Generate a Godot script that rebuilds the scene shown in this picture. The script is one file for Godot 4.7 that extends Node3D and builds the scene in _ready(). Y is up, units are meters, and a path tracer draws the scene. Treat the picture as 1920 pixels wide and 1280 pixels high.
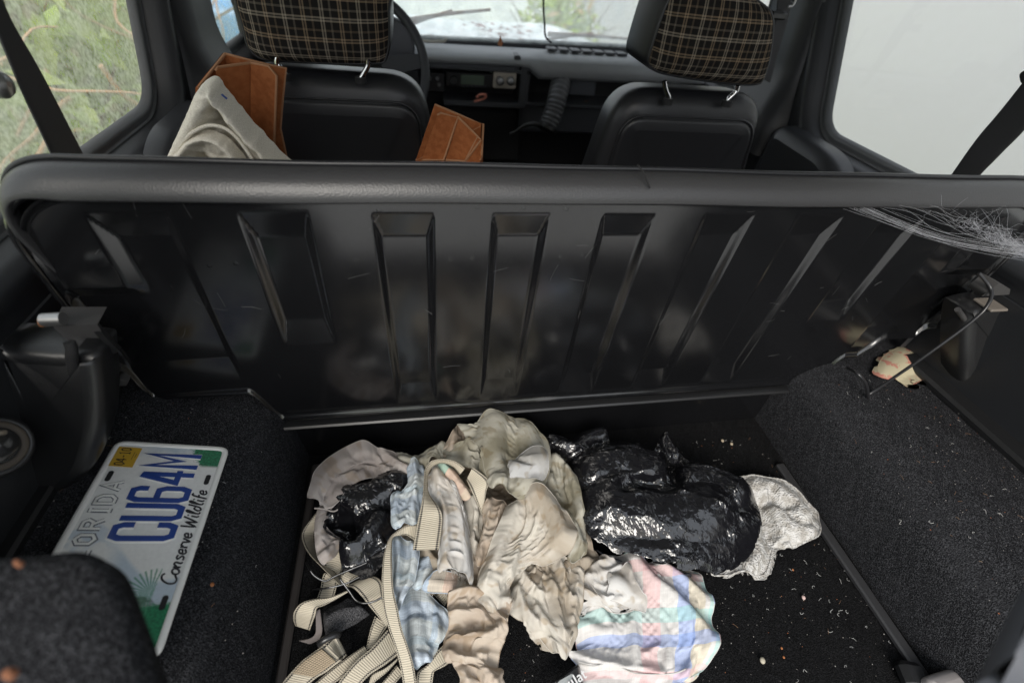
extends Node3D
# The back of an old off-road car, seen over the cargo floor towards the dashboard.
# x runs to the right, y up from the cargo floor, -z towards the bonnet.

const F := 880.0
var eye := Vector3(0, 0.86, 0)
var cr := Vector3(0.9824, 0.0867, 0.1652)
var cd := Vector3(-0.0456, -0.7468, 0.6634)
var cf := Vector3(0.1809, -0.6593, -0.7298)
var M := {}
var T := {}
var taken := {}

class MB:
	var v := PackedVector3Array()
	var uv := PackedVector2Array()
	var ix := PackedInt32Array()
	var col := PackedColorArray()
	func pt(p: Vector3, t := Vector2.ZERO) -> int:
		v.append(p); uv.append(t)
		return v.size() - 1
	func tri(a: int, b: int, c: int) -> void:
		ix.append(a); ix.append(b); ix.append(c)
	func quad(a: int, b: int, c: int, d: int) -> void:
		tri(a, b, c); tri(a, c, d)
	func face(ps: Array, flip := false) -> void:
		var s := v.size()
		for p in ps: pt(p)
		for i in range(1, ps.size() - 1):
			if flip: tri(s, s + i + 1, s + i)
			else: tri(s, s + i, s + i + 1)
	func grid(rows: Array, closed := false, us := 1.0, vs := 1.0) -> void:
		var s := v.size()
		var n: int = rows[0].size()
		var along := 0.0
		for i in rows.size():
			if i > 0: along += (rows[i][n / 2] - rows[i - 1][n / 2]).length()
			var across := 0.0
			for j in n:
				if j > 0: across += (rows[i][j] - rows[i][j - 1]).length()
				pt(rows[i][j], Vector2(across * us, along * vs))
		var m := n if closed else n - 1
		for i in rows.size() - 1:
			for j in m:
				var k := (j + 1) % n
				quad(s + i * n + j, s + i * n + k, s + (i + 1) * n + k, s + (i + 1) * n + j)
	func cap(ring: Array, flip := false) -> void:
		var c := Vector3.ZERO
		for p in ring: c += p
		c /= ring.size()
		var s := pt(c)
		for p in ring: pt(p)
		var n := ring.size()
		for i in n:
			if flip: tri(s, s + 1 + (i + 1) % n, s + 1 + i)
			else: tri(s, s + 1 + i, s + 1 + (i + 1) % n)
	func tube(ps: Array, r: float, sides := 8, r2 := -1.0) -> void:
		var rows := []
		var up := Vector3(0.13, 0.97, 0.21)
		var side := Vector3.ZERO
		for i in ps.size():
			var d: Vector3 = (ps[mini(i + 1, ps.size() - 1)] - ps[maxi(i - 1, 0)]).normalized()
			if i == 0:
				side = d.cross(up).normalized()
				if d.cross(up).length() < 0.05: side = d.cross(Vector3.RIGHT).normalized()
			else:
				side = (side - d * side.dot(d)).normalized()
			var o := d.cross(side)
			var rr := r if r2 < 0.0 else lerpf(r, r2, float(i) / (ps.size() - 1))
			var ring := PackedVector3Array()
			for k in sides:
				var a := TAU * k / sides
				ring.append(ps[i] + (side * cos(a) + o * sin(a)) * rr)
			rows.append(ring)
		grid(rows, true, 1.0, 1.0)
		cap(Array(rows[0]), true)
		cap(Array(rows[-1]))
	func box(c: Vector3, size: Vector3, bev := 0.003, b := Basis.IDENTITY) -> void:
		var h := size / 2.0
		bev = minf(bev, minf(h.x, minf(h.y, h.z)) * 0.9)
		for ax in 3:
			for s in [-1.0, 1.0]:
				var u := (ax + 1) % 3
				var w := (ax + 2) % 3
				var q := []
				for k in [[-1, -1], [1, -1], [1, 1], [-1, 1]]:
					var p := Vector3.ZERO
					p[ax] = s * h[ax]; p[u] = k[0] * (h[u] - bev); p[w] = k[1] * (h[w] - bev)
					q.append(c + b * p)
				face(q, s > 0)
		for ax in 3:
			var u := (ax + 1) % 3
			var w := (ax + 2) % 3
			for su in [-1.0, 1.0]:
				for sw in [-1.0, 1.0]:
					var q := []
					for k in [[-1, 0], [1, 0], [1, 1], [-1, 1]]:
						var p := Vector3.ZERO
						p[ax] = k[0] * (h[ax] - bev)
						p[u] = su * (h[u] - bev * k[1]); p[w] = sw * (h[w] - bev * (1 - k[1]))
						q.append(c + b * p)
					face(q, su * sw < 0)
		for sx in [-1.0, 1.0]:
			for sy in [-1.0, 1.0]:
				for sz in [-1.0, 1.0]:
					var q := []
					for ax in 3:
						var p := Vector3(sx * (h.x - bev), sy * (h.y - bev), sz * (h.z - bev))
						p[ax] = [sx, sy, sz][ax] * h[ax]
						q.append(c + b * p)
					face(q, sx * sy * sz > 0)
	# a closed outline swept through sections, each [inset, shift along axis]
	func loft(outline: Array, secs: Array, axis: Vector3, cap0 := true, cap1 := true) -> void:
		var n := outline.size()
		var nrm := []
		for i in n:
			var d: Vector3 = (outline[(i + 1) % n] - outline[(i + n - 1) % n]).normalized()
			nrm.append(d.cross(axis).normalized())
		var mid := Vector3.ZERO
		for p in outline: mid += p / n
		var turn := 0.0
		for i in n: turn += nrm[i].dot(outline[i] - mid)
		if turn < 0.0:
			for i in n: nrm[i] = -nrm[i]
		var rows := []
		for s in secs:
			var ring := PackedVector3Array()
			for i in n: ring.append(outline[i] - nrm[i] * s[0] + axis * s[1])
			rows.append(ring)
		grid(rows, true)
		if cap0: cap(Array(rows[0]), true)
		if cap1: cap(Array(rows[-1]))
	func mesh() -> ArrayMesh:
		var nn := PackedVector3Array()
		nn.resize(v.size())
		for i in range(0, ix.size(), 3):
			var a := v[ix[i]]
			var f := (v[ix[i + 2]] - a).cross(v[ix[i + 1]] - a)
			nn[ix[i]] += f; nn[ix[i + 1]] += f; nn[ix[i + 2]] += f
		for i in nn.size():
			nn[i] = nn[i].normalized() if nn[i].length_squared() > 1e-20 else Vector3.UP
		var arr := []
		arr.resize(Mesh.ARRAY_MAX)
		arr[Mesh.ARRAY_VERTEX] = v
		arr[Mesh.ARRAY_NORMAL] = nn
		arr[Mesh.ARRAY_TEX_UV] = uv
		arr[Mesh.ARRAY_INDEX] = ix
		if col.size() == v.size(): arr[Mesh.ARRAY_COLOR] = col
		var tg := PackedFloat32Array()
		for i in nn.size():
			var t := nn[i].cross(Vector3(0.3, 0.2, 0.93)).normalized()
			tg.append(t.x); tg.append(t.y); tg.append(t.z); tg.append(1.0)
		arr[Mesh.ARRAY_TANGENT] = tg
		var m := ArrayMesh.new()
		m.add_surface_from_arrays(Mesh.PRIMITIVE_TRIANGLES, arr)
		return m

# ---- naming ----
func numbered(called: String) -> String:
	var k: int = taken.get(called, 0)
	taken[called] = k + 1
	return called if k == 0 else "%s_%03d" % [called, k]

func thing(called: String, label: String, category: String, at := Vector3.ZERO, group := "") -> Node3D:
	var o := Node3D.new()
	o.name = numbered(called)
	add_child(o, true)
	o.position = at
	o.set_meta("label", label); o.set_meta("category", category)
	if group: o.set_meta("group", group)
	return o

# geometry is written in world metres; a part keeps its thing's base as origin
func part(called: String, b: MB, m: Material, parent: Node3D, label := "") -> MeshInstance3D:
	var base := Vector3.ZERO
	var q: Node = parent
	while q != self:
		base += q.position
		q = q.get_parent()
	for i in b.v.size(): b.v[i] -= base
	var o := MeshInstance3D.new()
	o.name = called
	o.mesh = b.mesh()
	o.material_override = m
	parent.add_child(o, true)
	if label: o.set_meta("label", label)
	return o

func single(called: String, b: MB, m: Material, label: String, category: String, group := "") -> MeshInstance3D:
	var o := part(called, b, m, self)
	o.name = numbered(called)
	o.set_meta("label", label); o.set_meta("category", category)
	if group: o.set_meta("group", group)
	return o

func struct(called: String, b: MB, m: Material) -> MeshInstance3D:
	var o := part(called, b, m, self)
	o.name = numbered(called)
	o.set_meta("kind", "structure")
	return o

# ---- from photo pixels to places ----
func ray(x: float, y: float) -> Vector3:
	return (cr * (x - 960.0) + cd * (y - 640.0) + cf * F).normalized()
func on_y(x: float, y: float, h: float) -> Vector3:
	var d := ray(x, y)
	return eye + d * ((h - eye.y) / d.y)
func on_x(x: float, y: float, h: float) -> Vector3:
	var d := ray(x, y)
	return eye + d * ((h - eye.x) / d.x)
func on_z(x: float, y: float, h: float) -> Vector3:
	var d := ray(x, y)
	return eye + d * ((h - eye.z) / d.z)

# ---- curves ----
func rounded(corners: Array, r: float, seg := 6) -> Array:
	var out := []
	var n := corners.size()
	for i in n:
		var p: Vector3 = corners[i]
		var a: Vector3 = corners[(i + n - 1) % n] - p
		var b: Vector3 = corners[(i + 1) % n] - p
		var rr := minf(r, minf(a.length(), b.length()) * 0.48)
		var s := p + a.normalized() * rr
		var e := p + b.normalized() * rr
		for k in seg + 1:
			var t := float(k) / seg
			out.append(s.lerp(p, t).lerp(p.lerp(e, t), t))
	return out
func dense(ps: Array, step: float) -> Array:
	var out := []
	var n := ps.size()
	for i in n:
		var a: Vector3 = ps[i]
		var b: Vector3 = ps[(i + 1) % n]
		var k := maxi(1, int(ceil((b - a).length() / step)))
		for j in k: out.append(a.lerp(b, float(j) / k))
	return out
func smooth(ps: Array, seg := 8, closed := false) -> Array:
	var out := []
	var n := ps.size()
	for i in (n if closed else n - 1):
		var p0 = ps[(i + n - 1) % n] if closed else ps[maxi(i - 1, 0)]
		var p1 = ps[i]
		var p2 = ps[(i + 1) % n]
		var p3 = ps[(i + 2) % n] if closed else ps[mini(i + 2, n - 1)]
		for k in seg:
			var t := float(k) / seg
			out.append(p1.cubic_interpolate(p2, p0, p3, t))
	if not closed: out.append(ps[-1])
	return out

# ---- materials ----
func lin(r: float, g: float, b: float) -> Color:
	return Color(r, g, b).linear_to_srgb()
func mat(c: Color, rough := 0.6, metal := 0.0, spec := 0.5) -> StandardMaterial3D:
	var m := StandardMaterial3D.new()
	m.albedo_color = c
	m.roughness = rough
	m.metallic = metal
	m.metallic_specular = spec
	m.cull_mode = BaseMaterial3D.CULL_DISABLED
	return m
func noise_image(size: int, freq: float, seed_: int, type := FastNoiseLite.TYPE_SIMPLEX_SMOOTH, oct := 4) -> Image:
	var n := FastNoiseLite.new()
	n.seed = seed_
	n.noise_type = type
	n.frequency = freq
	n.fractal_octaves = oct
	return n.get_seamless_image(size, size)
func ramp(im: Image, a: Color, b: Color, lo := 0.0, hi := 1.0) -> ImageTexture:
	var o := Image.create(im.get_width(), im.get_height(), false, Image.FORMAT_RGB8)
	for y in im.get_height():
		for x in im.get_width():
			o.set_pixel(x, y, a.lerp(b, clampf((im.get_pixel(x, y).r - lo) / (hi - lo), 0.0, 1.0)))
	return ImageTexture.create_from_image(o)
func gray(im: Image) -> ImageTexture:
	return ImageTexture.create_from_image(im)
func relief(m: StandardMaterial3D, t: Texture2D, cm: float) -> StandardMaterial3D:
	m.heightmap_enabled = true
	m.heightmap_texture = t
	m.heightmap_scale = cm
	return m
func tri_map(m: StandardMaterial3D, scale: float, world := true) -> StandardMaterial3D:
	m.uv1_triplanar = true
	m.uv1_world_triplanar = world
	m.uv1_scale = Vector3.ONE * scale
	m.uv1_triplanar_sharpness = 4.0
	return m
func _ready() -> void:
	# camera, sky, sun, exposure
	var cam := Camera3D.new()
	cam.name = "camera"
	add_child(cam)
	cam.transform = Transform3D(Basis(cr, -cd, -cf).orthonormalized(), eye)
	cam.near = 0.02; cam.far = 300.0
	cam.fov = rad_to_deg(2.0 * atan(640.0 / F))
	var ca := CameraAttributesPhysical.new()
	ca.frustum_focal_length = 16.5
	ca.frustum_near = 0.02; ca.frustum_far = 300.0
	ca.frustum_focus_distance = 0.82
	ca.exposure_aperture = 2.3
	cam.attributes = ca
	cam.fov = rad_to_deg(2.0 * atan(640.0 / F))
	var we := WorldEnvironment.new()
	we.name = "environment"
	var env := Environment.new()
	env.background_mode = Environment.BG_SKY
	var sm := ProceduralSkyMaterial.new()
	sm.sky_top_color = Color(0.87, 0.90, 0.94)
	sm.sky_horizon_color = Color(0.92, 0.93, 0.94)
	sm.ground_horizon_color = Color(0.55, 0.56, 0.52)
	sm.ground_bottom_color = Color(0.3, 0.3, 0.28)
	sm.sky_curve = 0.3
	sm.sun_angle_max = 0.0
	var sky := Sky.new()
	sky.sky_material = sm
	env.sky = sky
	env.tonemap_mode = Environment.TONE_MAPPER_LINEAR
	env.tonemap_exposure = EXPOSURE
	env.sdfgi_enabled = true; env.ssao_enabled = true; env.ssil_enabled = true
	we.environment = env
	add_child(we)
	var sun := DirectionalLight3D.new()
	sun.name = "sun"
	sun.light_energy = 0.5
	sun.light_angular_distance = 25.0
	sun.light_color = Color(1.0, 0.98, 0.95)
	sun.shadow_enabled = true
	add_child(sun)
	sun.look_at_from_position(Vector3(-1.6, 4.0, 4.6), Vector3(0.1, 0, -0.5))
	make_materials()
	outside()
	shell()
	bench()
	front_seats()
	dashboard()
	belts()
	fittings()
	boxes()
	plate()
	rags()
	webbing()
	bags()
	litter()

const EXPOSURE := 2.15

func make_materials() -> void:
	var n_fine := noise_image(512, 0.08, 3)
	var n_mid := noise_image(512, 0.02, 5)
	var n_big := noise_image(512, 0.008, 9)
	var n_cell := noise_image(512, 0.06, 11, FastNoiseLite.TYPE_CELLULAR, 1)
	var n_fuzz := noise_image(512, 0.22, 21, FastNoiseLite.TYPE_VALUE, 2)
	var rg := FastNoiseLite.new()
	rg.seed = 15; rg.frequency = 0.012; rg.fractal_type = FastNoiseLite.FRACTAL_RIDGED; rg.fractal_octaves = 4
	rg.domain_warp_enabled = true; rg.domain_warp_amplitude = 25.0; rg.domain_warp_frequency = 0.01
	T.crease = gray(rg.get_seamless_image(512, 512))
	T.fine = gray(n_fine); T.mid = gray(n_mid); T.big = gray(n_big); T.cell = gray(n_cell); T.fuzz = gray(n_fuzz)
	# worn black lacquer of the seat back: uneven gloss
	var p := mat(lin(0.006, 0.0062, 0.007), 0.2, 0.0, 0.5)
	p.clearcoat_enabled = true; p.clearcoat = 1.0; p.clearcoat_roughness = 0.16
	p.roughness_texture = ramp(n_mid, Color(0.8, 0.8, 0.8), Color(1, 1, 1), 0.25, 0.75)
	tri_map(p, 3.0)
	M.lacquer = p
	var vy := mat(lin(0.036, 0.036, 0.038), 0.38)
	tri_map(vy, 13.0)
	M.vinyl = relief(vy, T.cell, 0.018)
	M.vinyl_smooth = mat(lin(0.015, 0.0155, 0.018), 0.38)
	M.plastic = relief(tri_map(mat(lin(0.013, 0.0132, 0.014), 0.34), 5.0), T.fine, 0.012)
	M.trim = relief(tri_map(mat(lin(0.016, 0.017, 0.0195), 0.42), 6.0), T.fine, 0.01)
	M.matt = mat(lin(0.012, 0.012, 0.013), 0.8)
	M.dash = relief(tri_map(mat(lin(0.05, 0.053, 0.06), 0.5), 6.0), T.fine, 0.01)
	M.dash_top_lit = relief(tri_map(mat(lin(0.27, 0.28, 0.29), 0.55), 6.0), T.fine, 0.01)  # paler than the dash: sky light on the top is in the colour
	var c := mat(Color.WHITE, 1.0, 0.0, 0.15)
	c.albedo_texture = ramp(n_fuzz, lin(0.011, 0.0112, 0.0125), lin(0.085, 0.087, 0.094), 0.35, 0.85)  # arch carpet, lightened in colour for the light that falls on it
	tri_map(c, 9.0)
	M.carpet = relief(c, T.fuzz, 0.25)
	var c2 := mat(Color.WHITE, 1.0, 0.0, 0.15)
	c2.albedo_texture = ramp(n_fuzz, lin(0.005, 0.005, 0.0053), lin(0.024, 0.0242, 0.0255), 0.3, 0.85)
	tri_map(c2, 9.0)
	M.floor_carpet = relief(c2, T.fuzz, 0.22)
	M.steel = mat(lin(0.32, 0.32, 0.32), 0.4, 0.9)
	M.chrome = mat(lin(0.7, 0.7, 0.7), 0.15, 1.0)
	M.grey_metal = mat(lin(0.07, 0.068, 0.068), 0.55, 0.3)
	M.rust = relief(tri_map(mat(lin(0.28, 0.12, 0.05), 0.85), 12.0), T.fine, 0.1)
	M.headliner = mat(lin(0.35, 0.35, 0.34), 0.95)
	# glass with a film of dried dirt
	var g := mat(Color(0.80, 0.84, 0.80, 0.16), 0.05)
	g.transparency = BaseMaterial3D.TRANSPARENCY_ALPHA
	var gi := Image.create(512, 512, false, Image.FORMAT_RGBA8)
	for y in 512:
		for x in 512:
			var a := n_fine.get_pixel(x, y).r * 0.6 + n_cell.get_pixel(x, y).r * 0.25 + n_big.get_pixel(x, y).r * 0.4
			gi.set_pixel(x, y, Color(0.9, 0.92, 0.86, clampf(0.40 + 0.8 * (a - 0.5), 0.1, 0.75)))
	g.albedo_color = Color.WHITE
	g.albedo_texture = ImageTexture.create_from_image(gi)
	g.roughness = 0.1
	g.backlight_enabled = true
	g.backlight = Color(1, 1, 1)
	M.glass = tri_map(g, 2.2)
	var g3 := g.duplicate() as StandardMaterial3D  # windscreen copy: a milky film added to whiten the bright view
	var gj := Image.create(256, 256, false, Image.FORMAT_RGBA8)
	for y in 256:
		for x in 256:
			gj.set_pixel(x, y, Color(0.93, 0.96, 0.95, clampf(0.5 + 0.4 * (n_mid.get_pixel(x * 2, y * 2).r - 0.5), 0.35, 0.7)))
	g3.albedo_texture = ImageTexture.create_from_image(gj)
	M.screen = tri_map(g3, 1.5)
	var g2 := mat(Color(0.85, 0.9, 0.9, 0.1), 0.03)
	g2.transparency = BaseMaterial3D.TRANSPARENCY_ALPHA
	M.clear = g2
	# plaid of the head rests
	var pi := Image.create(256, 256, false, Image.FORMAT_RGB8)
	var fr := FastNoiseLite.new()
	fr.seed = 4; fr.frequency = 0.35
	for y in 256:
		for x in 256:
			var k := 0.0
			var tone := Vector3(0.016, 0.0145, 0.014)
			for pass_ in 2:
				var u := float(x if pass_ == 0 else y) / 256.0
				var w := fmod(u * 4.0, 1.0)
				var hit := 0.0
				for l in [0.18, 0.32]:
					if absf(w - l) < 0.045: hit = 0.6
				if absf(w - 0.72) < 0.06: hit = 0.25
				var weave := 0.55 + 0.45 * float((x + y * (1 if pass_ == 0 else 3)) % 4 < 2)
				var cc := Vector3(0.46, 0.39, 0.31) if int(u * 4.0) % 2 == 0 else Vector3(0.40, 0.29, 0.19)
				tone += cc * hit * weave * 0.62
			k = fr.get_noise_2d(x, y) * 0.12
			pi.set_pixel(x, y, lin(clampf(tone.x * (1 + k), 0, 1), clampf(tone.y * (1 + k), 0, 1), clampf(tone.z * (1 + k), 0, 1)))
	var pm := mat(Color.WHITE, 0.95, 0.0, 0.2)
	pm.albedo_texture = ImageTexture.create_from_image(pi)
	pm.uv1_scale = Vector3(7.6, 7.6, 1)
	M.plaid = pm
	var cb := mat(Color.WHITE, 0.85, 0.0, 0.25)
	cb.albedo_texture = ramp(n_mid, lin(0.27, 0.088, 0.030), lin(0.33, 0.115, 0.042), 0.3, 0.7)
	M.card = relief(tri_map(cb, 6.0), T.fine, 0.02)
	M.card_edge = tri_map(mat(lin(0.34, 0.17, 0.085), 0.9), 6.0)

func hash01(i: int) -> float:
	return fposmod(sin(float(i) * 127.1 + 11.7) * 43758.5453, 1.0)

# ---- what stands outside the windows ----
func outside() -> void:
	var g := MB.new()
	var nz := FastNoiseLite.new()
	nz.seed = 8; nz.frequency = 0.4
	var rows := []
	for i in 61:
		var r := PackedVector3Array()
		for j in 61:
			var x := (float(i) / 60.0 - 0.5); var z := (float(j) / 60.0 - 0.5)
			x = signf(x) * x * x * 480.0; z = signf(z) * z * z * 480.0
			r.append(Vector3(x + 0.3, -0.86 + 0.05 * nz.get_noise_2d(x, z), z - 1.0))
		rows.append(r)
	g.grid(rows)
	var gm := mat(Color.WHITE, 1.0, 0.0, 0.2)
	gm.albedo_texture = ramp(noise_image(512, 0.03, 31), lin(0.11, 0.16, 0.04), lin(0.24, 0.24, 0.11), 0.3, 0.7)
	tri_map(gm, 0.4)
	struct("ground", g, gm)
	var yd := MB.new()
	rows = []
	for i in 41:
		var r := PackedVector3Array()
		for j in 41:
			var a := TAU * j / 40.0
			var q := (6.0 + 1.2 * nz.get_noise_2d(cos(a) * 3.0, sin(a) * 3.0)) * i / 40.0
			r.append(Vector3(0.3 + cos(a) * q, -0.80 + 0.03 * nz.get_noise_2d(cos(a) * q * 3.0, sin(a) * q * 3.0) - 0.09 * pow(i / 40.0, 6.0), 5.0 + sin(a) * q))
		rows.append(r)
	yd.grid(rows)
	var ym := mat(Color.WHITE, 1.0, 0.0, 0.2)
	ym.albedo_texture = ramp(noise_image(512, 0.12, 33), lin(0.32, 0.315, 0.30), lin(0.56, 0.55, 0.53), 0.3, 0.7)
	tri_map(ym, 0.7)
	struct("added_gravel_yard", yd, ym)  # unseen pale gravel added behind the car to brighten the panel reflections
	# the pale wall alongside
	var w := MB.new()
	w.box(Vector3(3.2, 0.9, -4.0), Vector3(0.3, 3.6, 14.0), 0.02)
	var wm := mat(lin(0.60, 0.60, 0.595), 0.9)
	single("white_wall", w, wm, "plain white rendered wall standing outside the right hand windows", "wall")
	w = MB.new()
	w.box(Vector3(-0.2, 0.35, -10.5), Vector3(5.4, 2.4, 0.25), 0.02)
	single("added_pale_wall", w, mat(lin(0.72, 0.80, 0.81), 0.85), "added pale blue wall brightening the view beyond the windscreen", "wall")  # wall added to brighten what shows through the windscreen
	# bushes beyond the left windows
	leaf_bush("leafy_bush", "tangle of green bush and dry vines outside the dirty left window", Vector3(-2.0, -0.86, -2.75), Vector3(0.75, 2.1, 1.75), 7000, 1, true)
	leaf_bush("leafy_bush", "pale green bush in front of the car beyond the windscreen", Vector3(1.9, -0.86, -7.0), Vector3(0.6, 1.3, 0.5), 900, 2, false)
	leaf_bush("leafy_bush", "bright green bush ahead of the front left door", Vector3(-2.75, -0.86, -5.1), Vector3(0.8, 1.5, 0.8), 2600, 3, false)
	# bonnet seen through the windscreen
	var hood := thing("bonnet", "bonnet tinted pale like reflected sky with brown leaf litter beyond the windscreen", "bonnet", Vector3(0.3, 0.4, -2.8))
	var b := MB.new()
	rows = []
	for i in 25:
		var z := -2.16 - 1.25 * i / 24.0
		var r := PackedVector3Array()
		for j in 33:
			var u := (j / 32.0 - 0.5) * 2.0
			r.append(Vector3(0.3 + u * 0.72, 0.435 - 0.05 * pow(absf(u), 6.0) + 0.012 * (1.0 - cos(u * PI)) - 0.02 * pow(i / 24.0, 4.0), z))
		rows.append(r)
	b.grid(rows)
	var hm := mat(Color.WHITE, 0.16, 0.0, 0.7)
	hm.albedo_texture = ramp(noise_image(256, 0.03, 41), lin(0.55, 0.66, 0.68), lin(0.74, 0.78, 0.78), 0.3, 0.6)  # pale blue white stands for sky reflected on the bonnet
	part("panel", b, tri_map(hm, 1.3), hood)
	var rust := MB.new()
	var rng := RandomNumberGenerator.new()
	rng.seed = 77
	for k in 90:
		var p := Vector3(rng.randf_range(0.33, 0.62), 0.452, rng.randf_range(-3.1, -2.3))
		if k % 3 == 0: p = Vector3(rng.randf_range(-0.2, 0.95), 0.452, rng.randf_range(-3.3, -2.25))
		var d := Vector3(rng.randf_range(-1, 1), 0, rng.randf_range(-1, 1)).normalized() * rng.randf_range(0.01, 0.035)
		var e := d.cross(Vector3.UP) * rng.randf_range(0.3, 0.6)
		rust.face([p - d, p + e + Vector3(0, 0.006, 0), p + d, p - e])
	part("leaf_litter", rust, mat(lin(0.22, 0.09, 0.07), 0.9), hood, "dry reddish brown leaves scattered on the pale bonnet").set_meta("kind", "stuff")
	# blue car parked ahead on the left
	var car := thing("parked_car", "light blue car parked beyond the front left door", "car", Vector3(-2.4, -0.85, -8.2))
	b = MB.new()
	var side := []
	for q in [[-2.0, 0.25], [-2.05, 0.75], [-1.3, 0.95], [-0.8, 1.45], [0.9, 1.5], [1.6, 1.0], [2.1, 0.9], [2.1, 0.3]]:
		side.append(Vector3(-3.2, -0.85 + q[1], -8.2 + q[0]))
	b.loft(dense(rounded(side, 0.15, 4), 0.2), [[0.1, -0.05], [0.0, 0.05], [0.0, 1.65], [0.1, 1.75]], Vector3.RIGHT)
	part("body", b, mat(lin(0.10, 0.30, 0.55), 0.35), car)
	for q in [-0.55, 0.45]:
		b = MB.new()
		b.box(Vector3(-1.44, 0.42, -8.2 + q), Vector3(0.02, 0.36, 0.8), 0.005)
		part("window", b, mat(lin(0.35, 0.45, 0.5), 0.1), car)
	for z in [-1.25, 1.3]:
		b = MB.new()
		var ring := []
		for k in 28: ring.append(Vector3(-1.65, -0.55 + 0.3 * sin(TAU * k / 28.0), -8.2 + z + 0.3 * cos(TAU * k / 28.0)))
		b.loft(ring, [[0.03, 0.0], [0.0, 0.03], [0.0, 0.17], [0.03, 0.2], [0.1, 0.18]], Vector3.RIGHT)
		part("wheel", b, mat(lin(0.02, 0.02, 0.02), 0.8), car)

func leaf_bush(called: String, label: String, at: Vector3, size: Vector3, count: int, seed_: int, vines: bool) -> void:
	var rng := RandomNumberGenerator.new()
	rng.seed = seed_ * 991
	var t := thing(called, label, "bush", at)
	var stem := MB.new()
	var twigs := []
	for k in 26:
		var a := rng.randf_range(0, TAU)
		var p := at + Vector3(rng.randf_range(-0.3, 0.3) * size.x, 0, rng.randf_range(-0.7, 0.7) * size.z)
		var ps := [p]
		var d := Vector3(cos(a) * 0.25, 1.0, sin(a) * 0.35)
		for s in 7:
			d = (d + Vector3(rng.randf_range(-0.4, 0.4), rng.randf_range(-0.25, 0.1), rng.randf_range(-0.4, 0.4))).normalized()
			p += d * size.y / 6.5
			ps.append(p)
		stem.tube(smooth(ps, 3), 0.016, 5, 0.004)
		twigs.append(ps)
	part("stem", stem, mat(lin(0.17, 0.12, 0.08), 0.9), t)
	if vines:
		var vb := MB.new()
		for k in 110:
			var p := at + Vector3(size.x * rng.randf_range(0.5, 1.05), rng.randf_range(0.6, 2.4), size.z * rng.randf_range(-1.0, 0.9))
			var ps := [p]
			var d := Vector3(rng.randf_range(-0.3, 0.3), rng.randf_range(-1, 1), rng.randf_range(-1, 1)).normalized()
			for s in 6:
				d = (d + Vector3(rng.randf_range(-0.4, 0.4), rng.randf_range(-0.6, 0.5), rng.randf_range(-0.6, 0.6))).normalized()
				p += d * 0.13
				ps.append(p)
			vb.tube(smooth(ps, 3), rng.randf_range(0.006, 0.014), 5, 0.003)
		part("dry_vines", vb, mat(lin(0.62, 0.38, 0.22), 0.9), t).set_meta("kind", "stuff")
	var leaf := MB.new()
	for k in count:
		var u := Vector3(rng.randfn(), rng.randfn(), rng.randfn()).normalized() * pow(rng.randf(), 0.45)
		var c := at + Vector3(u.x * size.x, size.y * (0.5 + 0.5 * u.y), u.z * size.z)
		if vines and sin(c.z * 5.0 + c.y * 3.0) + sin(c.y * 7.0 - c.z * 2.0) < -0.3 and rng.randf() < 0.7: continue
		var d := Vector3(rng.randfn(), rng.randfn() - 0.4, rng.randfn()).normalized()
		var e := d.cross(Vector3(rng.randfn(), rng.randfn(), rng.randfn())).normalized()
		var l := rng.randf_range(0.035, 0.09)
		var f := d.cross(e)
		leaf.face([c - d * l, c + e * l * 0.42 + f * l * 0.15, c + d * l, c - e * l * 0.42 + f * l * 0.15])
	for k in leaf.v.size() / 4:
		var tone := hash01(k + seed_ * 31)
		var cc := Color(0.36, 0.49, 0.12).lerp(Color(0.44, 0.52, 0.14), tone)
		if tone > 0.90: cc = Color(0.45, 0.33, 0.16)
		for q in 4: leaf.col.append(cc)
	var lm := mat(Color.WHITE, 0.55)
	lm.vertex_color_use_as_albedo = true
	lm.backlight_enabled = true
	lm.backlight = Color(0.7, 0.7, 0.5)
	part("leaves", leaf, lm, t).set_meta("kind", "stuff")

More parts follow.
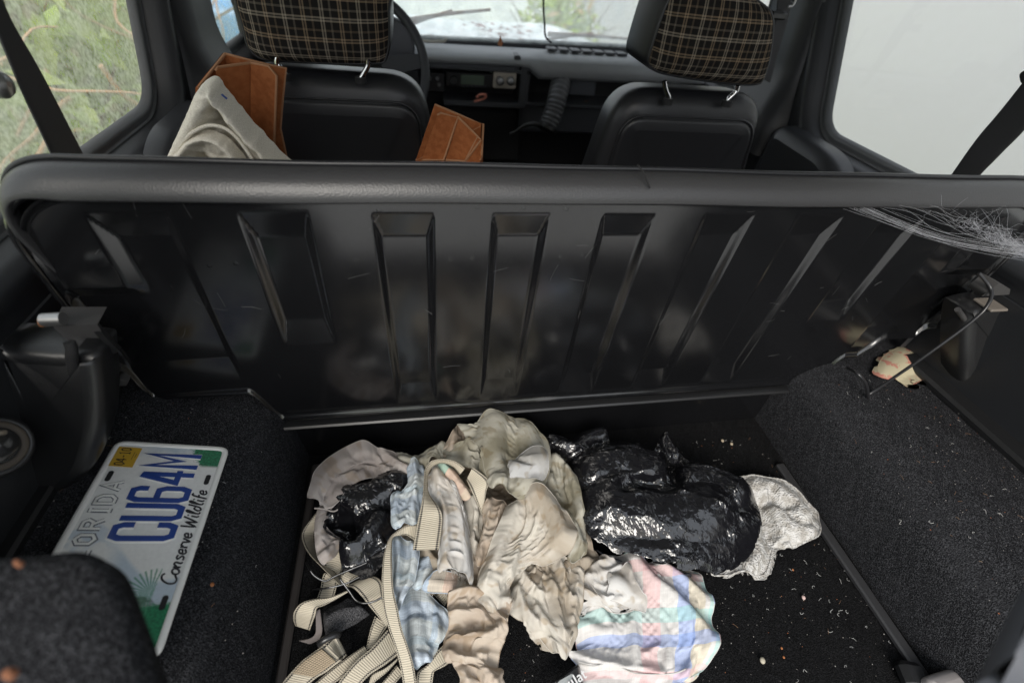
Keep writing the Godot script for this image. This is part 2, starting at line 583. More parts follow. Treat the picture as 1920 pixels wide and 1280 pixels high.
# ---- the body of the car ----
func window_cell(xg: float, xi: float, cell: Rect2, corners: Array, nm: String) -> void:
	# corners as (z, y); a seal, a rounded frame and the panel out to the cell's edge
	var ps := []
	for c in corners: ps.append(Vector3(0, c.y, c.x))
	var o := dense(rounded(ps, 0.06, 8), 0.03)
	var n := o.size()
	var cen := Vector3.ZERO
	for p in o: cen += p
	cen /= n
	var s := signf(xi - xg)
	var prof := [[-0.004, xg], [0.0, xg + s * 0.012], [0.010, xg + s * 0.016], [0.018, xg + s * 0.010], [0.022, xg + s * 0.016],
		[0.030, lerpf(xg, xi, 0.75)], [0.040, xi + s * 0.006], [0.056, xi + s * 0.008], [0.068, xi]]
	var rows := []
	for q in prof:
		var r := PackedVector3Array()
		for i in n:
			var d: Vector3 = (o[(i + 1) % n] - o[(i + n - 1) % n]).normalized()
			var nr := d.cross(Vector3.RIGHT)
			if nr.dot(o[i] - cen) < 0: nr = -nr
			var p: Vector3 = o[i] + nr * q[0]
			r.append(Vector3(q[1], p.y, p.z))
		rows.append(r)
	var outer := PackedVector3Array()
	for p in rows[-1]:
		var d: Vector3 = p - Vector3(p.x, cen.y, cen.z)
		var k := 1e9
		if d.z > 1e-5: k = minf(k, (cell.end.x - cen.z) / d.z)
		if d.z < -1e-5: k = minf(k, (cell.position.x - cen.z) / d.z)
		if d.y > 1e-5: k = minf(k, (cell.end.y - cen.y) / d.y)
		if d.y < -1e-5: k = minf(k, (cell.position.y - cen.y) / d.y)
		outer.append(Vector3(xi, cen.y + d.y * k, cen.z + d.z * k))
	var seal := MB.new()
	seal.grid(rows.slice(0, 5), true)
	var fr := MB.new()
	fr.grid(rows.slice(4) + [outer], true)
	var w := struct(nm, fr, M.trim)
	part("window_seal", seal, mat(lin(0.10, 0.105, 0.11), 0.5), w)
	var gl := MB.new()
	gl.cap(Array(rows[0]))
	part("window_pane", gl, M.glass if xg < 0.0 else M.clear, w, "dusty side window pane" if xg < 0.0 else "")

func shell() -> void:
	var nz := FastNoiseLite.new()
	nz.seed = 12; nz.frequency = 9.0
	# cargo floor
	var b := MB.new()
	var rows := []
	for i in 121:
		var z := -0.70 + 0.72 * i / 120.0
		var r := PackedVector3Array()
		for j in 131:
			var x := -0.262 + 1.06 * j / 130.0
			r.append(Vector3(x, 0.003 * nz.get_noise_2d(x, z), z))
		rows.append(r)
	b.grid(rows)
	b.box(Vector3(0.268, -0.03, -0.34), Vector3(1.08, 0.04, 0.72), 0.004)
	struct("cargo_floor", b, M.floor_carpet)
	# wheel arches under carpet
	for s in [-1, 1]:
		b = MB.new()
		rows = []
		var prof := []
		if s < 0:
			prof = [Vector2(-0.246, -0.01), Vector2(-0.252, 0.05), Vector2(-0.262, 0.11), Vector2(-0.285, 0.160), Vector2(-0.325, 0.186), Vector2(-0.40, 0.208), Vector2(-0.47, 0.226), Vector2(-0.53, 0.236), Vector2(-0.60, 0.24)]
		else:
			prof = [Vector2(0.792, -0.01), Vector2(0.798, 0.05), Vector2(0.808, 0.11), Vector2(0.826, 0.155), Vector2(0.868, 0.186), Vector2(0.94, 0.198), Vector2(1.02, 0.203), Vector2(1.10, 0.205), Vector2(1.18, 0.205)]
		var cs := smooth(prof, 8)
		for i in 91:
			var z := -0.72 + 0.74 * i / 90.0
			var r := PackedVector3Array()
			for p in cs:
				var lump := nz.get_noise_3d(p.x * 0.6, p.y * 0.6, z * 0.35) * 0.008 + nz.get_noise_3d(p.x * 2.0, p.y * 2.0, z * 1.5) * 0.002
				r.append(Vector3(p.x - s * lump * 0.6, p.y + lump, z))
			rows.append(r)
		b.grid(rows)
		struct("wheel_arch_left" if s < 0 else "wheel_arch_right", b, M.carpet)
	# metal strip where the right arch meets the floor
	b = MB.new()
	b.box(Vector3(0.772, 0.006, -0.24), Vector3(0.020, 0.012, 0.50), 0.003)
	struct("floor_strip", b, mat(lin(0.03, 0.03, 0.032), 0.45))
	b = MB.new()
	b.box(Vector3(-0.232, 0.004, -0.30), Vector3(0.014, 0.008, 0.60), 0.003)
	struct("floor_strip", b, mat(lin(0.035, 0.03, 0.028), 0.7))
	# cabin floor ahead of the bench
	b = MB.new()
	b.box(Vector3(0.3, -0.16, -1.42), Vector3(1.72, 0.06, 1.44), 0.005)
	struct("cabin_floor", b, M.floor_carpet)
	# roof and walls
	b = MB.new()
	b.box(Vector3(0.29, 1.17, -1.02), Vector3(1.80, 0.06, 2.08), 0.01)
	struct("roof", b, M.headliner)
	for s in [-1, 1]:
		var xg := -0.565 if s < 0 else 1.135
		var xi := -0.515 if s < 0 else 1.085
		b = MB.new()
		b.box(Vector3(xi + s * 0.045, 0.12, -1.04), Vector3(0.09, 0.60, 2.12), 0.004)
		struct("side_panel_left" if s < 0 else "side_panel_right", b, M.trim)
		window_cell(xg, xi, Rect2(-1.44, 0.42, 1.46, 0.74), [Vector2(-1.205, 0.512), Vector2(-1.44, 1.02), Vector2(-0.16, 1.02), Vector2(-0.14, 0.512)], "side_window_frame")
		window_cell(xg, xi, Rect2(-2.1, 0.42, 0.66, 0.74), [Vector2(-1.54, 0.512), Vector2(-1.56, 1.02), Vector2(-1.78, 1.02), Vector2(-2.02, 0.512)], "door_window_frame")
		# rear corner post beside the open tailgate
		b = MB.new()
		b.box(Vector3(xi + s * 0.02, 0.6, 0.03), Vector3(0.10, 1.2, 0.06), 0.02)
		struct("rear_post", b, M.trim)
	# side-hinged rear door standing open on the right
	var rd := thing("rear_door", "open side hinged rear door with dark inner trim beside the cargo bay", "door", Vector3(1.14, -0.1, 0.09))
	b = MB.new()
	var dr := dense(rounded([Vector3(1.15, -0.12, 0.09), Vector3(1.15, 1.14, 0.09), Vector3(1.30, 1.14, 1.28), Vector3(1.30, -0.12, 1.28)], 0.06, 6), 0.08)
	b.loft(dr, [[0.015, -0.005], [0.0, 0.005], [0.0, 0.05], [0.015, 0.06]], Vector3(0.992, 0, -0.125))
	part("panel", b, mat(lin(0.085, 0.09, 0.105), 0.5), rd)
	b = MB.new()
	var dt := dense(rounded([Vector3(1.155, -0.06, 0.15), Vector3(1.155, 0.52, 0.15), Vector3(1.288, 0.52, 1.22), Vector3(1.288, -0.06, 1.22)], 0.05, 6), 0.08)
	b.loft(dt, [[0.02, -0.018], [0.005, -0.014], [0.0, -0.004]], Vector3(0.992, 0, -0.125), true, false)
	part("inner_trim", b, M.trim, rd)
	# firewall under the windscreen
	b = MB.new()
	b.box(Vector3(0.3, 0.12, -2.14), Vector3(1.72, 0.62, 0.05), 0.01)
	struct("firewall", b, M.matt)
	# windscreen
	var ws := thing("windscreen", "framed windscreen with glass whitened by an added film above the dashboard", "windscreen", Vector3(0.3, 0.5, -2.05))
	var lo := Vector3(-0.36, 0.50, -2.06); var ro := Vector3(0.93, 0.53, -2.06)
	var lt := Vector3(-0.33, 1.06, -1.80); var rt := Vector3(0.90, 1.06, -1.80)
	var ol := dense(rounded([lo, lt, rt, ro], 0.07, 8), 0.05)
	var nx := (lt - lo).cross(ro - lo).normalized()
	b = MB.new()
	b.loft(ol, [[0.022, -0.012], [0.0, -0.018], [-0.03, -0.015], [-0.045, 0.0], [-0.03, 0.02], [0.0, 0.024], [0.016, 0.018], [0.022, 0.005]], nx, false, false)
	part("frame", b, M.dash, ws)
	b = MB.new()
	b.loft(ol, [[0.024, 0.006], [0.012, 0.03], [0.0, 0.03]], nx, false, false)
	part("rubber_seal", b, M.matt, ws)
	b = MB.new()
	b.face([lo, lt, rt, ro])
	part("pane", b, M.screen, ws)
	# body panels closing the front around the windscreen
	b = MB.new()
	b.box(Vector3(-0.47, 0.8, -2.0), Vector3(0.19, 0.75, 0.06), 0.01)
	struct("windscreen_post", b, M.trim)
	b = MB.new()
	b.box(Vector3(1.04, 0.8, -2.0), Vector3(0.17, 0.75, 0.06), 0.01)
	struct("windscreen_post", b, M.trim)
	# wipers on the outside
	for q in [[[760, 38], [920, 18]], [[1028, 64], [1178, 73]]]:
		var a := on_z(q[0][0], q[0][1], -2.10); var e := on_z(q[1][0], q[1][1], -2.10)
		var w := thing("wiper", "rusty red wiper blade lying on the windscreen ahead of the %s" % ("steering wheel" if q[0][0] < 900 else "passenger seat"), "wiper", a)
		b = MB.new(); b.tube([a, a.lerp(e, 0.5) + Vector3(0, 0.004, 0), e], 0.008, 6, 0.005)
		part("blade", b, M.rust, w)
		b = MB.new(); b.tube([a + Vector3(0, -0.02, -0.01), a.lerp(e, 0.25) + Vector3(0, -0.004, -0.014), a.lerp(e, 0.55) + Vector3(0, 0.01, -0.008)], 0.006, 6)
		part("arm", b, M.rust, w)
	# thin cable hanging down inside the windscreen
	b = MB.new()
	var c0 := []
	for q in [[1020, -180], [1019, 0], [1021, 40], [1023, 68], [1034, 80]]: c0.append(on_z(q[0], q[1], -1.98))
	b.tube(smooth(c0, 6), 0.0035, 6)
	single("hanging_cable", b, M.matt, "thin dark cable hanging down in front of the windscreen", "cable")

# ---- the bench's back ----
func sp(x: float, y: float, out := 0.0) -> Vector3:
	# a point on the back of the bench, leaning four degrees; out is towards the tailgate
	return Vector3(x, y - 0.0698 * out, -0.63 + 0.0699 * y + out)

func channel_depth(x: float, y: float) -> float:
	var d := 0.0
	for k in range(-4, 5):
		var c := 0.30 + 0.161 * k
		var bot: float = [0.150, 0.150, 0.152, 0.325, 0.245][absi(k)]
		var hw := 0.041 - 0.004 * clampf((0.56 - y) / 0.4, 0, 1)
		var dx := (hw - absf(x - c)) / 0.0095
		if absi(k) == 4:
			# the outer ones run out towards the side
			var inner := (x - c) * signf(float(k))
			dx = minf((hw + inner) / 0.0095, 1.0)
			if inner > 0: dx = clampf((hw + inner) / 0.0095, 0, 1) * (1.0 - clampf((inner - 0.03) / 0.02, 0, 1) * clampf((y - 0.43) / 0.02, 0, 1))
		var dt := (0.565 - y) / 0.04
		var db := (y - bot) / 0.05
		d = maxf(d, clampf(minf(dx, minf(dt, db)), 0.0, 1.0))
	return d

func bench() -> void:
	var t := thing("rear_bench_seat", "black rear bench backrest with ribbed metal back and vinyl top", "seat", Vector3(0.3, 0.0, -0.63))
	# ribbed sheet metal
	var b := MB.new()
	var xs := []
	var nx := 560
	for i in nx + 1: xs.append(-0.472 + 1.544 * i / nx)
	var rows := []
	var ny := 128
	for j in ny + 1:
		var v := float(j) / ny
		var r := PackedVector3Array()
		for x in xs:
			# lower edge steps down between the arches; upper corners are rounded
			var e := minf(x + 0.472, 1.072 - x)
			var lo := lerpf(0.215, 0.132, smoothstep(0.165, 0.205, e))
			var hi := 0.592 - (0.085 - sqrt(maxf(0.0, 0.085 * 0.085 - pow(maxf(0.0, 0.085 - e), 2.0))))
			if x > 0.8: lo = maxf(lo, lerpf(0.265, 0.132, smoothstep(0.09, 0.20, e)))
			if e < 0.02: lo = lerpf(0.30, lo, e / 0.02)
			var y := lerpf(lo, hi, v)
			var rim := smoothstep(0.0, 0.012, minf(e + 0.003, minf(hi - y, 0.2)))
			var foot := 0.006 * (1.0 - smoothstep(0.0, 0.014, y - lo))
			r.append(sp(x, y, 0.006 * (1.0 - rim) - 0.009 * channel_depth(x, y) * rim + foot))
		rows.append(r)
	b.grid(rows)
	part("back_panel", b, M.lacquer, t)
	# flange along the bottom and the plate below it
	b = MB.new()
	b.box(Vector3(0.297, 0.121, -0.611), Vector3(1.142, 0.008, 0.022), 0.003)
	part("bottom_flange", b, M.plastic, t)
	b = MB.new()
	b.box(Vector3(0.27, 0.055, -0.632), Vector3(1.06, 0.122, 0.012), 0.003)
	part("kick_plate", b, M.lacquer, t)
	# padded top wrapping round the edge
	var ax := Vector3(0, -0.0698, 0.9976)
	var ol := []
	for p in rounded([Vector3(-0.478, 0.20, 0), Vector3(-0.478, 0.619, 0), Vector3(1.078, 0.619, 0), Vector3(1.078, 0.20, 0)], 0.08, 14).slice(15, 45): ol.append(p)
	var path := [Vector3(-0.478, 0.22, 0), Vector3(-0.478, 0.32, 0), Vector3(-0.478, 0.42, 0)] + ol.slice(0, 15)
	for i in range(1, 40):
		var x := lerpf(ol[14].x, ol[15].x, i / 40.0)
		path.append(Vector3(x, 0.619 + 0.001 * sin(x * 7.0) + 0.0006 * sin(x * 19.0 + 1.0), 0))
	path += ol.slice(15) + [Vector3(1.078, 0.42, 0), Vector3(1.078, 0.32, 0), Vector3(1.078, 0.22, 0)]
	ol = path
	b = MB.new()
	var rings := []
	for q in [[0.034, -0.006], [0.035, 0.006], [0.0335, 0.0115], [0.030, 0.0135], [0.022, 0.0115], [0.012, 0.006], [0.004, -0.002], [0.0, -0.012], [0.001, -0.03], [0.010, -0.05], [0.028, -0.075], [0.06, -0.10], [0.12, -0.12]]:
		var r := PackedVector3Array()
		for i in ol.size():
			var d: Vector3 = (ol[mini(i + 1, ol.size() - 1)] - ol[maxi(i - 1, 0)]).normalized()
			var o: Vector3 = Vector3(-d.y, d.x, 0) * lerpf(1.0, 0.45, absf(d.y))
			var low := smoothstep(0.60, 0.50, ol[i].y)
			r.append(sp(ol[i].x, ol[i].y) - o * q[0] + ax * minf(q[1], lerpf(1.0, -0.012, low)))
		rings.append(r)
	b.grid(rings)
	part("cushion", b, M.vinyl, t)
	b = MB.new()
	var welt := []
	for p in ol: if p.y > 0.45: welt.append(sp(p.x, p.y) + ax * -0.022 + Vector3(0, 0.002, 0))
	b.tube(welt, 0.0035, 6)
	part("piping", b, M.vinyl_smooth, t)
	b = MB.new()
	b.box(Vector3(0.3, 0.34, -0.705), Vector3(1.52, 0.46, 0.02), 0.005)
	part("front_cover", b, M.vinyl, t)
	# the crease and seam across the padding
	b = MB.new()
	var seam := []
	for q in [[1196, 309], [1206, 322], [1212, 336], [1219, 352]]: seam.append(seat_px(q[0], q[1], 0.012))
	b.tube(smooth(seam, 4), 0.0012, 5)
	part("seam", b, M.matt, t)
	# lighter lip of the rim under the padding
	b = MB.new()
	var lip := []
	for p in dense(rounded([Vector3(-0.478, 0.30, 0), Vector3(-0.478, 0.596, 0), Vector3(1.078, 0.596, 0), Vector3(1.078, 0.30, 0)], 0.09, 12), 0.03):
		lip.append(sp(p.x, p.y, 0.004))
	var open_lip := []
	for p in lip: if p.y > 0.33: open_lip.append(p)
	b.tube(open_lip, 0.005, 6)
	part("rim", b, M.lacquer, t)
	# rivets and dents
	for q in [[668, 488], [845, 486], [886, 484], [1052, 480], [1093, 477], [392, 498], [442, 494], [710, 393], [895, 388], [982, 389], [1062, 392], [672, 702]]:
		b = MB.new()
		var c := seat_px(q[0], q[1], 0.0)
		var ring := []
		for k in 10: ring.append(c + Vector3(cos(TAU * k / 10.0), sin(TAU * k / 10.0), 0) * 0.0042 + ax * -0.001)
		b.loft(ring, [[0.0, 0.0], [0.0012, 0.0016], [0.003, 0.0002]], ax, false, true)
		part("rivet", b, M.lacquer, t)
	b = MB.new()
	var sr := RandomNumberGenerator.new()
	sr.seed = 31
	for k in 42:
		var sx := sr.randf_range(-0.4, 1.0)
		var sy := sr.randf_range(0.2, 0.57)
		var sa := sr.randfn() * 0.6 + (0.0 if k % 2 == 0 else 1.4)
		var sl := sr.randf_range(0.002, 0.016)
		var ps0 := []
		for q in [-1.0, 0.0, 1.0]:
			var ax0: float = sx + cos(sa) * sl * q + sr.randfn() * 0.0008
			var ay0: float = sy + sin(sa) * sl * q + sr.randfn() * 0.0008
			ps0.append(sp(ax0, ay0, -0.009 * channel_depth(ax0, ay0) + 0.0001))
		b.tube(ps0, sr.randf_range(0.0002, 0.0004), 3)
	part("scratches", b, mat(lin(0.07, 0.07, 0.07), 0.7), t, "pale scuffs in the black lacquer").set_meta("kind", "stuff")
	# latch on the left
	b = MB.new()
	var z0 := -0.535
	b.face([on_z(98, 612, z0), on_z(182, 608, z0), on_z(205, 648, z0 - 0.02), on_z(140, 650, z0 + 0.01), on_z(118, 632, z0)])
	b.face([on_z(100, 612, z0), on_z(115, 575, z0 - 0.03), on_z(200, 575, z0 - 0.05), on_z(182, 608, z0)])
	var la := part("latch_bracket", b, M.grey_metal, t, "bare metal latch bracket")
	b = MB.new()
	b.tube([on_z(118, 597, z0), on_z(80, 600, z0)], 0.0085, 14)
	part("latch_pin", b, M.steel, la)
	b = MB.new()
	b.tube([on_z(83, 602, z0 + 0.001), on_z(77, 602, z0 + 0.001)], 0.0075, 12)
	part("pin_end", b, M.rust, la)
	b = MB.new()
	for q in [[[168, 607], [180, 607], [225, 655], [214, 660]]]:
		var f0 := []
		for p in q: f0.append(on_z(p[0], p[1], z0 - 0.01))
		b.loft(f0, [[0, -0.004], [0, 0.004]], Vector3(0, 0, 1))
	part("latch_arm", b, M.plastic, t)
	b = MB.new()
	b.tube(smooth([on_z(129, 641, -0.515), on_z(134, 655, -0.512), on_z(133, 668, -0.51), on_z(136, 685, -0.51), on_z(140, 708, -0.512)], 4), 0.0065, 8)
	part("hook", b, M.matt, t)
	for q in [[212, 690], [228, 712]]:
		b = MB.new()
		var c := on_z(q[0], q[1], -0.565)
		var ring := []
		for k in 6: ring.append(c + Vector3(cos(TAU * k / 6.0), sin(TAU * k / 6.0), 0) * 0.009)
		b.loft(ring, [[0, -0.01], [0, 0.006], [0.002, 0.009]], Vector3(0.2, 0.2, 0.96).normalized(), false, true)
		part("bolt", b, M.grey_metal, t)
	# latch on the right
	b = MB.new()
	z0 = -0.55
	b.loft([on_z(1862, 524, z0), on_z(1884, 535, z0), on_z(1882, 545, z0), on_z(1830, 548, z0), on_z(1845, 538, z0)], [[0, -0.02], [0, 0.012]], Vector3(0, 0, 1))
	part("latch_bracket", b, M.grey_metal, t, "bare metal latch tab")
	b = MB.new()
	b.tube([on_z(1796, 580, z0), on_z(1812, 602, z0), on_z(1820, 608, z0)], 0.005, 8)
	part("latch_arm", b, M.grey_metal, t)

func seat_px(x: float, y: float, out: float) -> Vector3:
	var d := ray(x, y)
	var a := 0.0699
	var k := (-0.63 + out + a * eye.y - eye.z) / (d.z - a * d.y)
	return eye + d * k

# ---- front seats ----
func front_seats() -> void:
	for s in [0, 1]:
		var right: bool = s == 1
		var z := -1.06 if right else -1.13
		var t := thing("front_seat", "front passenger seat back in black vinyl with plaid head rest" if right else "driver seat back in black vinyl with plaid head rest behind the steering wheel", "seat", Vector3(0.66 if right else -0.17, -0.1, z))
		var cx := on_z(1300 if right else 628, 200, z).x
		var top := on_z(1300 if right else 640, 168 if right else 130, z).y
		var hw := 0.205 if right else 0.215
		var b := MB.new()
		var ol := dense(rounded([Vector3(cx - hw * 1.12, -0.1, z), Vector3(cx - hw * 1.06, top - 0.24, z), Vector3(cx - hw * 0.86, top, z), Vector3(cx + hw * 0.86, top + (0.0 if right else -0.004), z), Vector3(cx + hw * 1.06, top - 0.24, z), Vector3(cx + hw * 1.12, -0.1, z)], 0.075, 9), 0.04)
		var ax := Vector3(0, 0.10, 0.995)
		b.loft(ol, [[0.06, 0.012], [0.035, 0.012], [0.014, 0.004], [0.002, -0.012], [0.0, -0.03], [0.0, -0.08], [0.012, -0.105], [0.04, -0.12]], ax)
		part("backrest", b, M.vinyl_smooth, t)
		b = MB.new()
		var il := dense(rounded([Vector3(cx - hw * 0.96, -0.1, z), Vector3(cx - hw * 0.9, top - 0.24, z), Vector3(cx - hw * 0.80, top - 0.055, z), Vector3(cx + hw * 0.80, top - 0.055, z), Vector3(cx + hw * 0.9, top - 0.24, z), Vector3(cx + hw * 0.96, -0.1, z)], 0.05, 8), 0.04)
		b.loft(il, [[0.0, 0.008], [0.004, 0.017], [0.012, 0.019], [0.03, 0.019]], ax)
		part("back_cover", b, M.vinyl_smooth, t)
		b = MB.new()
		var pl := []
		for p in il: pl.append(p + ax * 0.016)
		pl.append(pl[0])
		b.tube(pl, 0.0028, 6)
		part("piping", b, M.vinyl_smooth, t)
		# head rest: a plaid pad with a vinyl gusset
		var px := [[456, -60], [455, 62], [478, 108], [540, 118], [700, 122], [732, 106], [736, 20], [722, -60]]
		if right: px = [[1262, -40], [1208, 92], [1208, 128], [1262, 146], [1400, 162], [1432, 140], [1446, 40], [1420, 2], [1340, -46]]
		var hp := []
		for q in px: hp.append(on_z(q[0], q[1], z + 0.0))
		var hm := Vector3.ZERO
		for q in hp: hm += q / hp.size()
		for i in hp.size(): hp[i] = hm + (hp[i] - hm) * 0.95 + Vector3(0, 0.004, 0)
		var hl := dense(smooth(hp, 5, true), 0.012)
		var turn := Basis(Vector3.UP, 0.22 if right else -0.05) * Basis(Vector3.RIGHT, 0.12)
		var hax := turn * Vector3(0, 0, 1)
		b = MB.new()
		pad(b, hl, hax, 0.034, 0.05)
		var hr := part("headrest", b, M.plaid, t, "padded plaid head rest")
		b = MB.new()
		b.loft(hl, [[-0.001, 0.012], [-0.004, 0.0], [-0.004, -0.07], [0.012, -0.095], [0.04, -0.105]], hax, false, true)
		part("gusset", b, M.vinyl_smooth, hr)
		b = MB.new()
		var wl := []
		for p in hl: wl.append(p + hax * 0.012)
		wl.append(wl[0])
		b.tube(wl, 0.003, 6)
		part("piping", b, M.vinyl_smooth, hr)
		for q in ([[[1246, 152], [1249, 168], [1254, 180], [1253, 188]], [[1384, 160], [1380, 172], [1368, 184], [1364, 192]]] if right else [[[520, 106], [519, 118], [524, 126], [536, 142]], [[690, 110], [690, 122], [684, 134], [676, 148]]]):
			b = MB.new()
			var ps := []
			for p in q: ps.append(on_z(p[0], p[1], z + 0.028))
			b.tube(smooth(ps, 5), 0.0052, 10)
			part("headrest_post", b, M.chrome, t)
			b = MB.new()
			b.tube([ps[-1] - Vector3(0, 0.008, 0), ps[-1] + Vector3(0, 0.004, 0)], 0.011, 12)
			part("post_socket", b, M.matt, t)

# a pillow-like face on a closed outline, with cloth coordinates in metres
func pad(b: MB, ol: Array, ax: Vector3, bulge: float, _side: float) -> void:
	var n := ol.size()
	var c := Vector3.ZERO
	for p in ol: c += p
	c /= n
	var u := Vector3.RIGHT
	u = (u - ax * u.dot(ax)).normalized()
	var v := ax.cross(u)
	var s := b.v.size()
	var steps := 12
	for k in steps + 1:
		var f := float(k) / steps
		for p in ol:
			var q: Vector3 = c.lerp(p, f)
			var h := bulge * pow(1.0 - pow(f, 3.2), 0.6)
			q += ax * (h + 0.012)
			var uu := (q - c).dot(u); var vv := (q - c).dot(v)
			var st := 1.0 + 0.35 * pow(f, 6.0) * 0.3
			b.pt(q, Vector2(uu * st, vv * st))
	for k in steps:
		for i in n:
			var j := (i + 1) % n
			b.quad(s + k * n + i, s + k * n + j, s + (k + 1) * n + j, s + (k + 1) * n + i)
# a box whose face towards the tailgate spans a rectangle of the photo at depth z
func pbox(b: MB, x0: float, y0: float, x1: float, y1: float, z: float, d: float, bev := 0.004) -> void:
	var p := on_z(x0, y0, z)
	var q := on_z(x1, y1, z)
	var e := on_z(x0, y1, z)
	var g := on_z(x1, y0, z)
	var c := (p + q + e + g) / 4.0
	b.box(c - Vector3(0, 0, d / 2.0), Vector3((g.x + q.x - p.x - e.x) / 2.0, (p.y + g.y - q.y - e.y) / 2.0, d), bev)

func ring_of(c: Vector3, ax: Vector3, r: float, n := 24) -> Array:
	var u := ax.cross(Vector3(0.3, 1, 0.2)).normalized()
	var v := ax.cross(u)
	var out := []
	for k in n: out.append(c + (u * cos(TAU * k / n) + v * sin(TAU * k / n)) * r)
	return out

func disc(b: MB, c: Vector3, ax: Vector3, prof: Array, n := 24) -> void:
	# prof: [radius, shift along the axis]
	var rows := []
	for q in prof:
		rows.append(PackedVector3Array(ring_of(c + ax * q[1], ax, q[0], n)))
	b.grid(rows, true)
	b.cap(Array(rows[0]), true); b.cap(Array(rows[-1]))

func dashboard() -> void:
	var z := -1.90
	var t := thing("dashboard", "grey black dashboard with open trays below the windscreen", "dashboard", on_z(960, 200, z))
	var b := MB.new()
	# top: a long pad with a raised part on the passenger side
	var rows := []
	for j in 41:
		var x := -0.50 + 1.58 * j / 40.0
		var k := smoothstep(0.40, 0.44, x)
		var r := PackedVector3Array()
		for q in [[-2.10, 0.505], [-2.02, 0.522], [-1.94, 0.524 + 0.006 * k], [-1.89, 0.520 + 0.008 * k], [-1.868 + 0.03 * k, 0.508 + 0.008 * k], [-1.862 + 0.04 * k, 0.492 - 0.02 * k], [-1.90 + 0.03 * k, 0.482 - 0.03 * k]]:
			r.append(Vector3(x, q[1] + (x - 0.3) * 0.012, q[0]))
		rows.append(r)
	b.grid(rows)
	part("top_pad", b, M.dash_top_lit, t)
	# louvres on the raised part
	for k in 7:
		b = MB.new()
		b.box(Vector3(0.50 + 0.045 * k, 0.541, -1.935), Vector3(0.036, 0.008, 0.05), 0.002)
		part("vent_louvre", b, M.dash, t)
	b = MB.new()
	pbox(b, 795, 118, 968, 129, -1.865, 0.20, 0.005)
	part("tray_lip", b, M.dash, t)
	b = MB.new()
	pbox(b, 790, 84, 970, 122, -2.05, 0.02, 0.002)
	part("tray_back", b, M.matt, t)
	b = MB.new()
	pbox(b, 964, 104, 976, 132, -1.87, 0.12, 0.004)
	part("tray_end", b, M.dash, t)
	b = MB.new()
	pbox(b, 788, 104, 795, 132, -1.87, 0.12, 0.004)
	part("tray_end", b, M.dash, t)
	# centre face with radio
	b = MB.new()
	pbox(b, 795, 127, 985, 133, -1.86, 0.06, 0.003)
	part("centre_frame", b, M.dash, t)
	b = MB.new()
	pbox(b, 975, 127, 986, 200, -1.86, 0.14, 0.003)
	part("centre_frame", b, M.dash, t)
	b = MB.new()
	pbox(b, 832, 191, 985, 201, -1.855, 0.14, 0.003)
	part("centre_frame", b, M.dash, t)
	b = MB.new()
	pbox(b, 795, 130, 985, 262, -1.985, 0.03, 0.003)
	part("centre_back", b, M.matt, t)
	b = MB.new()
	pbox(b, 836, 136, 924, 164, -1.868, 0.12, 0.003)
	var ra := part("radio", b, M.plastic, t, "black car radio with a pale display")
	b = MB.new()
	pbox(b, 864, 141, 908, 159, -1.866, 0.004, 0.001)
	part("display", b, mat(lin(0.10, 0.13, 0.10), 0.2), ra)
	for k in 6:
		b = MB.new()
		pbox(b, 866 + k * 8, 160, 872 + k * 8, 163, -1.8655, 0.005, 0.001)
		part("button", b, M.dash, ra)
	b = MB.new()
	disc(b, on_z(850, 150, -1.868), Vector3(0, 0, 1), [[0.016, 0.0], [0.015, 0.012], [0.012, 0.014]], 18)
	part("knob", b, M.plastic, ra)
	b = MB.new()
	pbox(b, 925, 136, 968, 166, -1.864, 0.02, 0.003)
	var kp := part("knob_plate", b, mat(lin(0.42, 0.38, 0.32), 0.6), t, "beige plate with two chrome knobs")
	for x in [937, 957]:
		b = MB.new()
		disc(b, on_z(x, 151, -1.863), Vector3(0, 0, 1), [[0.015, 0.0], [0.014, 0.016], [0.010, 0.02], [0.004, 0.021]], 20)
		part("knob", b, M.steel, kp)
	# switches beside the radio
	b = MB.new()
	pbox(b, 800, 136, 834, 172, -1.87, 0.03, 0.003)
	part("switch_panel", b, M.plastic, t)
	for q in [[805, 146], [820, 146], [823, 158]]:
		b = MB.new()
		disc(b, on_z(q[0], q[1], -1.87), Vector3(0, 0, 1), [[0.007, 0.0], [0.006, 0.014], [0.003, 0.016]], 12)
		part("switch", b, M.steel, t)
	# passenger side: open glove box
	b = MB.new()
	pbox(b, 984, 131, 1190, 140, -1.86, 0.10, 0.004)
	part("glove_box_frame", b, M.dash, t)
	b = MB.new()
	pbox(b, 984, 138, 992, 198, -1.86, 0.14, 0.003)
	part("glove_box_frame", b, M.dash, t)
	b = MB.new()
	pbox(b, 975, 196, 1190, 203, -1.855, 0.16, 0.003)
	part("glove_box_frame", b, M.dash, t)
	b = MB.new()
	pbox(b, 984, 134, 1240, 200, -2.0, 0.02, 0.003)
	part("glove_box_back", b, M.plastic, t)
	b = MB.new()
	pbox(b, 1068, 148, 1118, 180, -1.96, 0.03, 0.006)
	part("heater_box", b, mat(lin(0.12, 0.13, 0.15), 0.5), t, "grey heater box inside the open glove box")
	b = MB.new()
	pbox(b, 974, 200, 1240, 252, -1.90, 0.10, 0.008)
	part("knee_panel", b, M.dash, t)
	b = MB.new()
	pbox(b, 760, 205, 976, 300, -1.98, 0.05, 0.008)
	part("console", b, M.matt, t)
	b = MB.new()
	pbox(b, 560, 84, 792, 300, -1.95, 0.05, 0.01)
	part("instrument_panel", b, M.dash, t)
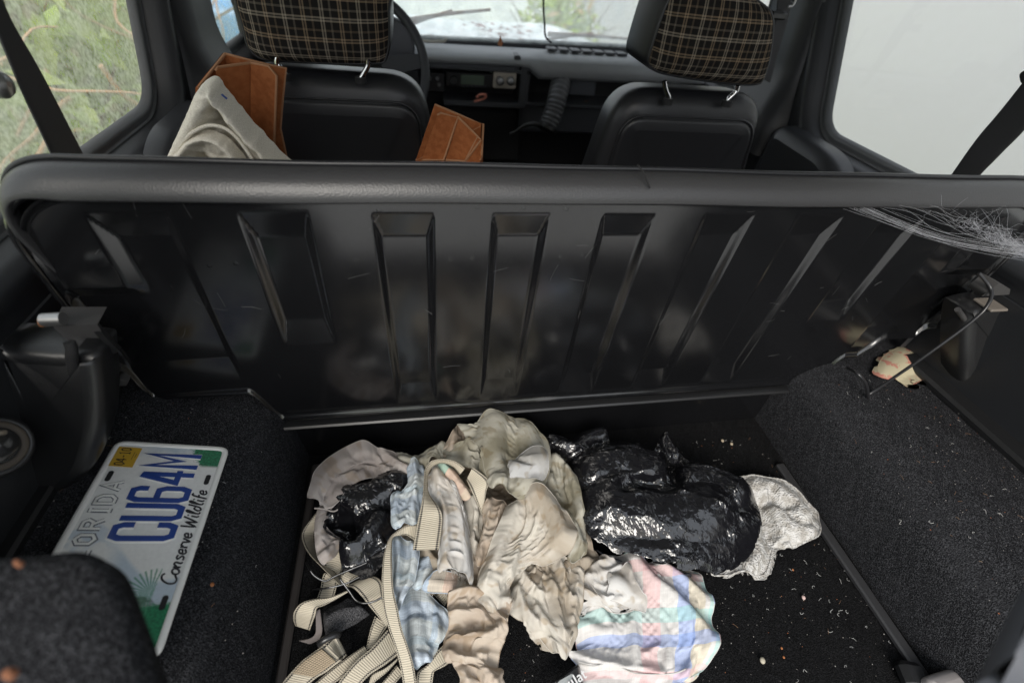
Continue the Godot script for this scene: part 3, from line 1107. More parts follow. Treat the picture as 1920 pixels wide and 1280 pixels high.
	# bits inside the trays
	for q in [[1075, 194], [1088, 195], [1100, 193], [1020, 194]]:
		b = MB.new()
		disc(b, on_z(q[0], q[1], -1.90), Vector3(0.1, 0.9, 0.3).normalized(), [[0.012, 0.0], [0.009, 0.004]], 7)
		part("dry_leaf", b, mat(lin(0.30, 0.15, 0.08), 0.9), t)
	# bent red wire
	b = MB.new()
	var ps := []
	for q in [[889, 190], [897, 188], [907, 185], [911, 180], [908, 177], [899, 178], [894, 183]]: ps.append(on_z(q[0], q[1], -1.83))
	b.tube(smooth(ps, 5), 0.0045, 8)
	single("red_wire", b, mat(lin(0.55, 0.20, 0.14), 0.5), "short red wire bent in a loop below the radio", "wire")
	# small things on the dashboard top
	b = MB.new()
	var lp := on_z(937, 84, -1.92)
	b.face([lp + Vector3(-0.008, 0.0, 0), lp + Vector3(0, 0.03, 0), lp + Vector3(0.012, 0.004, 0), lp + Vector3(0.004, -0.004, 0.01)])
	b.face([lp + Vector3(-0.008, 0.0, 0), lp + Vector3(0.004, -0.004, 0.01), lp + Vector3(0.002, 0.016, 0.012)])
	single("dry_leaf", b, mat(lin(0.45, 0.19, 0.09), 0.9), "curled orange leaf on the dashboard top", "leaf")
	b = MB.new()
	ps = []
	for q in [[784, 72], [790, 76], [812, 78], [832, 77], [836, 72]]: ps.append(on_z(q[0], q[1], -1.93))
	b.tube(smooth(ps, 4), 0.005, 8)
	single("handle", b, mat(lin(0.5, 0.48, 0.42), 0.6), "pale curved handle lying on the dashboard near the steering wheel", "handle")
	# corrugated hose
	var h := thing("air_hose", "black corrugated air hose hanging out of the open glove box", "hose", on_z(1040, 200, -1.78))
	ps = []
	for q in [[1052, 142, -1.93], [1052, 152, -1.86], [1046, 180, -1.80], [1038, 210, -1.77], [1027, 238, -1.75]]: ps.append(on_z(q[0], q[1], q[2]))
	ps = smooth(ps, 16)
	b = MB.new()
	rows = []
	for i in ps.size():
		var d: Vector3 = (ps[mini(i + 1, ps.size() - 1)] - ps[maxi(i - 1, 0)]).normalized()
		var u := d.cross(Vector3.BACK).normalized()
		var v := d.cross(u)
		var r := PackedVector3Array()
		for k in 20:
			var a := TAU * k / 20.0
			r.append(ps[i] + (u * cos(a) + v * sin(a)) * (0.033 + (0.0034 if i % 4 < 2 else -0.0014)))
		rows.append(r)
	b.grid(rows, true)
	part("corrugated_tube", b, mat(lin(0.09, 0.092, 0.10), 0.42), h)
	b = MB.new()
	b.tube([ps[-1], ps[-1] + (ps[-1] - ps[-3]).normalized() * 0.012], 0.036, 20)
	part("end_collar", b, M.plastic, h)
	b = MB.new()
	ps = []
	for q in [[1016, 236, -1.74], [1000, 232, -1.72], [982, 236, -1.71], [968, 246, -1.71], [956, 251, -1.71]]: ps.append(on_z(q[0], q[1], q[2]))
	b.tube(smooth(ps, 6), 0.0085, 8, 0.004)
	single("loose_cable", b, M.plastic, "black loose cable end sticking out beside the corrugated hose", "cable")
	# steering wheel
	var sc := on_z(668, 128, -1.60)
	var sw := thing("steering_wheel", "black steering wheel behind the driver seat head rest", "steering wheel", sc)
	var ax := Vector3(-0.02, 0.42, 0.9).normalized()
	b = MB.new()
	var loop := ring_of(sc, ax, 0.198, 64)
	loop.append(loop[0]); loop.append(loop[1])
	b.tube(loop, 0.0135, 12)
	part("rim", b, M.dash, sw)
	b = MB.new()
	disc(b, sc - ax * 0.03, ax, [[0.075, -0.02], [0.08, 0.0], [0.07, 0.02], [0.05, 0.028]], 28)
	part("hub", b, M.plastic, sw)
	for a in [0.15, PI - 0.15, -PI / 2]:
		b = MB.new()
		var d := (Vector3.RIGHT * cos(a) + (ax.cross(Vector3.RIGHT)) * sin(a)).normalized()
		var e := ax.cross(d)
		b.loft([sc + d * 0.06 - e * 0.03 - ax * 0.02, sc + d * 0.19 - e * 0.018, sc + d * 0.19 + e * 0.018, sc + d * 0.06 + e * 0.03 - ax * 0.02], [[0, -0.006], [0, 0.006]], ax)
		part("spoke", b, M.dash, sw)
	# gauge binnacle past the wheel
	b = MB.new()
	var gc := on_z(735, 82, -1.86)
	disc(b, gc, Vector3(0, 0.1, 1).normalized(), [[0.075, -0.05], [0.075, 0.0], [0.068, 0.004], [0.066, -0.004]], 30)
	part("gauge", b, mat(lin(0.10, 0.105, 0.12), 0.35), t)

# ---- belts ----
func strip(b: MB, pairs: Array, thick: float, vs := 1.0) -> void:
	# pairs of edge points; UV runs along in metres, across 0..1
	var ls := []
	var rs := []
	for p in pairs: ls.append(p[0]); rs.append(p[1])
	ls = smooth(ls, 8); rs = smooth(rs, 8)
	var nn := 7
	var top := []
	for i in ls.size():
		var a: Vector3 = ls[i]
		var e: Vector3 = rs[i]
		var d: Vector3 = (ls[mini(i + 1, ls.size() - 1)] + rs[mini(i + 1, ls.size() - 1)] - ls[maxi(i - 1, 0)] - rs[maxi(i - 1, 0)]).normalized()
		var nr := d.cross(e - a).normalized()
		if nr.y < 0 and absf(nr.y) > 0.2: nr = nr
		top.append([a, e, nr])
	var s := b.v.size()
	var along := 0.0
	for i in top.size():
		if i > 0: along += ((top[i][0] + top[i][1]) / 2.0 - (top[i - 1][0] + top[i - 1][1]) / 2.0).length()
		for side in 2:
			for j in nn:
				var k := float(j) / (nn - 1)
				var p: Vector3 = top[i][0].lerp(top[i][1], k)
				p += top[i][2] * (thick * (0.5 if side == 0 else -0.5))
				b.pt(p, Vector2(k, along * vs))
	var w := nn * 2
	for i in top.size() - 1:
		for j in nn - 1:
			b.quad(s + i * w + j, s + i * w + j + 1, s + (i + 1) * w + j + 1, s + (i + 1) * w + j)
			b.quad(s + i * w + nn + j + 1, s + i * w + nn + j, s + (i + 1) * w + nn + j, s + (i + 1) * w + nn + j + 1)
		b.quad(s + i * w, s + (i + 1) * w, s + (i + 1) * w + nn, s + i * w + nn)
		b.quad(s + (i + 1) * w + nn - 1, s + i * w + nn - 1, s + i * w + w - 1, s + (i + 1) * w + w - 1)

func belts() -> void:
	var bm := relief(tri_map(mat(lin(0.022, 0.022, 0.024), 0.7), 20.0), T.fine, 0.03)
	var t := thing("seat_belt", "black seat belt strap hanging across the left side window", "seat belt", on_x(120, 290, -0.49), "rear seat belts")
	var b := MB.new()
	strip(b, [[on_x(-40, -20, -0.49), on_x(-16, -60, -0.49)], [on_x(-8, 55, -0.49), on_x(14, 28, -0.49)], [on_x(45, 180, -0.49), on_x(78, 142, -0.49)], [on_x(96, 290, -0.49), on_x(150, 282, -0.488)], [on_x(118, 345, -0.485), on_x(176, 330, -0.483)]], 0.003)
	part("strap", b, bm, t)
	b = MB.new()
	disc(b, on_x(3, 158, -0.497), Vector3(1, 0, 0), [[0.016, -0.02], [0.016, 0.0], [0.012, 0.006], [0.004, 0.008]], 18)
	single("coat_hook", b, M.steel, "small round metal fastener by the left seat belt", "fastener")
	t = thing("seat_belt", "black seat belt strap slanting across the right side window", "seat belt", on_x(1800, 330, 1.06), "rear seat belts")
	b = MB.new()
	strip(b, [[on_x(1935, 135, 1.06), on_x(1990, 120, 1.06)], [on_x(1880, 205, 1.06), on_x(1935, 225, 1.06)], [on_x(1832, 262, 1.058), on_x(1880, 285, 1.058)], [on_x(1788, 324, 1.055), on_x(1838, 328, 1.055)], [on_x(1768, 352, 1.05), on_x(1815, 360, 1.05)]], 0.003)
	part("strap", b, bm, t)
	b = MB.new()
	b.loft(rounded([on_x(1916, 138, 1.055), on_x(1935, 128, 1.055), on_x(1990, 118, 1.055), on_x(1990, 150, 1.055), on_x(1920, 158, 1.055)], 0.006, 3), [[0, -0.006], [0, 0.006]], Vector3.RIGHT)
	part("guide", b, M.plastic, t)
	# front belts on the door posts
	t = thing("seat_belt", "black front seat belt hanging on the left door post", "seat belt", on_x(395, 100, -0.49), "front seat belts")
	b = MB.new()
	strip(b, [[on_x(366, -60, -0.495), on_x(378, -60, -0.495)], [on_x(376, 0, -0.495), on_x(388, 0, -0.495)], [on_x(386, 60, -0.495), on_x(397, 56, -0.495)], [on_x(400, 118, -0.495), on_x(405, 110, -0.495)]], 0.003)
	part("strap", b, bm, t)
	t = thing("seat_belt", "black front seat belt with buckle on the right door post", "seat belt", on_z(1460, 60, -1.30), "front seat belts")
	b = MB.new()
	strip(b, [[on_z(1462, -40, -1.33), on_z(1492, -40, -1.33)], [on_z(1455, 30, -1.33), on_z(1478, 34, -1.33)], [on_z(1444, 80, -1.33), on_z(1462, 88, -1.33)], [on_z(1434, 150, -1.33), on_z(1444, 155, -1.33)]], 0.003)
	part("strap", b, bm, t)
	b = MB.new()
	pbox(b, 1448, 22, 1478, 38, -1.31, 0.02, 0.004)
	part("buckle", b, M.plastic, t)
	b = MB.new()
	b.tube(smooth([on_z(1482, -8, -1.31), on_z(1491, 0, -1.31), on_z(1486, 10, -1.31), on_z(1478, 12, -1.31)], 5), 0.004, 8)
	part("guide_ring", b, M.steel, t)

# ---- mouldings, cable, web and other fittings ----
func fittings() -> void:
	var b := MB.new()
	# pillar trims
	for s in [-1, 1]:
		b = MB.new()
		var rows := []
		for i in 25:
			var y := 0.40 + 0.72 * i / 24.0
			var k := smoothstep(0.62, 0.46, y)
			var zc := -1.40 - 0.16 * (y - 0.5)
			var r := PackedVector3Array()
			var x0 := -0.515 if s < 0 else 1.085
			for q in [[-0.16, 0.0], [-0.14, 0.02], [-0.11, 0.028], [0.02, 0.03], [0.06, 0.022], [0.075, 0.0]]:
				r.append(Vector3(x0 - s * (q[1] * (1.0 + 1.6 * k)), y, zc + q[0] * (1.0 + 0.25 * k)))
			rows.append(r)
		b.grid(rows)
		struct("pillar_trim", b, M.trim)
		# low bulge at the pillar's foot
		b = MB.new()
		var x1 := -0.515 if s < 0 else 1.085
		var o := dense(rounded([Vector3(x1, 0.30, -1.32), Vector3(x1, 0.505, -1.30), Vector3(x1, 0.50, -1.05), Vector3(x1, 0.44, -0.95), Vector3(x1, 0.30, -0.95)], 0.05, 6), 0.03)
		b.loft(o, [[0.0, 0.0], [0.002, 0.03], [0.012, 0.05], [0.035, 0.06]], Vector3(-s, 0, 0), false, true)
		struct("pillar_foot", b, M.trim)
	# moulded housings at the bench's ends
	b = MB.new()
	var hl := []
	for q in [[-30, 655, -0.525], [10, 646, -0.525], [100, 652, -0.525], [180, 656, -0.525], [193, 690, -0.515], [198, 770, -0.49], [190, 830, -0.47], [160, 892, -0.45], [60, 945, -0.43], [-40, 950, -0.43]]: hl.append(on_z(q[0], q[1], q[2]))
	hl = dense(smooth(hl, 4, true), 0.02)
	b.loft(hl, [[0.02, 0.012], [0.010, 0.010], [0.003, 0.004], [0.0, -0.006], [0.0, -0.025], [0.004, -0.05]], Vector3(0, 0.05, 1).normalized(), true, false)
	var o1 := part("hinge_housing", b, M.plastic, self)
	o1.name = numbered("hinge_housing")
	o1.set_meta("label", "black moulded plastic housing beside the license plate"); o1.set_meta("category", "housing"); o1.set_meta("group", "hinge housings")
	b = MB.new()
	b.box(on_z(96, 648, -0.545) + Vector3(0, 0.004, 0), Vector3(0.05, 0.008, 0.05), 0.002)
	part("cap", b, mat(lin(0.16, 0.14, 0.12), 0.6), o1)
	b = MB.new()
	hl = []
	for q in [[1806, 598, -0.55], [1822, 580, -0.55], [1870, 570, -0.55], [1925, 568, -0.55], [1960, 580, -0.54], [1960, 760, -0.47], [1880, 766, -0.47], [1812, 742, -0.49], [1800, 690, -0.51]]: hl.append(on_z(q[0], q[1], q[2]))
	hl = dense(smooth(hl, 4, true), 0.02)
	b.loft(hl, [[0.02, 0.012], [0.010, 0.010], [0.003, 0.004], [0.0, -0.006], [0.0, -0.025], [0.004, -0.05]], Vector3(0, 0.05, 1).normalized(), true, false)
	o1 = part("hinge_housing", b, M.plastic, self)
	o1.name = numbered("hinge_housing")
	o1.set_meta("label", "black moulded plastic housing below the cobweb"); o1.set_meta("category", "housing"); o1.set_meta("group", "hinge housings")
	b = MB.new()
	b.box(on_z(1858, 571, -0.55), Vector3(0.04, 0.006, 0.04), 0.002)
	part("cap", b, mat(lin(0.16, 0.14, 0.12), 0.6), o1)
	# trim along the outer edge of both arches
	b = MB.new()
	b.box(Vector3(-0.560, 0.2446, -0.30), Vector3(0.12, 0.022, 0.62), 0.004, Basis(Vector3.BACK, -0.12))
	struct("arch_trim", b, M.plastic)
	b = MB.new()
	b.box(Vector3(1.095, 0.212, -0.30), Vector3(0.09, 0.022, 0.62), 0.006, Basis(Vector3.BACK, 0.1))
	struct("arch_trim", b, M.plastic)
	# round lamp on the left
	var lc := on_z(-14, 838, -0.42)
	var la := thing("round_lamp", "round black lamp body with beige inner rim below the plastic housing", "lamp", lc)
	var ax := (eye - lc).normalized().lerp(Vector3(0.7, 0.5, 0.3), 0.5).normalized()
	b = MB.new()
	disc(b, lc, ax, [[0.034, -0.05], [0.036, 0.0], [0.034, 0.006], [0.030, 0.004]], 36)
	part("body", b, M.plastic, la)
	b = MB.new()
	disc(b, lc + ax * 0.0065, ax, [[0.0295, 0.0], [0.028, 0.003], [0.023, 0.002]], 36)
	part("inner_rim", b, mat(lin(0.07, 0.056, 0.042), 0.6), la)
	b = MB.new()
	disc(b, lc + ax * 0.011, ax, [[0.022, 0.0], [0.02, 0.004], [0.012, 0.007], [0.004, 0.008]], 36)
	part("lens", b, mat(lin(0.02, 0.02, 0.02), 0.15), la)
	b = MB.new()
	b.tube([lc + ax * 0.016 + Vector3(-0.025, 0.018, 0), lc + ax * 0.016 + Vector3(0.022, 0.023, 0.0)], 0.0025, 8)
	part("wire_guard", b, mat(lin(0.2, 0.17, 0.13), 0.5), la)
	# bowden cable on the right
	b = MB.new()
	var ps := []
	for q in [[1836, 512, -0.56], [1858, 540, -0.54], [1856, 566, -0.52], [1826, 600, -0.51], [1740, 664, -0.51], [1650, 726, -0.52], [1626, 742, -0.52], [1613, 758, -0.52], [1613, 770, -0.515], [1622, 772, -0.51], [1629, 756, -0.51], [1625, 722, -0.515], [1608, 700, -0.53], [1590, 690, -0.56]]: ps.append(on_z(q[0], q[1], q[2]))
	b.tube(smooth(ps, 8), 0.0031, 8)
	single("release_cable", b, mat(lin(0.018, 0.018, 0.02), 0.3), "thin black release cable looping down from the right seat latch", "cable")
	# crumpled paper in the gap
	b = MB.new()
	var rng := RandomNumberGenerator.new()
	rng.seed = 5
	var nz := FastNoiseLite.new()
	nz.seed = 40; nz.frequency = 14.0; nz.noise_type = FastNoiseLite.TYPE_CELLULAR; nz.cellular_return_type = FastNoiseLite.RETURN_DISTANCE2_SUB
	b = drape([[1652, 692], [1660, 664], [1688, 646], [1730, 634], [1752, 640], [1756, 668], [1748, 692], [1722, 710], [1690, 704]], [1, 4, 6, 8], 1.7, 1.7, 0.206, [[0.010, 30, [[1670, 685], [1705, 665], [1745, 660]]]], {"mid": 0.222, "bend": 0.12, "cell": 0.0045})
	var rows := []
	var pm := mat(Color.WHITE, 0.85)
	pm.albedo_texture = ramp(noise_image(256, 0.012, 61), lin(0.46, 0.20, 0.15), lin(0.46, 0.41, 0.28), 0.24, 0.34)
	pm.uv1_scale = Vector3(5, 5, 1)
	single("crumpled_paper", b, pm, "crumpled cream and red paper wedged under the right seat end", "paper")
	# cobweb
	var wb := thing("cobweb", "dusty grey cobweb stretched from bench top to right side wall", "cobweb", eye + ray(1850, 440) * 1.05)
	b = MB.new()
	for k in 15:
		var a := seat_px(1585 + rng.randf_range(-8, 60), 386 + rng.randf_range(-5, 7), 0.008)
		var e := eye + ray(1925 + rng.randf_range(0, 20), 480 + rng.randfn() * 9.0) * (0.98 + rng.randf_range(-0.01, 0.01))
		var m := a.lerp(e, 0.55) + Vector3(0, -0.012 + rng.randfn() * 0.002, 0)
		b.tube(smooth([a, m, e], 6), 0.00012, 3)
	for k in 26:
		var a := seat_px(rng.randf_range(1640, 1930), 386 + rng.randf_range(-6, 12), 0.008)
		var px := rng.randf_range(1780, 1935)
		var e := eye + ray(px, lerpf(440, 484, (px - 1780) / 155.0) - rng.randf_range(0, 50)) * (0.99 + rng.randf_range(-0.02, 0.02))
		b.tube(smooth([a, a.lerp(e, 0.3) + Vector3(rng.randfn(), rng.randfn(), rng.randfn()) * 0.003, a.lerp(e, 0.65) + Vector3(rng.randfn(), -1.0, rng.randfn()) * 0.005, e], 4), rng.randf_range(0.00007, 0.00015), 3)
	part("threads", b, mat(lin(0.55, 0.56, 0.6), 0.8), wb).set_meta("kind", "stuff")
	b = MB.new()
	for k in 300:
		var px := 1935.0 - absf(rng.randfn()) * 60.0
		var py := lerpf(405, 484, clampf((px - 1760) / 175.0, 0, 1)) - absf(rng.randfn()) * 14.0
		var a := eye + ray(px, py) * (0.99 + rng.randf_range(-0.015, 0.015))
		var d := Vector3(rng.randfn(), rng.randfn() * 0.5 - 0.2, rng.randfn()).normalized() * rng.randf_range(0.004, 0.013)
		b.tube([a - d, a + Vector3(rng.randfn(), rng.randfn(), rng.randfn()) * 0.003, a + d], 0.00011, 3)
	part("tangle", b, mat(lin(0.5, 0.51, 0.55), 0.8), wb).set_meta("kind", "stuff")
	# felt bundle close to the lens
	b = MB.new()
	nz.noise_type = FastNoiseLite.TYPE_SIMPLEX_SMOOTH; nz.frequency = 6.0
	rows = []
	var tops := [on_y(205, 1022, 0.485), Vector3(-0.50, 0.50, on_y(205, 1022, 0.485).z), Vector3(-0.50, 0.47, -0.02), on_y(345, 1420, 0.45)]
	var ol := dense(rounded(tops, 0.028, 8), 0.012)
	var mid := Vector3.ZERO
	for p in ol: mid += p
	mid /= ol.size()
	for q in [[0.0, 0.016, 0.0], [0.3, 0.016, 0.0], [0.6, 0.014, 0.0], [0.8, 0.012, 0.0], [0.92, 0.006, 0.0], [0.985, -0.004, 0.0], [1.0, -0.02, 0.0], [0.97, -0.05, 0.02], [0.80, -0.10, 0.06], [0.6, -0.18, 0.12], [0.5, -0.27, 0.16]]:
		var r := PackedVector3Array()
		for p in ol:
			var c: Vector3 = mid.lerp(p, q[0]) + Vector3(-q[2] * 0.8, q[1], 0)
			c += Vector3(0, 0.008, 0) * nz.get_noise_3d(c.x, c.y, c.z)
			r.append(c)
		rows.append(r)
	b.grid(rows, true)
	var fb := thing("felt_cover", "dark felt covered bundle standing over the near end of the license plate", "cover", Vector3(-0.45, 0.24, -0.05))
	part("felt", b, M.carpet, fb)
	for q in [[32, 1055, 0.0022], [15, 1262, 0.0034]]:
		b = MB.new()
		var c := on_y(q[0], q[1], 0.512)
		disc(b, c, Vector3(0.1, 1, 0.1).normalized(), [[q[2], -0.004], [q[2] * 0.9, 0.001], [q[2] * 0.5, 0.003]], 9)
		part("rust_flake", b, mat(lin(0.22, 0.09, 0.045), 0.95), fb)
	# door edge and striker on the right
	b = MB.new()
	var dp := []
	for q in [[1925, 1105], [1985, 1110], [1985, 1330], [1815, 1330], [1842, 1278]]: dp.append(eye + ray(q[0], q[1]) * 0.52)
	var dax: Vector3 = (dp[1] - dp[0]).cross(dp[3] - dp[0]).normalized()
	b.loft(dense(rounded(dp, 0.01, 4), 0.02), [[0.01, -0.04], [0.0, -0.03], [0.0, -0.006], [0.003, 0.0], [0.01, 0.002]], dax)
	single("door_edge", b, mat(lin(0.085, 0.09, 0.105), 0.5), "slate grey edge of the open rear door on the right", "door")
	var stp := thing("door_striker", "worn bright metal door striker at the rear end of cargo floor", "striker", on_y(1760, 1262, 0.0))
	b = MB.new()
	var sc0 := on_y(1768, 1282, 0.03)
	var so := dense(rounded([sc0 + Vector3(-0.035, 0, -0.012), sc0 + Vector3(0.03, 0, -0.016), sc0 + Vector3(0.045, 0, 0.02), sc0 + Vector3(-0.03, 0, 0.022)], 0.015, 8), 0.004)
	b.loft(so, [[0.0, -0.03], [0.0, 0.006], [0.002, 0.012], [0.007, 0.016], [0.014, 0.0175]], Vector3.UP)
	part("body", b, mat(lin(0.34, 0.315, 0.31), 0.45, 0.2), stp)
	b = MB.new()
	b.box(on_y(1712, 1268, 0.014), Vector3(0.04, 0.026, 0.04), 0.008, Basis(Vector3.UP, -0.3))
	part("base", b, M.plastic, stp)

# ---- cardboard and the garment on it ----
func board(b: MB, px: Array, d: Vector3) -> void:
	# px: [x, y, z] corners of a sheet about four millimetres thick
	var ps := []
	for q in px: ps.append(on_z(q[0], q[1], q[2]))
	var ax: Vector3 = (ps[1] - ps[0]).cross(ps[-1] - ps[0]).normalized()
	if ax.dot(d) < 0: ax = -ax
	b.loft(ps, [[0, -0.004], [0, 0.0]], ax)

func boxes() -> void:
	var t := thing("cardboard_box", "open brown cardboard box with tall flaps under a beige garment", "box", on_z(455, 300, -0.95) - Vector3(0, 0.3, 0), "cardboard boxes on the rear seat")
	var sets := [
		["flap", [[422, 101, -1.0], [480, 116, -1.0], [536, 128, -1.0], [530, 180, -1.0], [525, 240, -1.0], [538, 300, -1.0], [540, 560, -1.0], [430, 560, -1.0]]],
		["side", [[371, 166, -0.90], [422, 101, -1.0], [430, 560, -1.0], [380, 560, -0.90]]],
		["inner_flap", [[404, 132, -0.93], [409, 126, -0.93], [468, 118, -0.975], [468, 560, -0.975], [404, 560, -0.93]]],
		["inner_flap", [[469, 118, -0.975], [503, 124, -0.965], [518, 142, -0.96], [513, 280, -0.96], [518, 560, -0.96], [469, 560, -0.975]]]]
	for s in sets:
		var b := MB.new()
		board(b, s[1], Vector3(0, 0, 1))
		var o := part(s[0], b, M.card, t)
		b = MB.new()
		var ep := []
		for q in s[1]: if q[1] < 330: ep.append(on_z(q[0], q[1], q[2] - 0.002))
		if ep.size() > 1:
			b.tube(ep, 0.0026, 5)
			part("cut_edge", b, M.card_edge, o)
	t = thing("cardboard_box", "small open brown cardboard box between the front seats", "box", on_z(845, 300, -0.95) - Vector3(0, 0.3, 0), "cardboard boxes on the rear seat")
	sets = [
		["flap", [[815, 196, -0.98], [858, 214, -0.98], [906, 233, -0.98], [904, 560, -0.98], [700, 560, -0.98], [780, 300, -0.98]]],
		["side", [[906, 233, -0.98], [903, 292, -0.90], [900, 300, -0.90], [898, 560, -0.90], [904, 560, -0.98]]],
		["inner_flap", [[820, 216, -0.955], [826, 212, -0.955], [858, 220, -0.965], [832, 300, -0.945], [760, 560, -0.93], [740, 560, -0.93], [790, 300, -0.945]]],
		["inner_flap", [[858, 219, -0.966], [896, 256, -0.93], [872, 302, -0.935], [860, 560, -0.935], [762, 560, -0.95], [832, 300, -0.95]]],
		["inner_flap", [[896, 257, -0.93], [902, 262, -0.925], [898, 560, -0.925], [872, 560, -0.93], [874, 300, -0.932]]]]
	for s in sets:
		var b := MB.new()
		board(b, s[1], Vector3(0, 0, 1))
		var o := part(s[0], b, M.card, t)
		b = MB.new()
		var ep := []
		for q in s[1]: if q[1] < 330: ep.append(on_z(q[0], q[1], q[2] - 0.002))
		if ep.size() > 1:
			b.tube(ep, 0.0026, 5)
			part("cut_edge", b, M.card_edge, o)
	var fm := mat(Color.WHITE, 1.0, 0.0, 0.2)
	fm.albedo_texture = ramp(noise_image(256, 0.18, 71), lin(0.66, 0.62, 0.53), lin(0.80, 0.76, 0.67), 0.3, 0.7)
	tri_map(fm, 7.0)
	fm = relief(fm, T.fine, 0.05)
	var g := thing("beige_garment", "beige fleece garment draped over the cardboard box behind the bench", "garment", on_z(420, 300, -0.88) - Vector3(0, 0.2, 0))
	var b := cloth([[285, 350], [312, 298], [328, 265], [346, 226], [362, 190], [376, 160], [396, 145], [412, 150], [426, 168], [448, 196], [472, 226], [505, 262], [540, 300], [585, 350]], 0.0, [
		[0.045, 36, [[402, 150], [380, 200], [345, 270], [318, 330]]],
		[0.050, 34, [[404, 150], [446, 210], [492, 262], [550, 330]]],
		[-0.022, 12, [[410, 190], [420, 236], [438, 272]]],
		[0.012, 12, [[378, 184], [400, 190], [414, 214]]]],
		{"wall": -0.88, "edge": 10, "drop": 0.03, "crumple": 0.002, "step": 3.0, "round": 5})
	part("body", b, fm, g)
	b = cloth([[305, 350], [322, 300], [338, 270], [360, 246], [392, 233], [425, 240], [452, 264], [478, 300], [500, 350]], 0.034, [
		[0.020, 26, [[340, 330], [350, 275], [392, 240], [440, 262], [475, 320]]], [-0.03, 18, [[370, 345], [388, 290], [410, 345]]]], {"wall": -0.88, "edge": 8, "drop": 0.02, "crumple": 0.002, "step": 3.0, "round": 5})
	part("lower_flap", b, fm, g)
	b = MB.new()
	var hp := []
	for q in [[326, 296], [340, 268], [362, 247], [392, 235], [424, 242], [450, 266], [474, 300]]: hp.append(on_z(q[0], q[1], -0.88 + 0.047))
	b.tube(smooth(hp, 6), 0.0028, 8)
	part("hem", b, fm, g)
	b = MB.new()
	b.box(on_z(420, 181, -0.845), Vector3(0.009, 0.003, 0.002), 0.0005, Basis(Vector3.BACK, -0.8))
	part("ink_mark", b, mat(lin(0.03, 0.06, 0.2), 0.8), g)

# ---- license plate ----
var P0 := Vector3(-0.461, 0.2425, -0.214)
var PA := Vector3(-0.023, -0.052, -0.9983).normalized()
var PB := Vector3(0.9605, -0.263, -0.007).normalized()
var PN := Vector3.UP
func pp(u: float, w: float, h: float) -> Vector3:
	return P0 + PA * u + PB * w + PN * h

func stroke(b: MB, pts: Array, wid: float, h0: float, h1: float) -> void:
	# a raised, mitred line on the plate; pts in plate metres (u, w)
	var n := pts.size()
	var rows := []
	for i in n:
		var p: Vector2 = pts[i]
		var d0: Vector2 = (p - pts[maxi(i - 1, 0)]).normalized()
		var d1: Vector2 = (pts[mini(i + 1, n - 1)] - p).normalized()
		if i == 0: d0 = d1
		if i == n - 1: d1 = d0
		var m := (d0 + d1).normalized()
		if (d0 + d1).length() < 0.01: m = d0
		var k := 1.0 / maxf(0.45, m.dot(d1))
		var s := Vector2(-m.y, m.x) * (wid / 2.0 * k)
		var r := PackedVector3Array()
		r.append(pp(p.x + s.x * 1.12, p.y + s.y * 1.12, h0)); r.append(pp(p.x + s.x * 0.86, p.y + s.y * 0.86, h1))
		r.append(pp(p.x - s.x * 0.86, p.y - s.y * 0.86, h1)); r.append(pp(p.x - s.x * 1.12, p.y - s.y * 1.12, h0))
		rows.append(r)
	b.grid(rows)

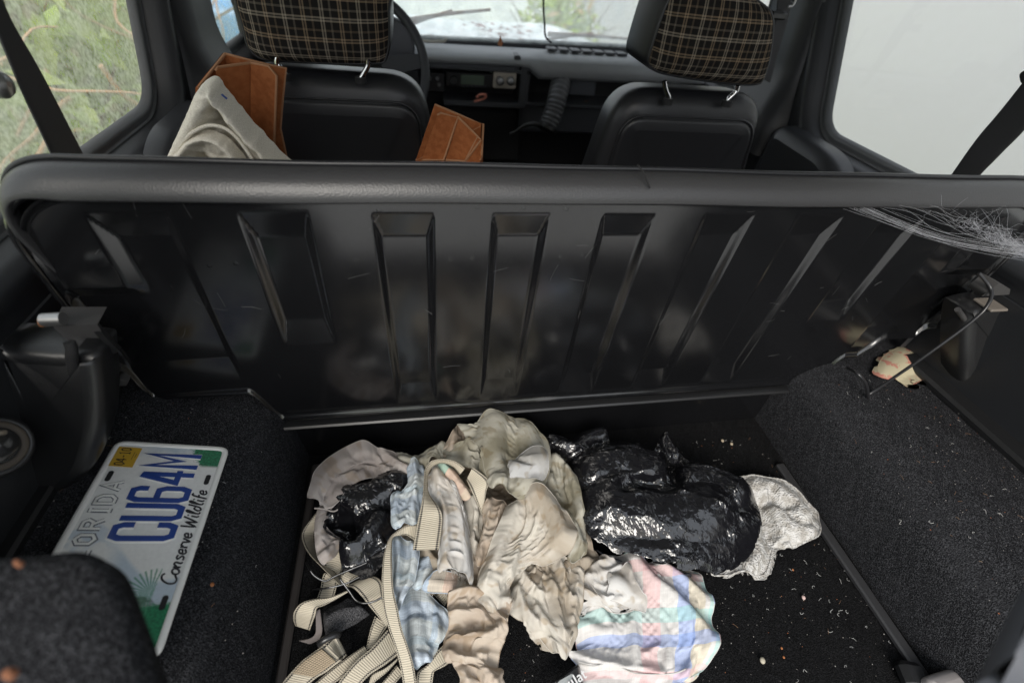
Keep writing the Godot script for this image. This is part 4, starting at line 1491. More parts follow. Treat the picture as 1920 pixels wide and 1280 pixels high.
func plate() -> void:
	PN = PB.cross(PA).normalized()
	if PN.y < 0: PN = -PN
	var t := thing("license_plate", "white license plate with blue letters and green grass print on carpeted arch", "license plate", pp(0.15, 0.076, 0))
	# the sheet with its printed picture
	var im := Image.create(610, 304, false, Image.FORMAT_RGB8)
	var nz := FastNoiseLite.new()
	nz.seed = 3; nz.frequency = 0.012; nz.fractal_octaves = 4
	var nf := FastNoiseLite.new()
	nf.seed = 6; nf.frequency = 0.06
	for y0 in 304:
		for x0 in 610:
			var x := x0 * 2; var y := y0 * 2
			var u := x / 4000.0; var w := y / 4000.0
			var c := Vector3(0.80, 0.80, 0.78)
			# pale blue sky along the far end and a stream in the middle
			var k := smoothstep(0.27, 0.305, u + 0.01 * nz.get_noise_2d(x, y)) * smoothstep(0.02, 0.07, w)
			c = c.lerp(Vector3(0.34, 0.47, 0.60), 0.7 * k)
			var sx := 0.10 + 0.02 * sin(w * 40.0) - (w - 0.1) * 0.25
			k = smoothstep(0.020, 0.010, absf(u - sx)) * smoothstep(0.05, 0.08, w)
			c = c.lerp(Vector3(0.42, 0.53, 0.64), 0.75 * k)
			k = smoothstep(0.016, 0.004, absf(u - 0.15 - 0.02 * nz.get_noise_2d(x * 0.7, y * 0.7))) * smoothstep(0.075, 0.03, w)
			c = c.lerp(Vector3(0.44, 0.54, 0.66), 0.6 * k)
			# green verge at both ends of the lower edge, with blades
			var bl := 0.010 * absf(nf.get_noise_2d(x * 2.6, y * 0.25)) + 0.004 * nz.get_noise_2d(x, y)
			var g1 := smoothstep(0.0, 0.006, u - 0.262 + 0.0) * smoothstep(0.0, 0.004, w - 0.123 + 0.02 * smoothstep(0.26, 0.30, u) + bl * 1.6)
			c = c.lerp(Vector3(0.01, 0.20, 0.09) * (0.8 + 0.7 * nf.get_noise_2d(x, y)), g1)
			var g2 := smoothstep(0.0, 0.006, 0.062 - u + bl) * smoothstep(0.0, 0.004, w - 0.105 + 0.35 * (0.05 - u) * 0.4 + bl)
			c = c.lerp(Vector3(0.02, 0.22, 0.10) * (0.8 + 0.6 * nf.get_noise_2d(x, y)), clampf(g2, 0, 1))
			# a grey animal-like mass behind the grass
			var e := Vector2((u - 0.045) / 0.030, (w - 0.098) / 0.030)
			var gr := smoothstep(1.1, 0.9, e.length() + 0.25 * nz.get_noise_2d(x * 1.5, y * 1.5)) * (1.0 - clampf(g2, 0, 1))
			c = c.lerp(Vector3(0.10, 0.10, 0.105) * (1.0 + 0.8 * nz.get_noise_2d(x * 2.0, y * 2.0)), gr)
			# palmetto fan
			var f := Vector2(u - 0.076, 0.118 - w)
			var ang := atan2(f.x, f.y)
			if f.length() < 0.030 and f.y > -0.004 and absf(fmod(ang * 5.0 + 20.0, 1.0) - 0.5) < 0.16 + 0.2 * (0.03 - f.length()) / 0.03:
				c = c.lerp(Vector3(0.06, 0.26, 0.14), 0.75)
			# dirt: small spots
			if nf.get_noise_2d(x * 1.7 + 900.0, y * 1.7) > 0.62: c *= 0.75
			c *= 0.97 + 0.06 * nz.get_noise_2d(x * 3.0, y * 3.0)
			im.set_pixel(x0, y0, lin(clampf(c.x, 0, 1), clampf(c.y, 0, 1), clampf(c.z, 0, 1)))
	var pm := mat(Color.WHITE, 0.38)
	pm.albedo_texture = ImageTexture.create_from_image(im)
	pm.clearcoat_enabled = true; pm.clearcoat = 0.3; pm.clearcoat_roughness = 0.25
	var wm := mat(lin(0.80, 0.80, 0.77), 0.32)
	var b := MB.new()
	# front face as a grid so the raised border is part of the relief
	var s := b.v.size()
	var nu := 120; var nw := 60
	for i in nu + 1:
		for j in nw + 1:
			var u := 0.006 + 0.293 * i / nu; var w := 0.006 + 0.140 * j / nw
			b.pt(pp(u, w, 0.0008 + 0.0005 * sin(u * 30.0) * sin(w * 22.0)), Vector2(u / 0.305, w / 0.152))
	for i in nu:
		for j in nw: b.quad(s + i * (nw + 1) + j, s + i * (nw + 1) + j + 1, s + (i + 1) * (nw + 1) + j + 1, s + (i + 1) * (nw + 1) + j)
	part("face", b, pm, t)
	b = MB.new()
	var ol := []
	for p in dense(rounded([Vector3(0, 0, 0), Vector3(0.305, 0, 0), Vector3(0.305, 0.152, 0), Vector3(0, 0.152, 0)], 0.016, 8), 0.02): ol.append(pp(p.x, p.y, 0))
	var ax := PN
	var sg := 1.0
	b.loft(ol, [[0.0085 * sg, 0.0004], [0.0075 * sg, 0.0022], [0.0055 * sg, 0.0030], [0.0035 * sg, 0.0030], [0.0014 * sg, 0.0022], [0.0, 0.0008], [0.0, -0.0006], [0.02 * sg, -0.0008]], ax, false, true)
	part("border", b, wm, t)
	# big raised letters
	var blue := mat(lin(0.018, 0.055, 0.26), 0.35)
	var glyph := {
		"C": [[[0.95, 0.70], [0.95, 0.88], [0.80, 1.0], [0.20, 1.0], [0.05, 0.88], [0.05, 0.12], [0.20, 0.0], [0.80, 0.0], [0.95, 0.12], [0.95, 0.30]]],
		"U": [[[0.05, 1.0], [0.05, 0.12], [0.20, 0.0], [0.80, 0.0], [0.95, 0.12], [0.95, 1.0]]],
		"6": [[[0.92, 0.74], [0.92, 0.9], [0.78, 1.0], [0.2, 1.0], [0.05, 0.88], [0.05, 0.12], [0.2, 0.0], [0.8, 0.0], [0.95, 0.12], [0.95, 0.42], [0.8, 0.54], [0.14, 0.54]]],
		"4": [[[0.70, 0.0], [0.70, 0.98]], [[0.62, 1.0], [0.05, 0.30], [1.02, 0.30]]],
		"M": [[[0.03, 0.0], [0.03, 1.0], [0.5, 0.38], [0.97, 1.0], [0.97, 0.0]]]}
	var at := {"C": 0.1455, "U": 0.1745, "6": 0.2030, "4": 0.2320, "M": 0.2610}
	for k in glyph:
		var lb := MB.new()
		var eb := MB.new()
		var idx := 0
		for line in glyph[k]:
			var pts := []
			for q in line: pts.append(Vector2(at[k] + q[0] * 0.0215, 0.118 - q[1] * 0.066))
			stroke(eb, pts, 0.0108, 0.0004, 0.0021 + 0.0002 * idx)
			stroke(lb, pts, 0.0080, 0.0015, 0.0027 + 0.0002 * idx)
			idx += 1
		var e := part("letter", lb, blue, t, "raised blue letter %s" % k)
		part("letter_edge", eb, wm, e)
	# state name in outline, hollow letters
	var dark := mat(lin(0.10, 0.11, 0.13), 0.5)
	var name_glyph := {
		"F": [[[0.1, 0], [0.1, 1], [0.9, 1]], [[0.1, 0.5], [0.75, 0.5]]], "L": [[[0.1, 1], [0.1, 0], [0.9, 0]]],
		"O": [[[0.5, 1], [0.12, 0.8], [0.12, 0.2], [0.5, 0], [0.88, 0.2], [0.88, 0.8], [0.5, 1]]],
		"R": [[[0.1, 0], [0.1, 1], [0.7, 1], [0.9, 0.78], [0.7, 0.5], [0.14, 0.5]], [[0.5, 0.48], [0.92, 0]]],
		"I": [[[0.3, 0], [0.7, 0]], [[0.5, 0.04], [0.5, 0.96]], [[0.3, 1], [0.7, 1]]],
		"D": [[[0.1, 0], [0.1, 1], [0.6, 1], [0.9, 0.75], [0.9, 0.25], [0.6, 0], [0.1, 0]]],
		"A": [[[0.05, 0], [0.5, 1], [0.95, 0]], [[0.22, 0.35], [0.78, 0.35]]]}
	var un := {"F": 0.096, "L": 0.117, "O": 0.138, "R": 0.159, "I": 0.179, "D": 0.196, "A": 0.218}
	for k in un:
		var ob := MB.new()
		var ib := MB.new()
		var idx := 0
		for line in name_glyph[k]:
			var pts := []
			for q in line: pts.append(Vector2(un[k] + q[0] * 0.0155, 0.036 - q[1] * 0.021))
			stroke(ob, pts, 0.0056, 0.0004, 0.0014 + 0.0002 * idx)
			stroke(ib, pts, 0.0032, 0.0010, 0.0019 + 0.0002 * idx)
			idx += 1
		var e := part("letter", ib, wm, t, "outlined letter %s" % k)
		part("letter_edge", ob, dark, e)
	# script line
	var sc := {
		"C": [[[0.8, 0.85], [0.6, 1.0], [0.3, 0.9], [0.08, 0.5], [0.15, 0.1], [0.45, 0.0], [0.8, 0.2]]],
		"o": [[[0.3, 0.5], [0.1, 0.35], [0.1, 0.1], [0.3, 0.0], [0.5, 0.15], [0.48, 0.4], [0.3, 0.5]]],
		"n": [[[0.05, 0.5], [0.1, 0.0]], [[0.11, 0.28], [0.3, 0.5], [0.45, 0.4], [0.42, 0.1], [0.55, 0.0]]],
		"s": [[[0.45, 0.45], [0.25, 0.5], [0.12, 0.38], [0.4, 0.18], [0.3, 0.02], [0.05, 0.05]]],
		"e": [[[0.1, 0.22], [0.42, 0.3], [0.35, 0.5], [0.12, 0.4], [0.08, 0.12], [0.25, 0.0], [0.5, 0.12]]],
		"r": [[[0.08, 0.5], [0.12, 0.0]], [[0.13, 0.3], [0.25, 0.48], [0.42, 0.45]]],
		"v": [[[0.05, 0.5], [0.2, 0.0], [0.4, 0.5]]],
		"W": [[[0.05, 1.0], [0.2, 0.0], [0.48, 0.7], [0.62, 0.0], [0.95, 1.0]]],
		"i": [[[0.12, 0.5], [0.12, 0.08], [0.25, 0.0]], [[0.12, 0.68], [0.16, 0.78]]],
		"l": [[[0.08, 0.2], [0.28, 0.85], [0.2, 1.0], [0.1, 0.7], [0.12, 0.08], [0.3, 0.0]]],
		"d": [[[0.42, 0.42], [0.2, 0.5], [0.06, 0.2], [0.2, 0.0], [0.42, 0.2], [0.5, 1.0]]],
		"f": [[[0.42, 0.9], [0.28, 1.0], [0.18, 0.7], [0.12, -0.25], [0.24, -0.2]], [[0.02, 0.46], [0.38, 0.5]]]}
	var adv := {"C": 0.78, "o": 0.58, "n": 0.62, "s": 0.52, "e": 0.55, "r": 0.45, "v": 0.45, "W": 1.0, "i": 0.32, "l": 0.34, "d": 0.6, "f": 0.42, " ": 0.4}
	var ink := mat(lin(0.012, 0.012, 0.016), 0.45)
	var pen := 0.084
	var idx2 := 0
	for ch in "Conserve Wildlife":
		if ch != " ":
			var lb := MB.new()
			var li := 0
			for line in sc[ch]:
				var pts := []
				for q in line: pts.append(Vector2(q[0], q[1]))
				pts = smooth(pts, 5)
				var out := []
				for q in pts: out.append(Vector2(pen + (q.x + 0.22 * q.y) * 0.0158, 0.1415 - q.y * 0.0175))
				stroke(lb, out, 0.0021, 0.0008, 0.0016 + 0.00012 * li + 0.00004 * (idx2 % 2))
				li += 1
			part("script_letter", lb, ink, t)
		idx2 += 1
		pen += adv[ch] * 0.0158
	# bolt slots
	for q in [[0.063, 0.0155], [0.241, 0.0155], [0.063, 0.1365], [0.241, 0.1365]]:
		b = MB.new()
		var so := []
		for k in 20:
			var a := TAU * k / 20.0
			so.append(pp(q[0] + cos(a) * 0.0034 + signf(cos(a)) * 0.0055, q[1] + sin(a) * 0.0034, 0.0019))
		b.cap(so)
		part("bolt_slot", b, M.matt, t)
	# sticker
	b = MB.new()
	var sk := [pp(0.258, 0.008, 0.0024), pp(0.293, 0.0085, 0.0024), pp(0.292, 0.0375, 0.0024), pp(0.257, 0.037, 0.0024)]
	b.loft(sk, [[0, -0.0006], [0, 0.0]], PN)
	var st := part("sticker", b, mat(lin(0.55, 0.34, 0.035), 0.4), t, "yellow registration sticker reading 04-10")
	var dg := {
		"0": [[[0.5, 1], [0.15, 0.8], [0.15, 0.2], [0.5, 0], [0.85, 0.2], [0.85, 0.8], [0.5, 1]]],
		"4": [[[0.7, 0], [0.7, 0.97]], [[0.62, 1], [0.08, 0.32], [0.98, 0.32]]],
		"-": [[[0.2, 0.45], [0.8, 0.45]]], "1": [[[0.25, 0.8], [0.52, 1], [0.52, 0]], [[0.2, 0], [0.85, 0]]]}
	pen = 0.2595
	for ch in "04-10":
		var lb := MB.new()
		var li := 0
		for line in dg[ch]:
			var pts := []
			for q in line: pts.append(Vector2(pen + q[0] * 0.0058, 0.0255 - q[1] * 0.0125))
			stroke(lb, pts, 0.0013, 0.0024, 0.0027 + 0.0001 * li)
			li += 1
		part("digit", lb, ink, st)
		pen += 0.0064
	for k in 2:
		b = MB.new()
		stroke(b, [Vector2(0.270 + 0.004 * k, 0.031 + 0.003 * k), Vector2(0.284 - 0.003 * k, 0.031 + 0.003 * k)], 0.0006, 0.0024, 0.0026)
		part("fine_print", b, ink, st)
# ---- cloth: an outline on the floor, raised by its folds ----
func zoomed(z: Array, ps: Array) -> Array:
	var out := []
	for p in ps: out.append([z[0] + p[0] * z[2], z[1] + p[1] * z[2]])
	return out

func line_dist(p: Vector2, ps: PackedVector2Array) -> Vector2:
	# distance and how far along the line (0..1)
	var best := 1e9
	var t := 0.0
	var n := ps.size() - 1
	for i in n:
		var a := ps[i]
		var d := ps[i + 1] - a
		var k := clampf((p - a).dot(d) / maxf(d.length_squared(), 1e-6), 0.0, 1.0)
		var e := p.distance_squared_to(a + d * k)
		if e < best:
			best = e
			t = (i + k) / n
	return Vector2(sqrt(best), t)

# folds: [height in metres (minus for a crease), half width in photo pixels, points]
func cloth(outline: Array, h0: float, folds: Array, opt := {}) -> MB:
	var step: float = opt.get("step", 3.6)
	var edge: float = opt.get("edge", 12.0)
	var drop: float = opt.get("drop", 0.012) * opt.get("drop_k", 0.6)
	var crumple: float = opt.get("crumple", 0.0022) * opt.get("crumple_k", 0.55)
	var wall = opt.get("wall", null)
	var mid_h: float = opt.get("mid", h0 + 0.012)
	var seed_: int = opt.get("seed", int(outline[0][0] * 7 + outline[0][1]))
	var nz := FastNoiseLite.new()
	nz.seed = seed_; nz.frequency = opt.get("freq", 0.028); nz.fractal_octaves = 3
	var wz := FastNoiseLite.new()
	wz.seed = seed_ + 7; wz.frequency = 0.03
	var cz := FastNoiseLite.new()
	cz.seed = seed_ + 3; cz.frequency = opt.get("crease_freq", 0.035); cz.noise_type = FastNoiseLite.TYPE_CELLULAR
	cz.cellular_return_type = FastNoiseLite.RETURN_DISTANCE2_SUB
	cz.domain_warp_enabled = true; cz.domain_warp_amplitude = 18.0; cz.domain_warp_frequency = 0.02
	var pv := []
	for p in outline: pv.append(Vector2(p[0], p[1]))
	var grow: float = opt.get("grow", 1.0)
	var mid := Vector2.ZERO
	for p in pv: mid += p / pv.size()
	for i in pv.size(): pv[i] = mid + (pv[i] - mid) * grow
	var poly := PackedVector2Array(smooth(pv, opt.get("round", 3), true))
	# a slightly uneven border
	for i in poly.size():
		poly[i] += Vector2(wz.get_noise_2d(poly[i].x * 2.0, poly[i].y * 2.0), wz.get_noise_2d(poly[i].y * 2.0 + 90.0, poly[i].x * 2.0)) * opt.get("ragged", 1.6)
	var ring := poly.duplicate()
	ring.append(poly[0])
	var fl := []
	for f in folds:
		var q := []
		for p in f[2]: q.append(Vector2(p[0], p[1]))
		var pl := PackedVector2Array(smooth(q, 4))
		var bb := Rect2(pl[0], Vector2.ZERO)
		for p in pl: bb = bb.expand(p)
		fl.append([f[0], f[1], pl, bb.grow(f[1])])
	var bb := Rect2(poly[0], Vector2.ZERO)
	for p in poly: bb = bb.expand(p)
	var wr := RandomNumberGenerator.new()
	wr.seed = seed_ + 55
	var wn: int = opt.get("wrinkles", int(bb.get_area() / 420.0))
	var main_dir := 0.0
	for k in wn:
		var c := bb.position + Vector2(wr.randf(), wr.randf()) * bb.size
		if k % 4 == 0: main_dir = wr.randf() * PI
		var a := main_dir + wr.randfn() * 0.35
		var d := Vector2(cos(a), sin(a)) * wr.randf_range(7.0, 26.0)
		var m := c + Vector2(-d.y, d.x) * wr.randf_range(-0.35, 0.35)
		var pl := PackedVector2Array([c - d, m, c + d])
		var hw := wr.randf_range(3.5, 8.0)
		var rb := Rect2(pl[0], Vector2.ZERO).expand(pl[1]).expand(pl[2]).grow(hw)
		fl.append([wr.randf_range(0.0012, 0.0042) * (1.0 if wr.randf() < 0.6 else -1.0) * opt.get("wrinkle", 0.22), hw, pl, rb, true])
	bb = bb.grow(step * 1.5)
	var nx := int(bb.size.x / step) + 2
	var ny := int(bb.size.y / step) + 2
	var b := MB.new()
	var id := PackedInt32Array()
	id.resize(nx * ny)
	var inside := PackedByteArray()
	inside.resize(nx * ny)
	var hs := PackedFloat32Array()
	hs.resize(nx * ny)
	for j in ny:
		for i in nx:
			id[j * nx + i] = -1
			var p := bb.position + Vector2(i, j) * step
			inside[j * nx + i] = 1 if Geometry2D.is_point_in_polygon(p, poly) else 0
	for j in ny:
		for i in nx:
			var near := false
			for dj in [-1, 0, 1]:
				for di in [-1, 0, 1]:
					var a: int = i + di; var c: int = j + dj
					if a >= 0 and c >= 0 and a < nx and c < ny and inside[c * nx + a] == 1: near = true
			if not near: continue
			var p := bb.position + Vector2(i, j) * step
			var sd := 1e9
			var at := p
			for k in poly.size():
				var a := ring[k]
				var d := ring[k + 1] - a
				var tt := clampf((p - a).dot(d) / maxf(d.length_squared(), 1e-6), 0.0, 1.0)
				var q := a + d * tt
				var e := p.distance_squared_to(q)
				if e < sd:
					sd = e; at = q
			sd = sqrt(sd)
			if inside[j * nx + i] == 0:
				p = at; sd = 0.0
			var wp := p + Vector2(wz.get_noise_2d(p.x, p.y), wz.get_noise_2d(p.y + 300.0, p.x)) * 5.0
			var e := clampf(sd / edge, 0.0, 1.0)
			var h := -drop * pow(1.0 - e, 2.2)
			var up := 0.0
			var dn := 0.0
			var wrk := 0.0
			for f in fl:
				if not (f[3] as Rect2).has_point(wp): continue
				var r := line_dist(wp, f[2])
				var tq: float = r.x / f[1]
				if tq >= 1.0: continue
				var taper := sqrt(clampf(sin(PI * clampf(r.y * 0.94 + 0.03, 0.0, 1.0)) * 2.6, 0.0, 1.0))
				var v := pow(maxf(0.0, 1.0 - (sqrt(tq * tq + 0.012) - 0.11)), 1.35)
				if f[1] > 34.0: v = pow(1.0 - tq * tq, 0.85)
				if f.size() > 4:
					wrk += f[0] * v * taper
				elif f[0] > 0.0:
					v = f[0] * 1.1 * v * taper
					# soft maximum keeps creases between neighbouring folds
					var m := maxf(up, v)
					up = m + 0.18 * minf(up, v)
				else:
					dn = maxf(dn, -f[0] * v * taper)
			h += (up - dn + wrk) * (0.35 + 0.65 * smoothstep(0.0, 0.7, e))
			h += crumple * (0.8 * nz.get_noise_2d(p.x, p.y) + 0.9 * (1.0 - absf(cz.get_noise_2d(p.x, p.y)) * 2.0) + 0.5 * nz.get_noise_2d(p.x * 3.1, p.y * 3.1))
			hs[j * nx + i] = h
			var w: Vector3
			if wall == null:
				w = on_y(p.x, p.y, mid_h)
				w.y = maxf(h0 + h, 0.004)
			else:
				w = on_z(p.x, p.y, wall)
				w.z += h0 + h
			id[j * nx + i] = b.pt(w, Vector2(w.x, w.z if wall == null else w.y))
	# cloth coordinates follow the surface, so prints bend with the folds
	var us := PackedFloat32Array(); us.resize(b.v.size())
	var vs := PackedFloat32Array(); vs.resize(b.v.size())
	for j in ny:
		var last := -1
		for i in nx:
			var k := id[j * nx + i]
			if k < 0: last = -1; continue
			if last < 0: us[k] = b.v[k].x
			else: us[k] = us[last] + lerpf(b.v[k].x - b.v[last].x, (b.v[k] - b.v[last]).length() * signf(b.v[k].x - b.v[last].x + 1e-6), 0.12)
			last = k
	for i in nx:
		var last := -1
		for j in ny:
			var k := id[j * nx + i]
			if k < 0: last = -1; continue
			var vv := b.v[k].z if wall == null else -b.v[k].y
			if last < 0: vs[k] = vv
			else:
				var lv := b.v[last].z if wall == null else -b.v[last].y
				vs[k] = vs[last] + lerpf(vv - lv, (b.v[k] - b.v[last]).length() * signf(vv - lv + 1e-6), 0.12)
			last = k
	for k in b.v.size(): b.uv[k] = Vector2(us[k], vs[k])
	for j in ny - 1:
		for i in nx - 1:
			var a := id[j * nx + i]; var c := id[j * nx + i + 1]; var d := id[(j + 1) * nx + i + 1]; var e := id[(j + 1) * nx + i]
			var cnt := inside[j * nx + i] + inside[j * nx + i + 1] + inside[(j + 1) * nx + i + 1] + inside[(j + 1) * nx + i]
			if cnt == 0 or a < 0 or c < 0 or d < 0 or e < 0: continue
			b.quad(a, c, d, e)
	return b

func fabric(a: Color, c: Color, seed_: int, freq := 0.012, lo := 0.35, hi := 0.65) -> StandardMaterial3D:
	# stained, woven cotton: blotchy tone and a fine weave
	var im := noise_image(256, freq, seed_, FastNoiseLite.TYPE_SIMPLEX_SMOOTH, 5)
	var m := mat(Color.WHITE, 0.95, 0.0, 0.15)
	var tex := Image.create(256, 256, false, Image.FORMAT_RGB8)
	var spots := noise_image(256, 0.035, seed_ + 50, FastNoiseLite.TYPE_SIMPLEX_SMOOTH, 3)
	for y in 256:
		for x in 256:
			var k := clampf((im.get_pixel(x, y).r - lo) / (hi - lo), 0.0, 1.0)
			var cc := a.lerp(c, k)
			# brown tide marks and grime
			var g := spots.get_pixel(x, y).r
			cc = cc.lerp(Color(a.r * 0.80, a.g * 0.72, a.b * 0.60), 0.35 * smoothstep(0.62, 0.80, g))
			cc = cc.darkened(0.05 * float((x + y) % 2))
			tex.set_pixel(x, y, cc)
	m.albedo_texture = ImageTexture.create_from_image(tex)
	m.uv1_scale = Vector3(3.2, 3.2, 1)
	m.backlight_enabled = true
	m.backlight = Color(0.4, 0.38, 0.34)
	return relief(m, T.crease, 0.08)

func band_print(bands_u: Array, bands_v: Array, base: Vector3, size := 512, streak := 0.0) -> ImageTexture:
	# woven check: each band is [start, end, colour]; the two directions mix
	var im := Image.create(size, size, false, Image.FORMAT_RGB8)
	var nz := FastNoiseLite.new()
	nz.seed = 17; nz.frequency = 0.02; nz.fractal_octaves = 4
	for y in size:
		for x in size:
			var c := base
			var u := float(x) / size; var v := float(y) / size
			for q in bands_u: if u >= q[0] and u < q[1]: c = c * 0.42 + (q[2] as Vector3) * 0.58
			for q in bands_v: if v >= q[0] and v < q[1]: c = c * 0.45 + (q[2] as Vector3) * 0.55
			if streak > 0.0:
				c *= 1.0 + streak * (hash01(x * 3 + 5) - 0.5) + streak * (hash01(y * 7 + 1) - 0.5)
			c *= 0.92 + 0.16 * nz.get_noise_2d(x, y) + 0.04 * float((x + y) % 2)
			im.set_pixel(x, y, lin(clampf(c.x, 0, 1), clampf(c.y, 0, 1), clampf(c.z, 0, 1)))
	return ImageTexture.create_from_image(im)

func fringe(b: MB, px: Array, h: float, n: int, len_: float, dir: Vector2, seed_: int) -> void:
	# frayed threads along a torn edge
	var rng := RandomNumberGenerator.new()
	rng.seed = seed_
	var ps := PackedVector2Array()
	for p in px: ps.append(Vector2(p[0], p[1]))
	for k in n:
		var f := rng.randf() * (ps.size() - 1)
		var i := mini(int(f), ps.size() - 2)
		var a := ps[i].lerp(ps[i + 1], f - i) - dir * 2.0
		var e := a + (dir + Vector2(rng.randfn(), rng.randfn()) * 0.35) * len_ * rng.randf_range(0.4, 1.2)
		var m := a.lerp(e, 0.5) + Vector2(rng.randfn(), rng.randfn()) * 1.2
		b.tube([on_y(a.x, a.y, h), on_y(m.x, m.y, h + 0.001), on_y(e.x, e.y, h - 0.004)], 0.00045, 3)

const Z1 := [540.0, 820.0, 0.203125]
const Z2 := [520.0, 1020.0, 0.203125]
const Z3 := [740.0, 770.0, 0.203125]
const Z4 := [740.0, 1000.0, 0.21875]
const Z5 := [880.0, 840.0, 0.1875]
const Z6 := [920.0, 1020.0, 0.203125]
const Z7 := [1060.0, 1020.0, 0.203125]
const Z8 := [1010.0, 790.0, 0.21875]

func zf(z: Array, folds: Array) -> Array:
	var out := []
	for f in folds: out.append([f[0], f[1] * z[2], zoomed(z, f[2])])
	return out

func sheet(z: Array, outline: Array, h0: float, folds: Array, opt: Dictionary) -> MB:
	if opt.has("c"): return drape(zoomed(z, outline), opt.c, opt.get("su", 1.15), opt.get("sv", 1.15), h0, zf(z, folds), opt)
	return cloth(zoomed(z, outline), h0, zf(z, folds), opt)

func rag(called: String, label: String, z: Array, outline: Array, h0: float, folds: Array, m: Material, opt := {}) -> Node3D:
	if not opt.has("grow"): opt["grow"] = 1.03
	var b := sheet(z, outline, h0, folds, opt)
	var c := Vector3.ZERO
	for p in b.v: c += p
	c /= b.v.size()
	c.y = 0.0
	var t := thing(called, label, opt.get("category", "rag"), c, opt.get("group", "rags on the cargo floor"))
	part("cloth", b, m, t)
	return t

func more(t: Node3D, called: String, z: Array, outline: Array, h0: float, folds: Array, m: Material, opt := {}, label := "") -> void:
	if not opt.has("grow"): opt["grow"] = 1.05
	part(called, sheet(z, outline, h0, folds, opt), m, t, label)

func rags() -> void:
	var pink := fabric(lin(0.340, 0.300, 0.276), lin(0.455, 0.414, 0.390), 101)
	var olive := fabric(lin(0.246, 0.227, 0.172), lin(0.387, 0.372, 0.317), 102, 0.010, 0.3, 0.6)
	var cream := fabric(lin(0.396, 0.344, 0.278), lin(0.558, 0.521, 0.462), 103, 0.010, 0.28, 0.58)
	var tan := fabric(lin(0.386, 0.314, 0.250), lin(0.507, 0.435, 0.360), 104)
	var white := fabric(lin(0.513, 0.480, 0.439), lin(0.613, 0.604, 0.588), 105, 0.012, 0.28, 0.5)
	var grey := fabric(lin(0.323, 0.315, 0.297), lin(0.425, 0.425, 0.425), 106)
	# 0 a dull sheet added under the heap, toned for shade in its gaps
	var t0 := rag("added_undersheet", "added dull beige sheet filling the shaded gaps under the whole heap of rags", [0.0, 0.0, 1.0], [[770, 870], [830, 850], [880, 835], [960, 850], [1040, 880], [1085, 930], [1100, 1000], [1120, 1060], [1085, 1100], [1030, 1110], [985, 1100], [945, 1130], [900, 1125], [860, 1095], [800, 1085], [770, 1040], [745, 980], [750, 910]], 0.040, [
		[0.02, 16, [[800, 880], [850, 960], [860, 1060]]], [0.02, 16, [[880, 900], [910, 980], [900, 1080]]], [0.02, 16, [[950, 900], [1000, 960], [1080, 1010]]], [0.018, 14, [[1000, 1070], [1050, 1060], [1100, 1050]]], [0.02, 14, [[770, 960], [790, 1020], [830, 1070]]]],
		fabric(lin(0.24, 0.20, 0.155), lin(0.36, 0.31, 0.25), 108), {"c": [0, 5, 8, 13], "su": 1.2, "sv": 1.2, "category": "sheet", "drop": 0.03, "edge": 14})
	# 1 pale pink shirt tail at the left
	var t := rag("pink_shirt", "pale pinkish shirt tail heaped over a small black bag", Z1, [[215, 605], [240, 480], [270, 370], [360, 270], [470, 190], [580, 125], [700, 85], [790, 100], [880, 130], [960, 130], [1060, 170], [1150, 230], [1180, 270], [1130, 300], [1110, 370], [1000, 350], [940, 330], [800, 370], [680, 420], [580, 460], [520, 540], [460, 600], [400, 635], [300, 610]], 0.075, [
		[0.026, 150, [[230, 600], [310, 440], [460, 270], [700, 140]]], [0.010, 55, [[430, 620], [560, 440], [760, 345], [930, 305]]],
		[0.016, 60, [[740, 130], [880, 230], [990, 310]]], [0.016, 60, [[860, 125], [1000, 235], [1120, 290]]], [0.014, 40, [[980, 250], [1010, 300], [1030, 345]]],
		[-0.012, 26, [[880, 215], [960, 270], [1000, 330]]], [-0.008, 26, [[420, 440], [500, 410], [600, 410]]], [-0.006, 22, [[560, 200], [650, 240], [760, 250]]], [-0.007, 24, [[330, 560], [400, 500], [430, 420]]]],
		pink, {"c": [0, 12, 14, 22], "su": 1.06, "sv": 1.18, "drop": 0.03, "edge": 16, "crumple": 0.0026, "category": "shirt"})
	more(t, "shirt_tail", Z1, [[300, 640], [400, 636], [430, 680], [370, 740], [330, 800], [420, 880], [480, 920], [440, 1030], [400, 1090], [320, 1140], [270, 1080], [250, 950], [250, 800], [270, 700]], 0.045, [
		[0.014, 90, [[320, 680], [300, 860], [340, 1060]]], [-0.010, 26, [[300, 1040], [350, 980], [420, 900]]], [0.010, 50, [[420, 920], [400, 1000], [360, 1080]]]], pink, {"c": [0, 1, 7, 9], "su": 1.2, "sv": 1.06, "drop": 0.02, "edge": 12})
	var hb := MB.new()
	var hp := []
	for q in zoomed(Z1, [[222, 596], [300, 600], [400, 624], [456, 592], [516, 530], [578, 452], [680, 412], [800, 362], [935, 322]]):
		var w := on_y(q[0], q[1], 0.087); w.y = 0.066; hp.append(w)
	hb.tube(smooth(hp, 4), 0.0016, 5)
	part("hem", hb, pink, t)
	# 2 blue checked shirt
	var blue := mat(Color.WHITE, 0.95, 0.0, 0.15)
	blue.albedo_texture = band_print([[0.0, 0.10, Vector3(0.46, 0.54, 0.60)], [0.35, 0.42, Vector3(0.36, 0.46, 0.58)], [0.62, 0.80, Vector3(0.60, 0.63, 0.60)]], [[0.05, 0.22, Vector3(0.38, 0.46, 0.58)], [0.40, 0.47, Vector3(0.44, 0.54, 0.60)], [0.55, 0.75, Vector3(0.42, 0.50, 0.62)]], Vector3(0.55, 0.59, 0.60), 512, 0.35)
	blue.uv1_scale = Vector3(7.0, 7.0, 1)
	blue.backlight_enabled = true
	blue.backlight = Color(0.4, 0.4, 0.4)
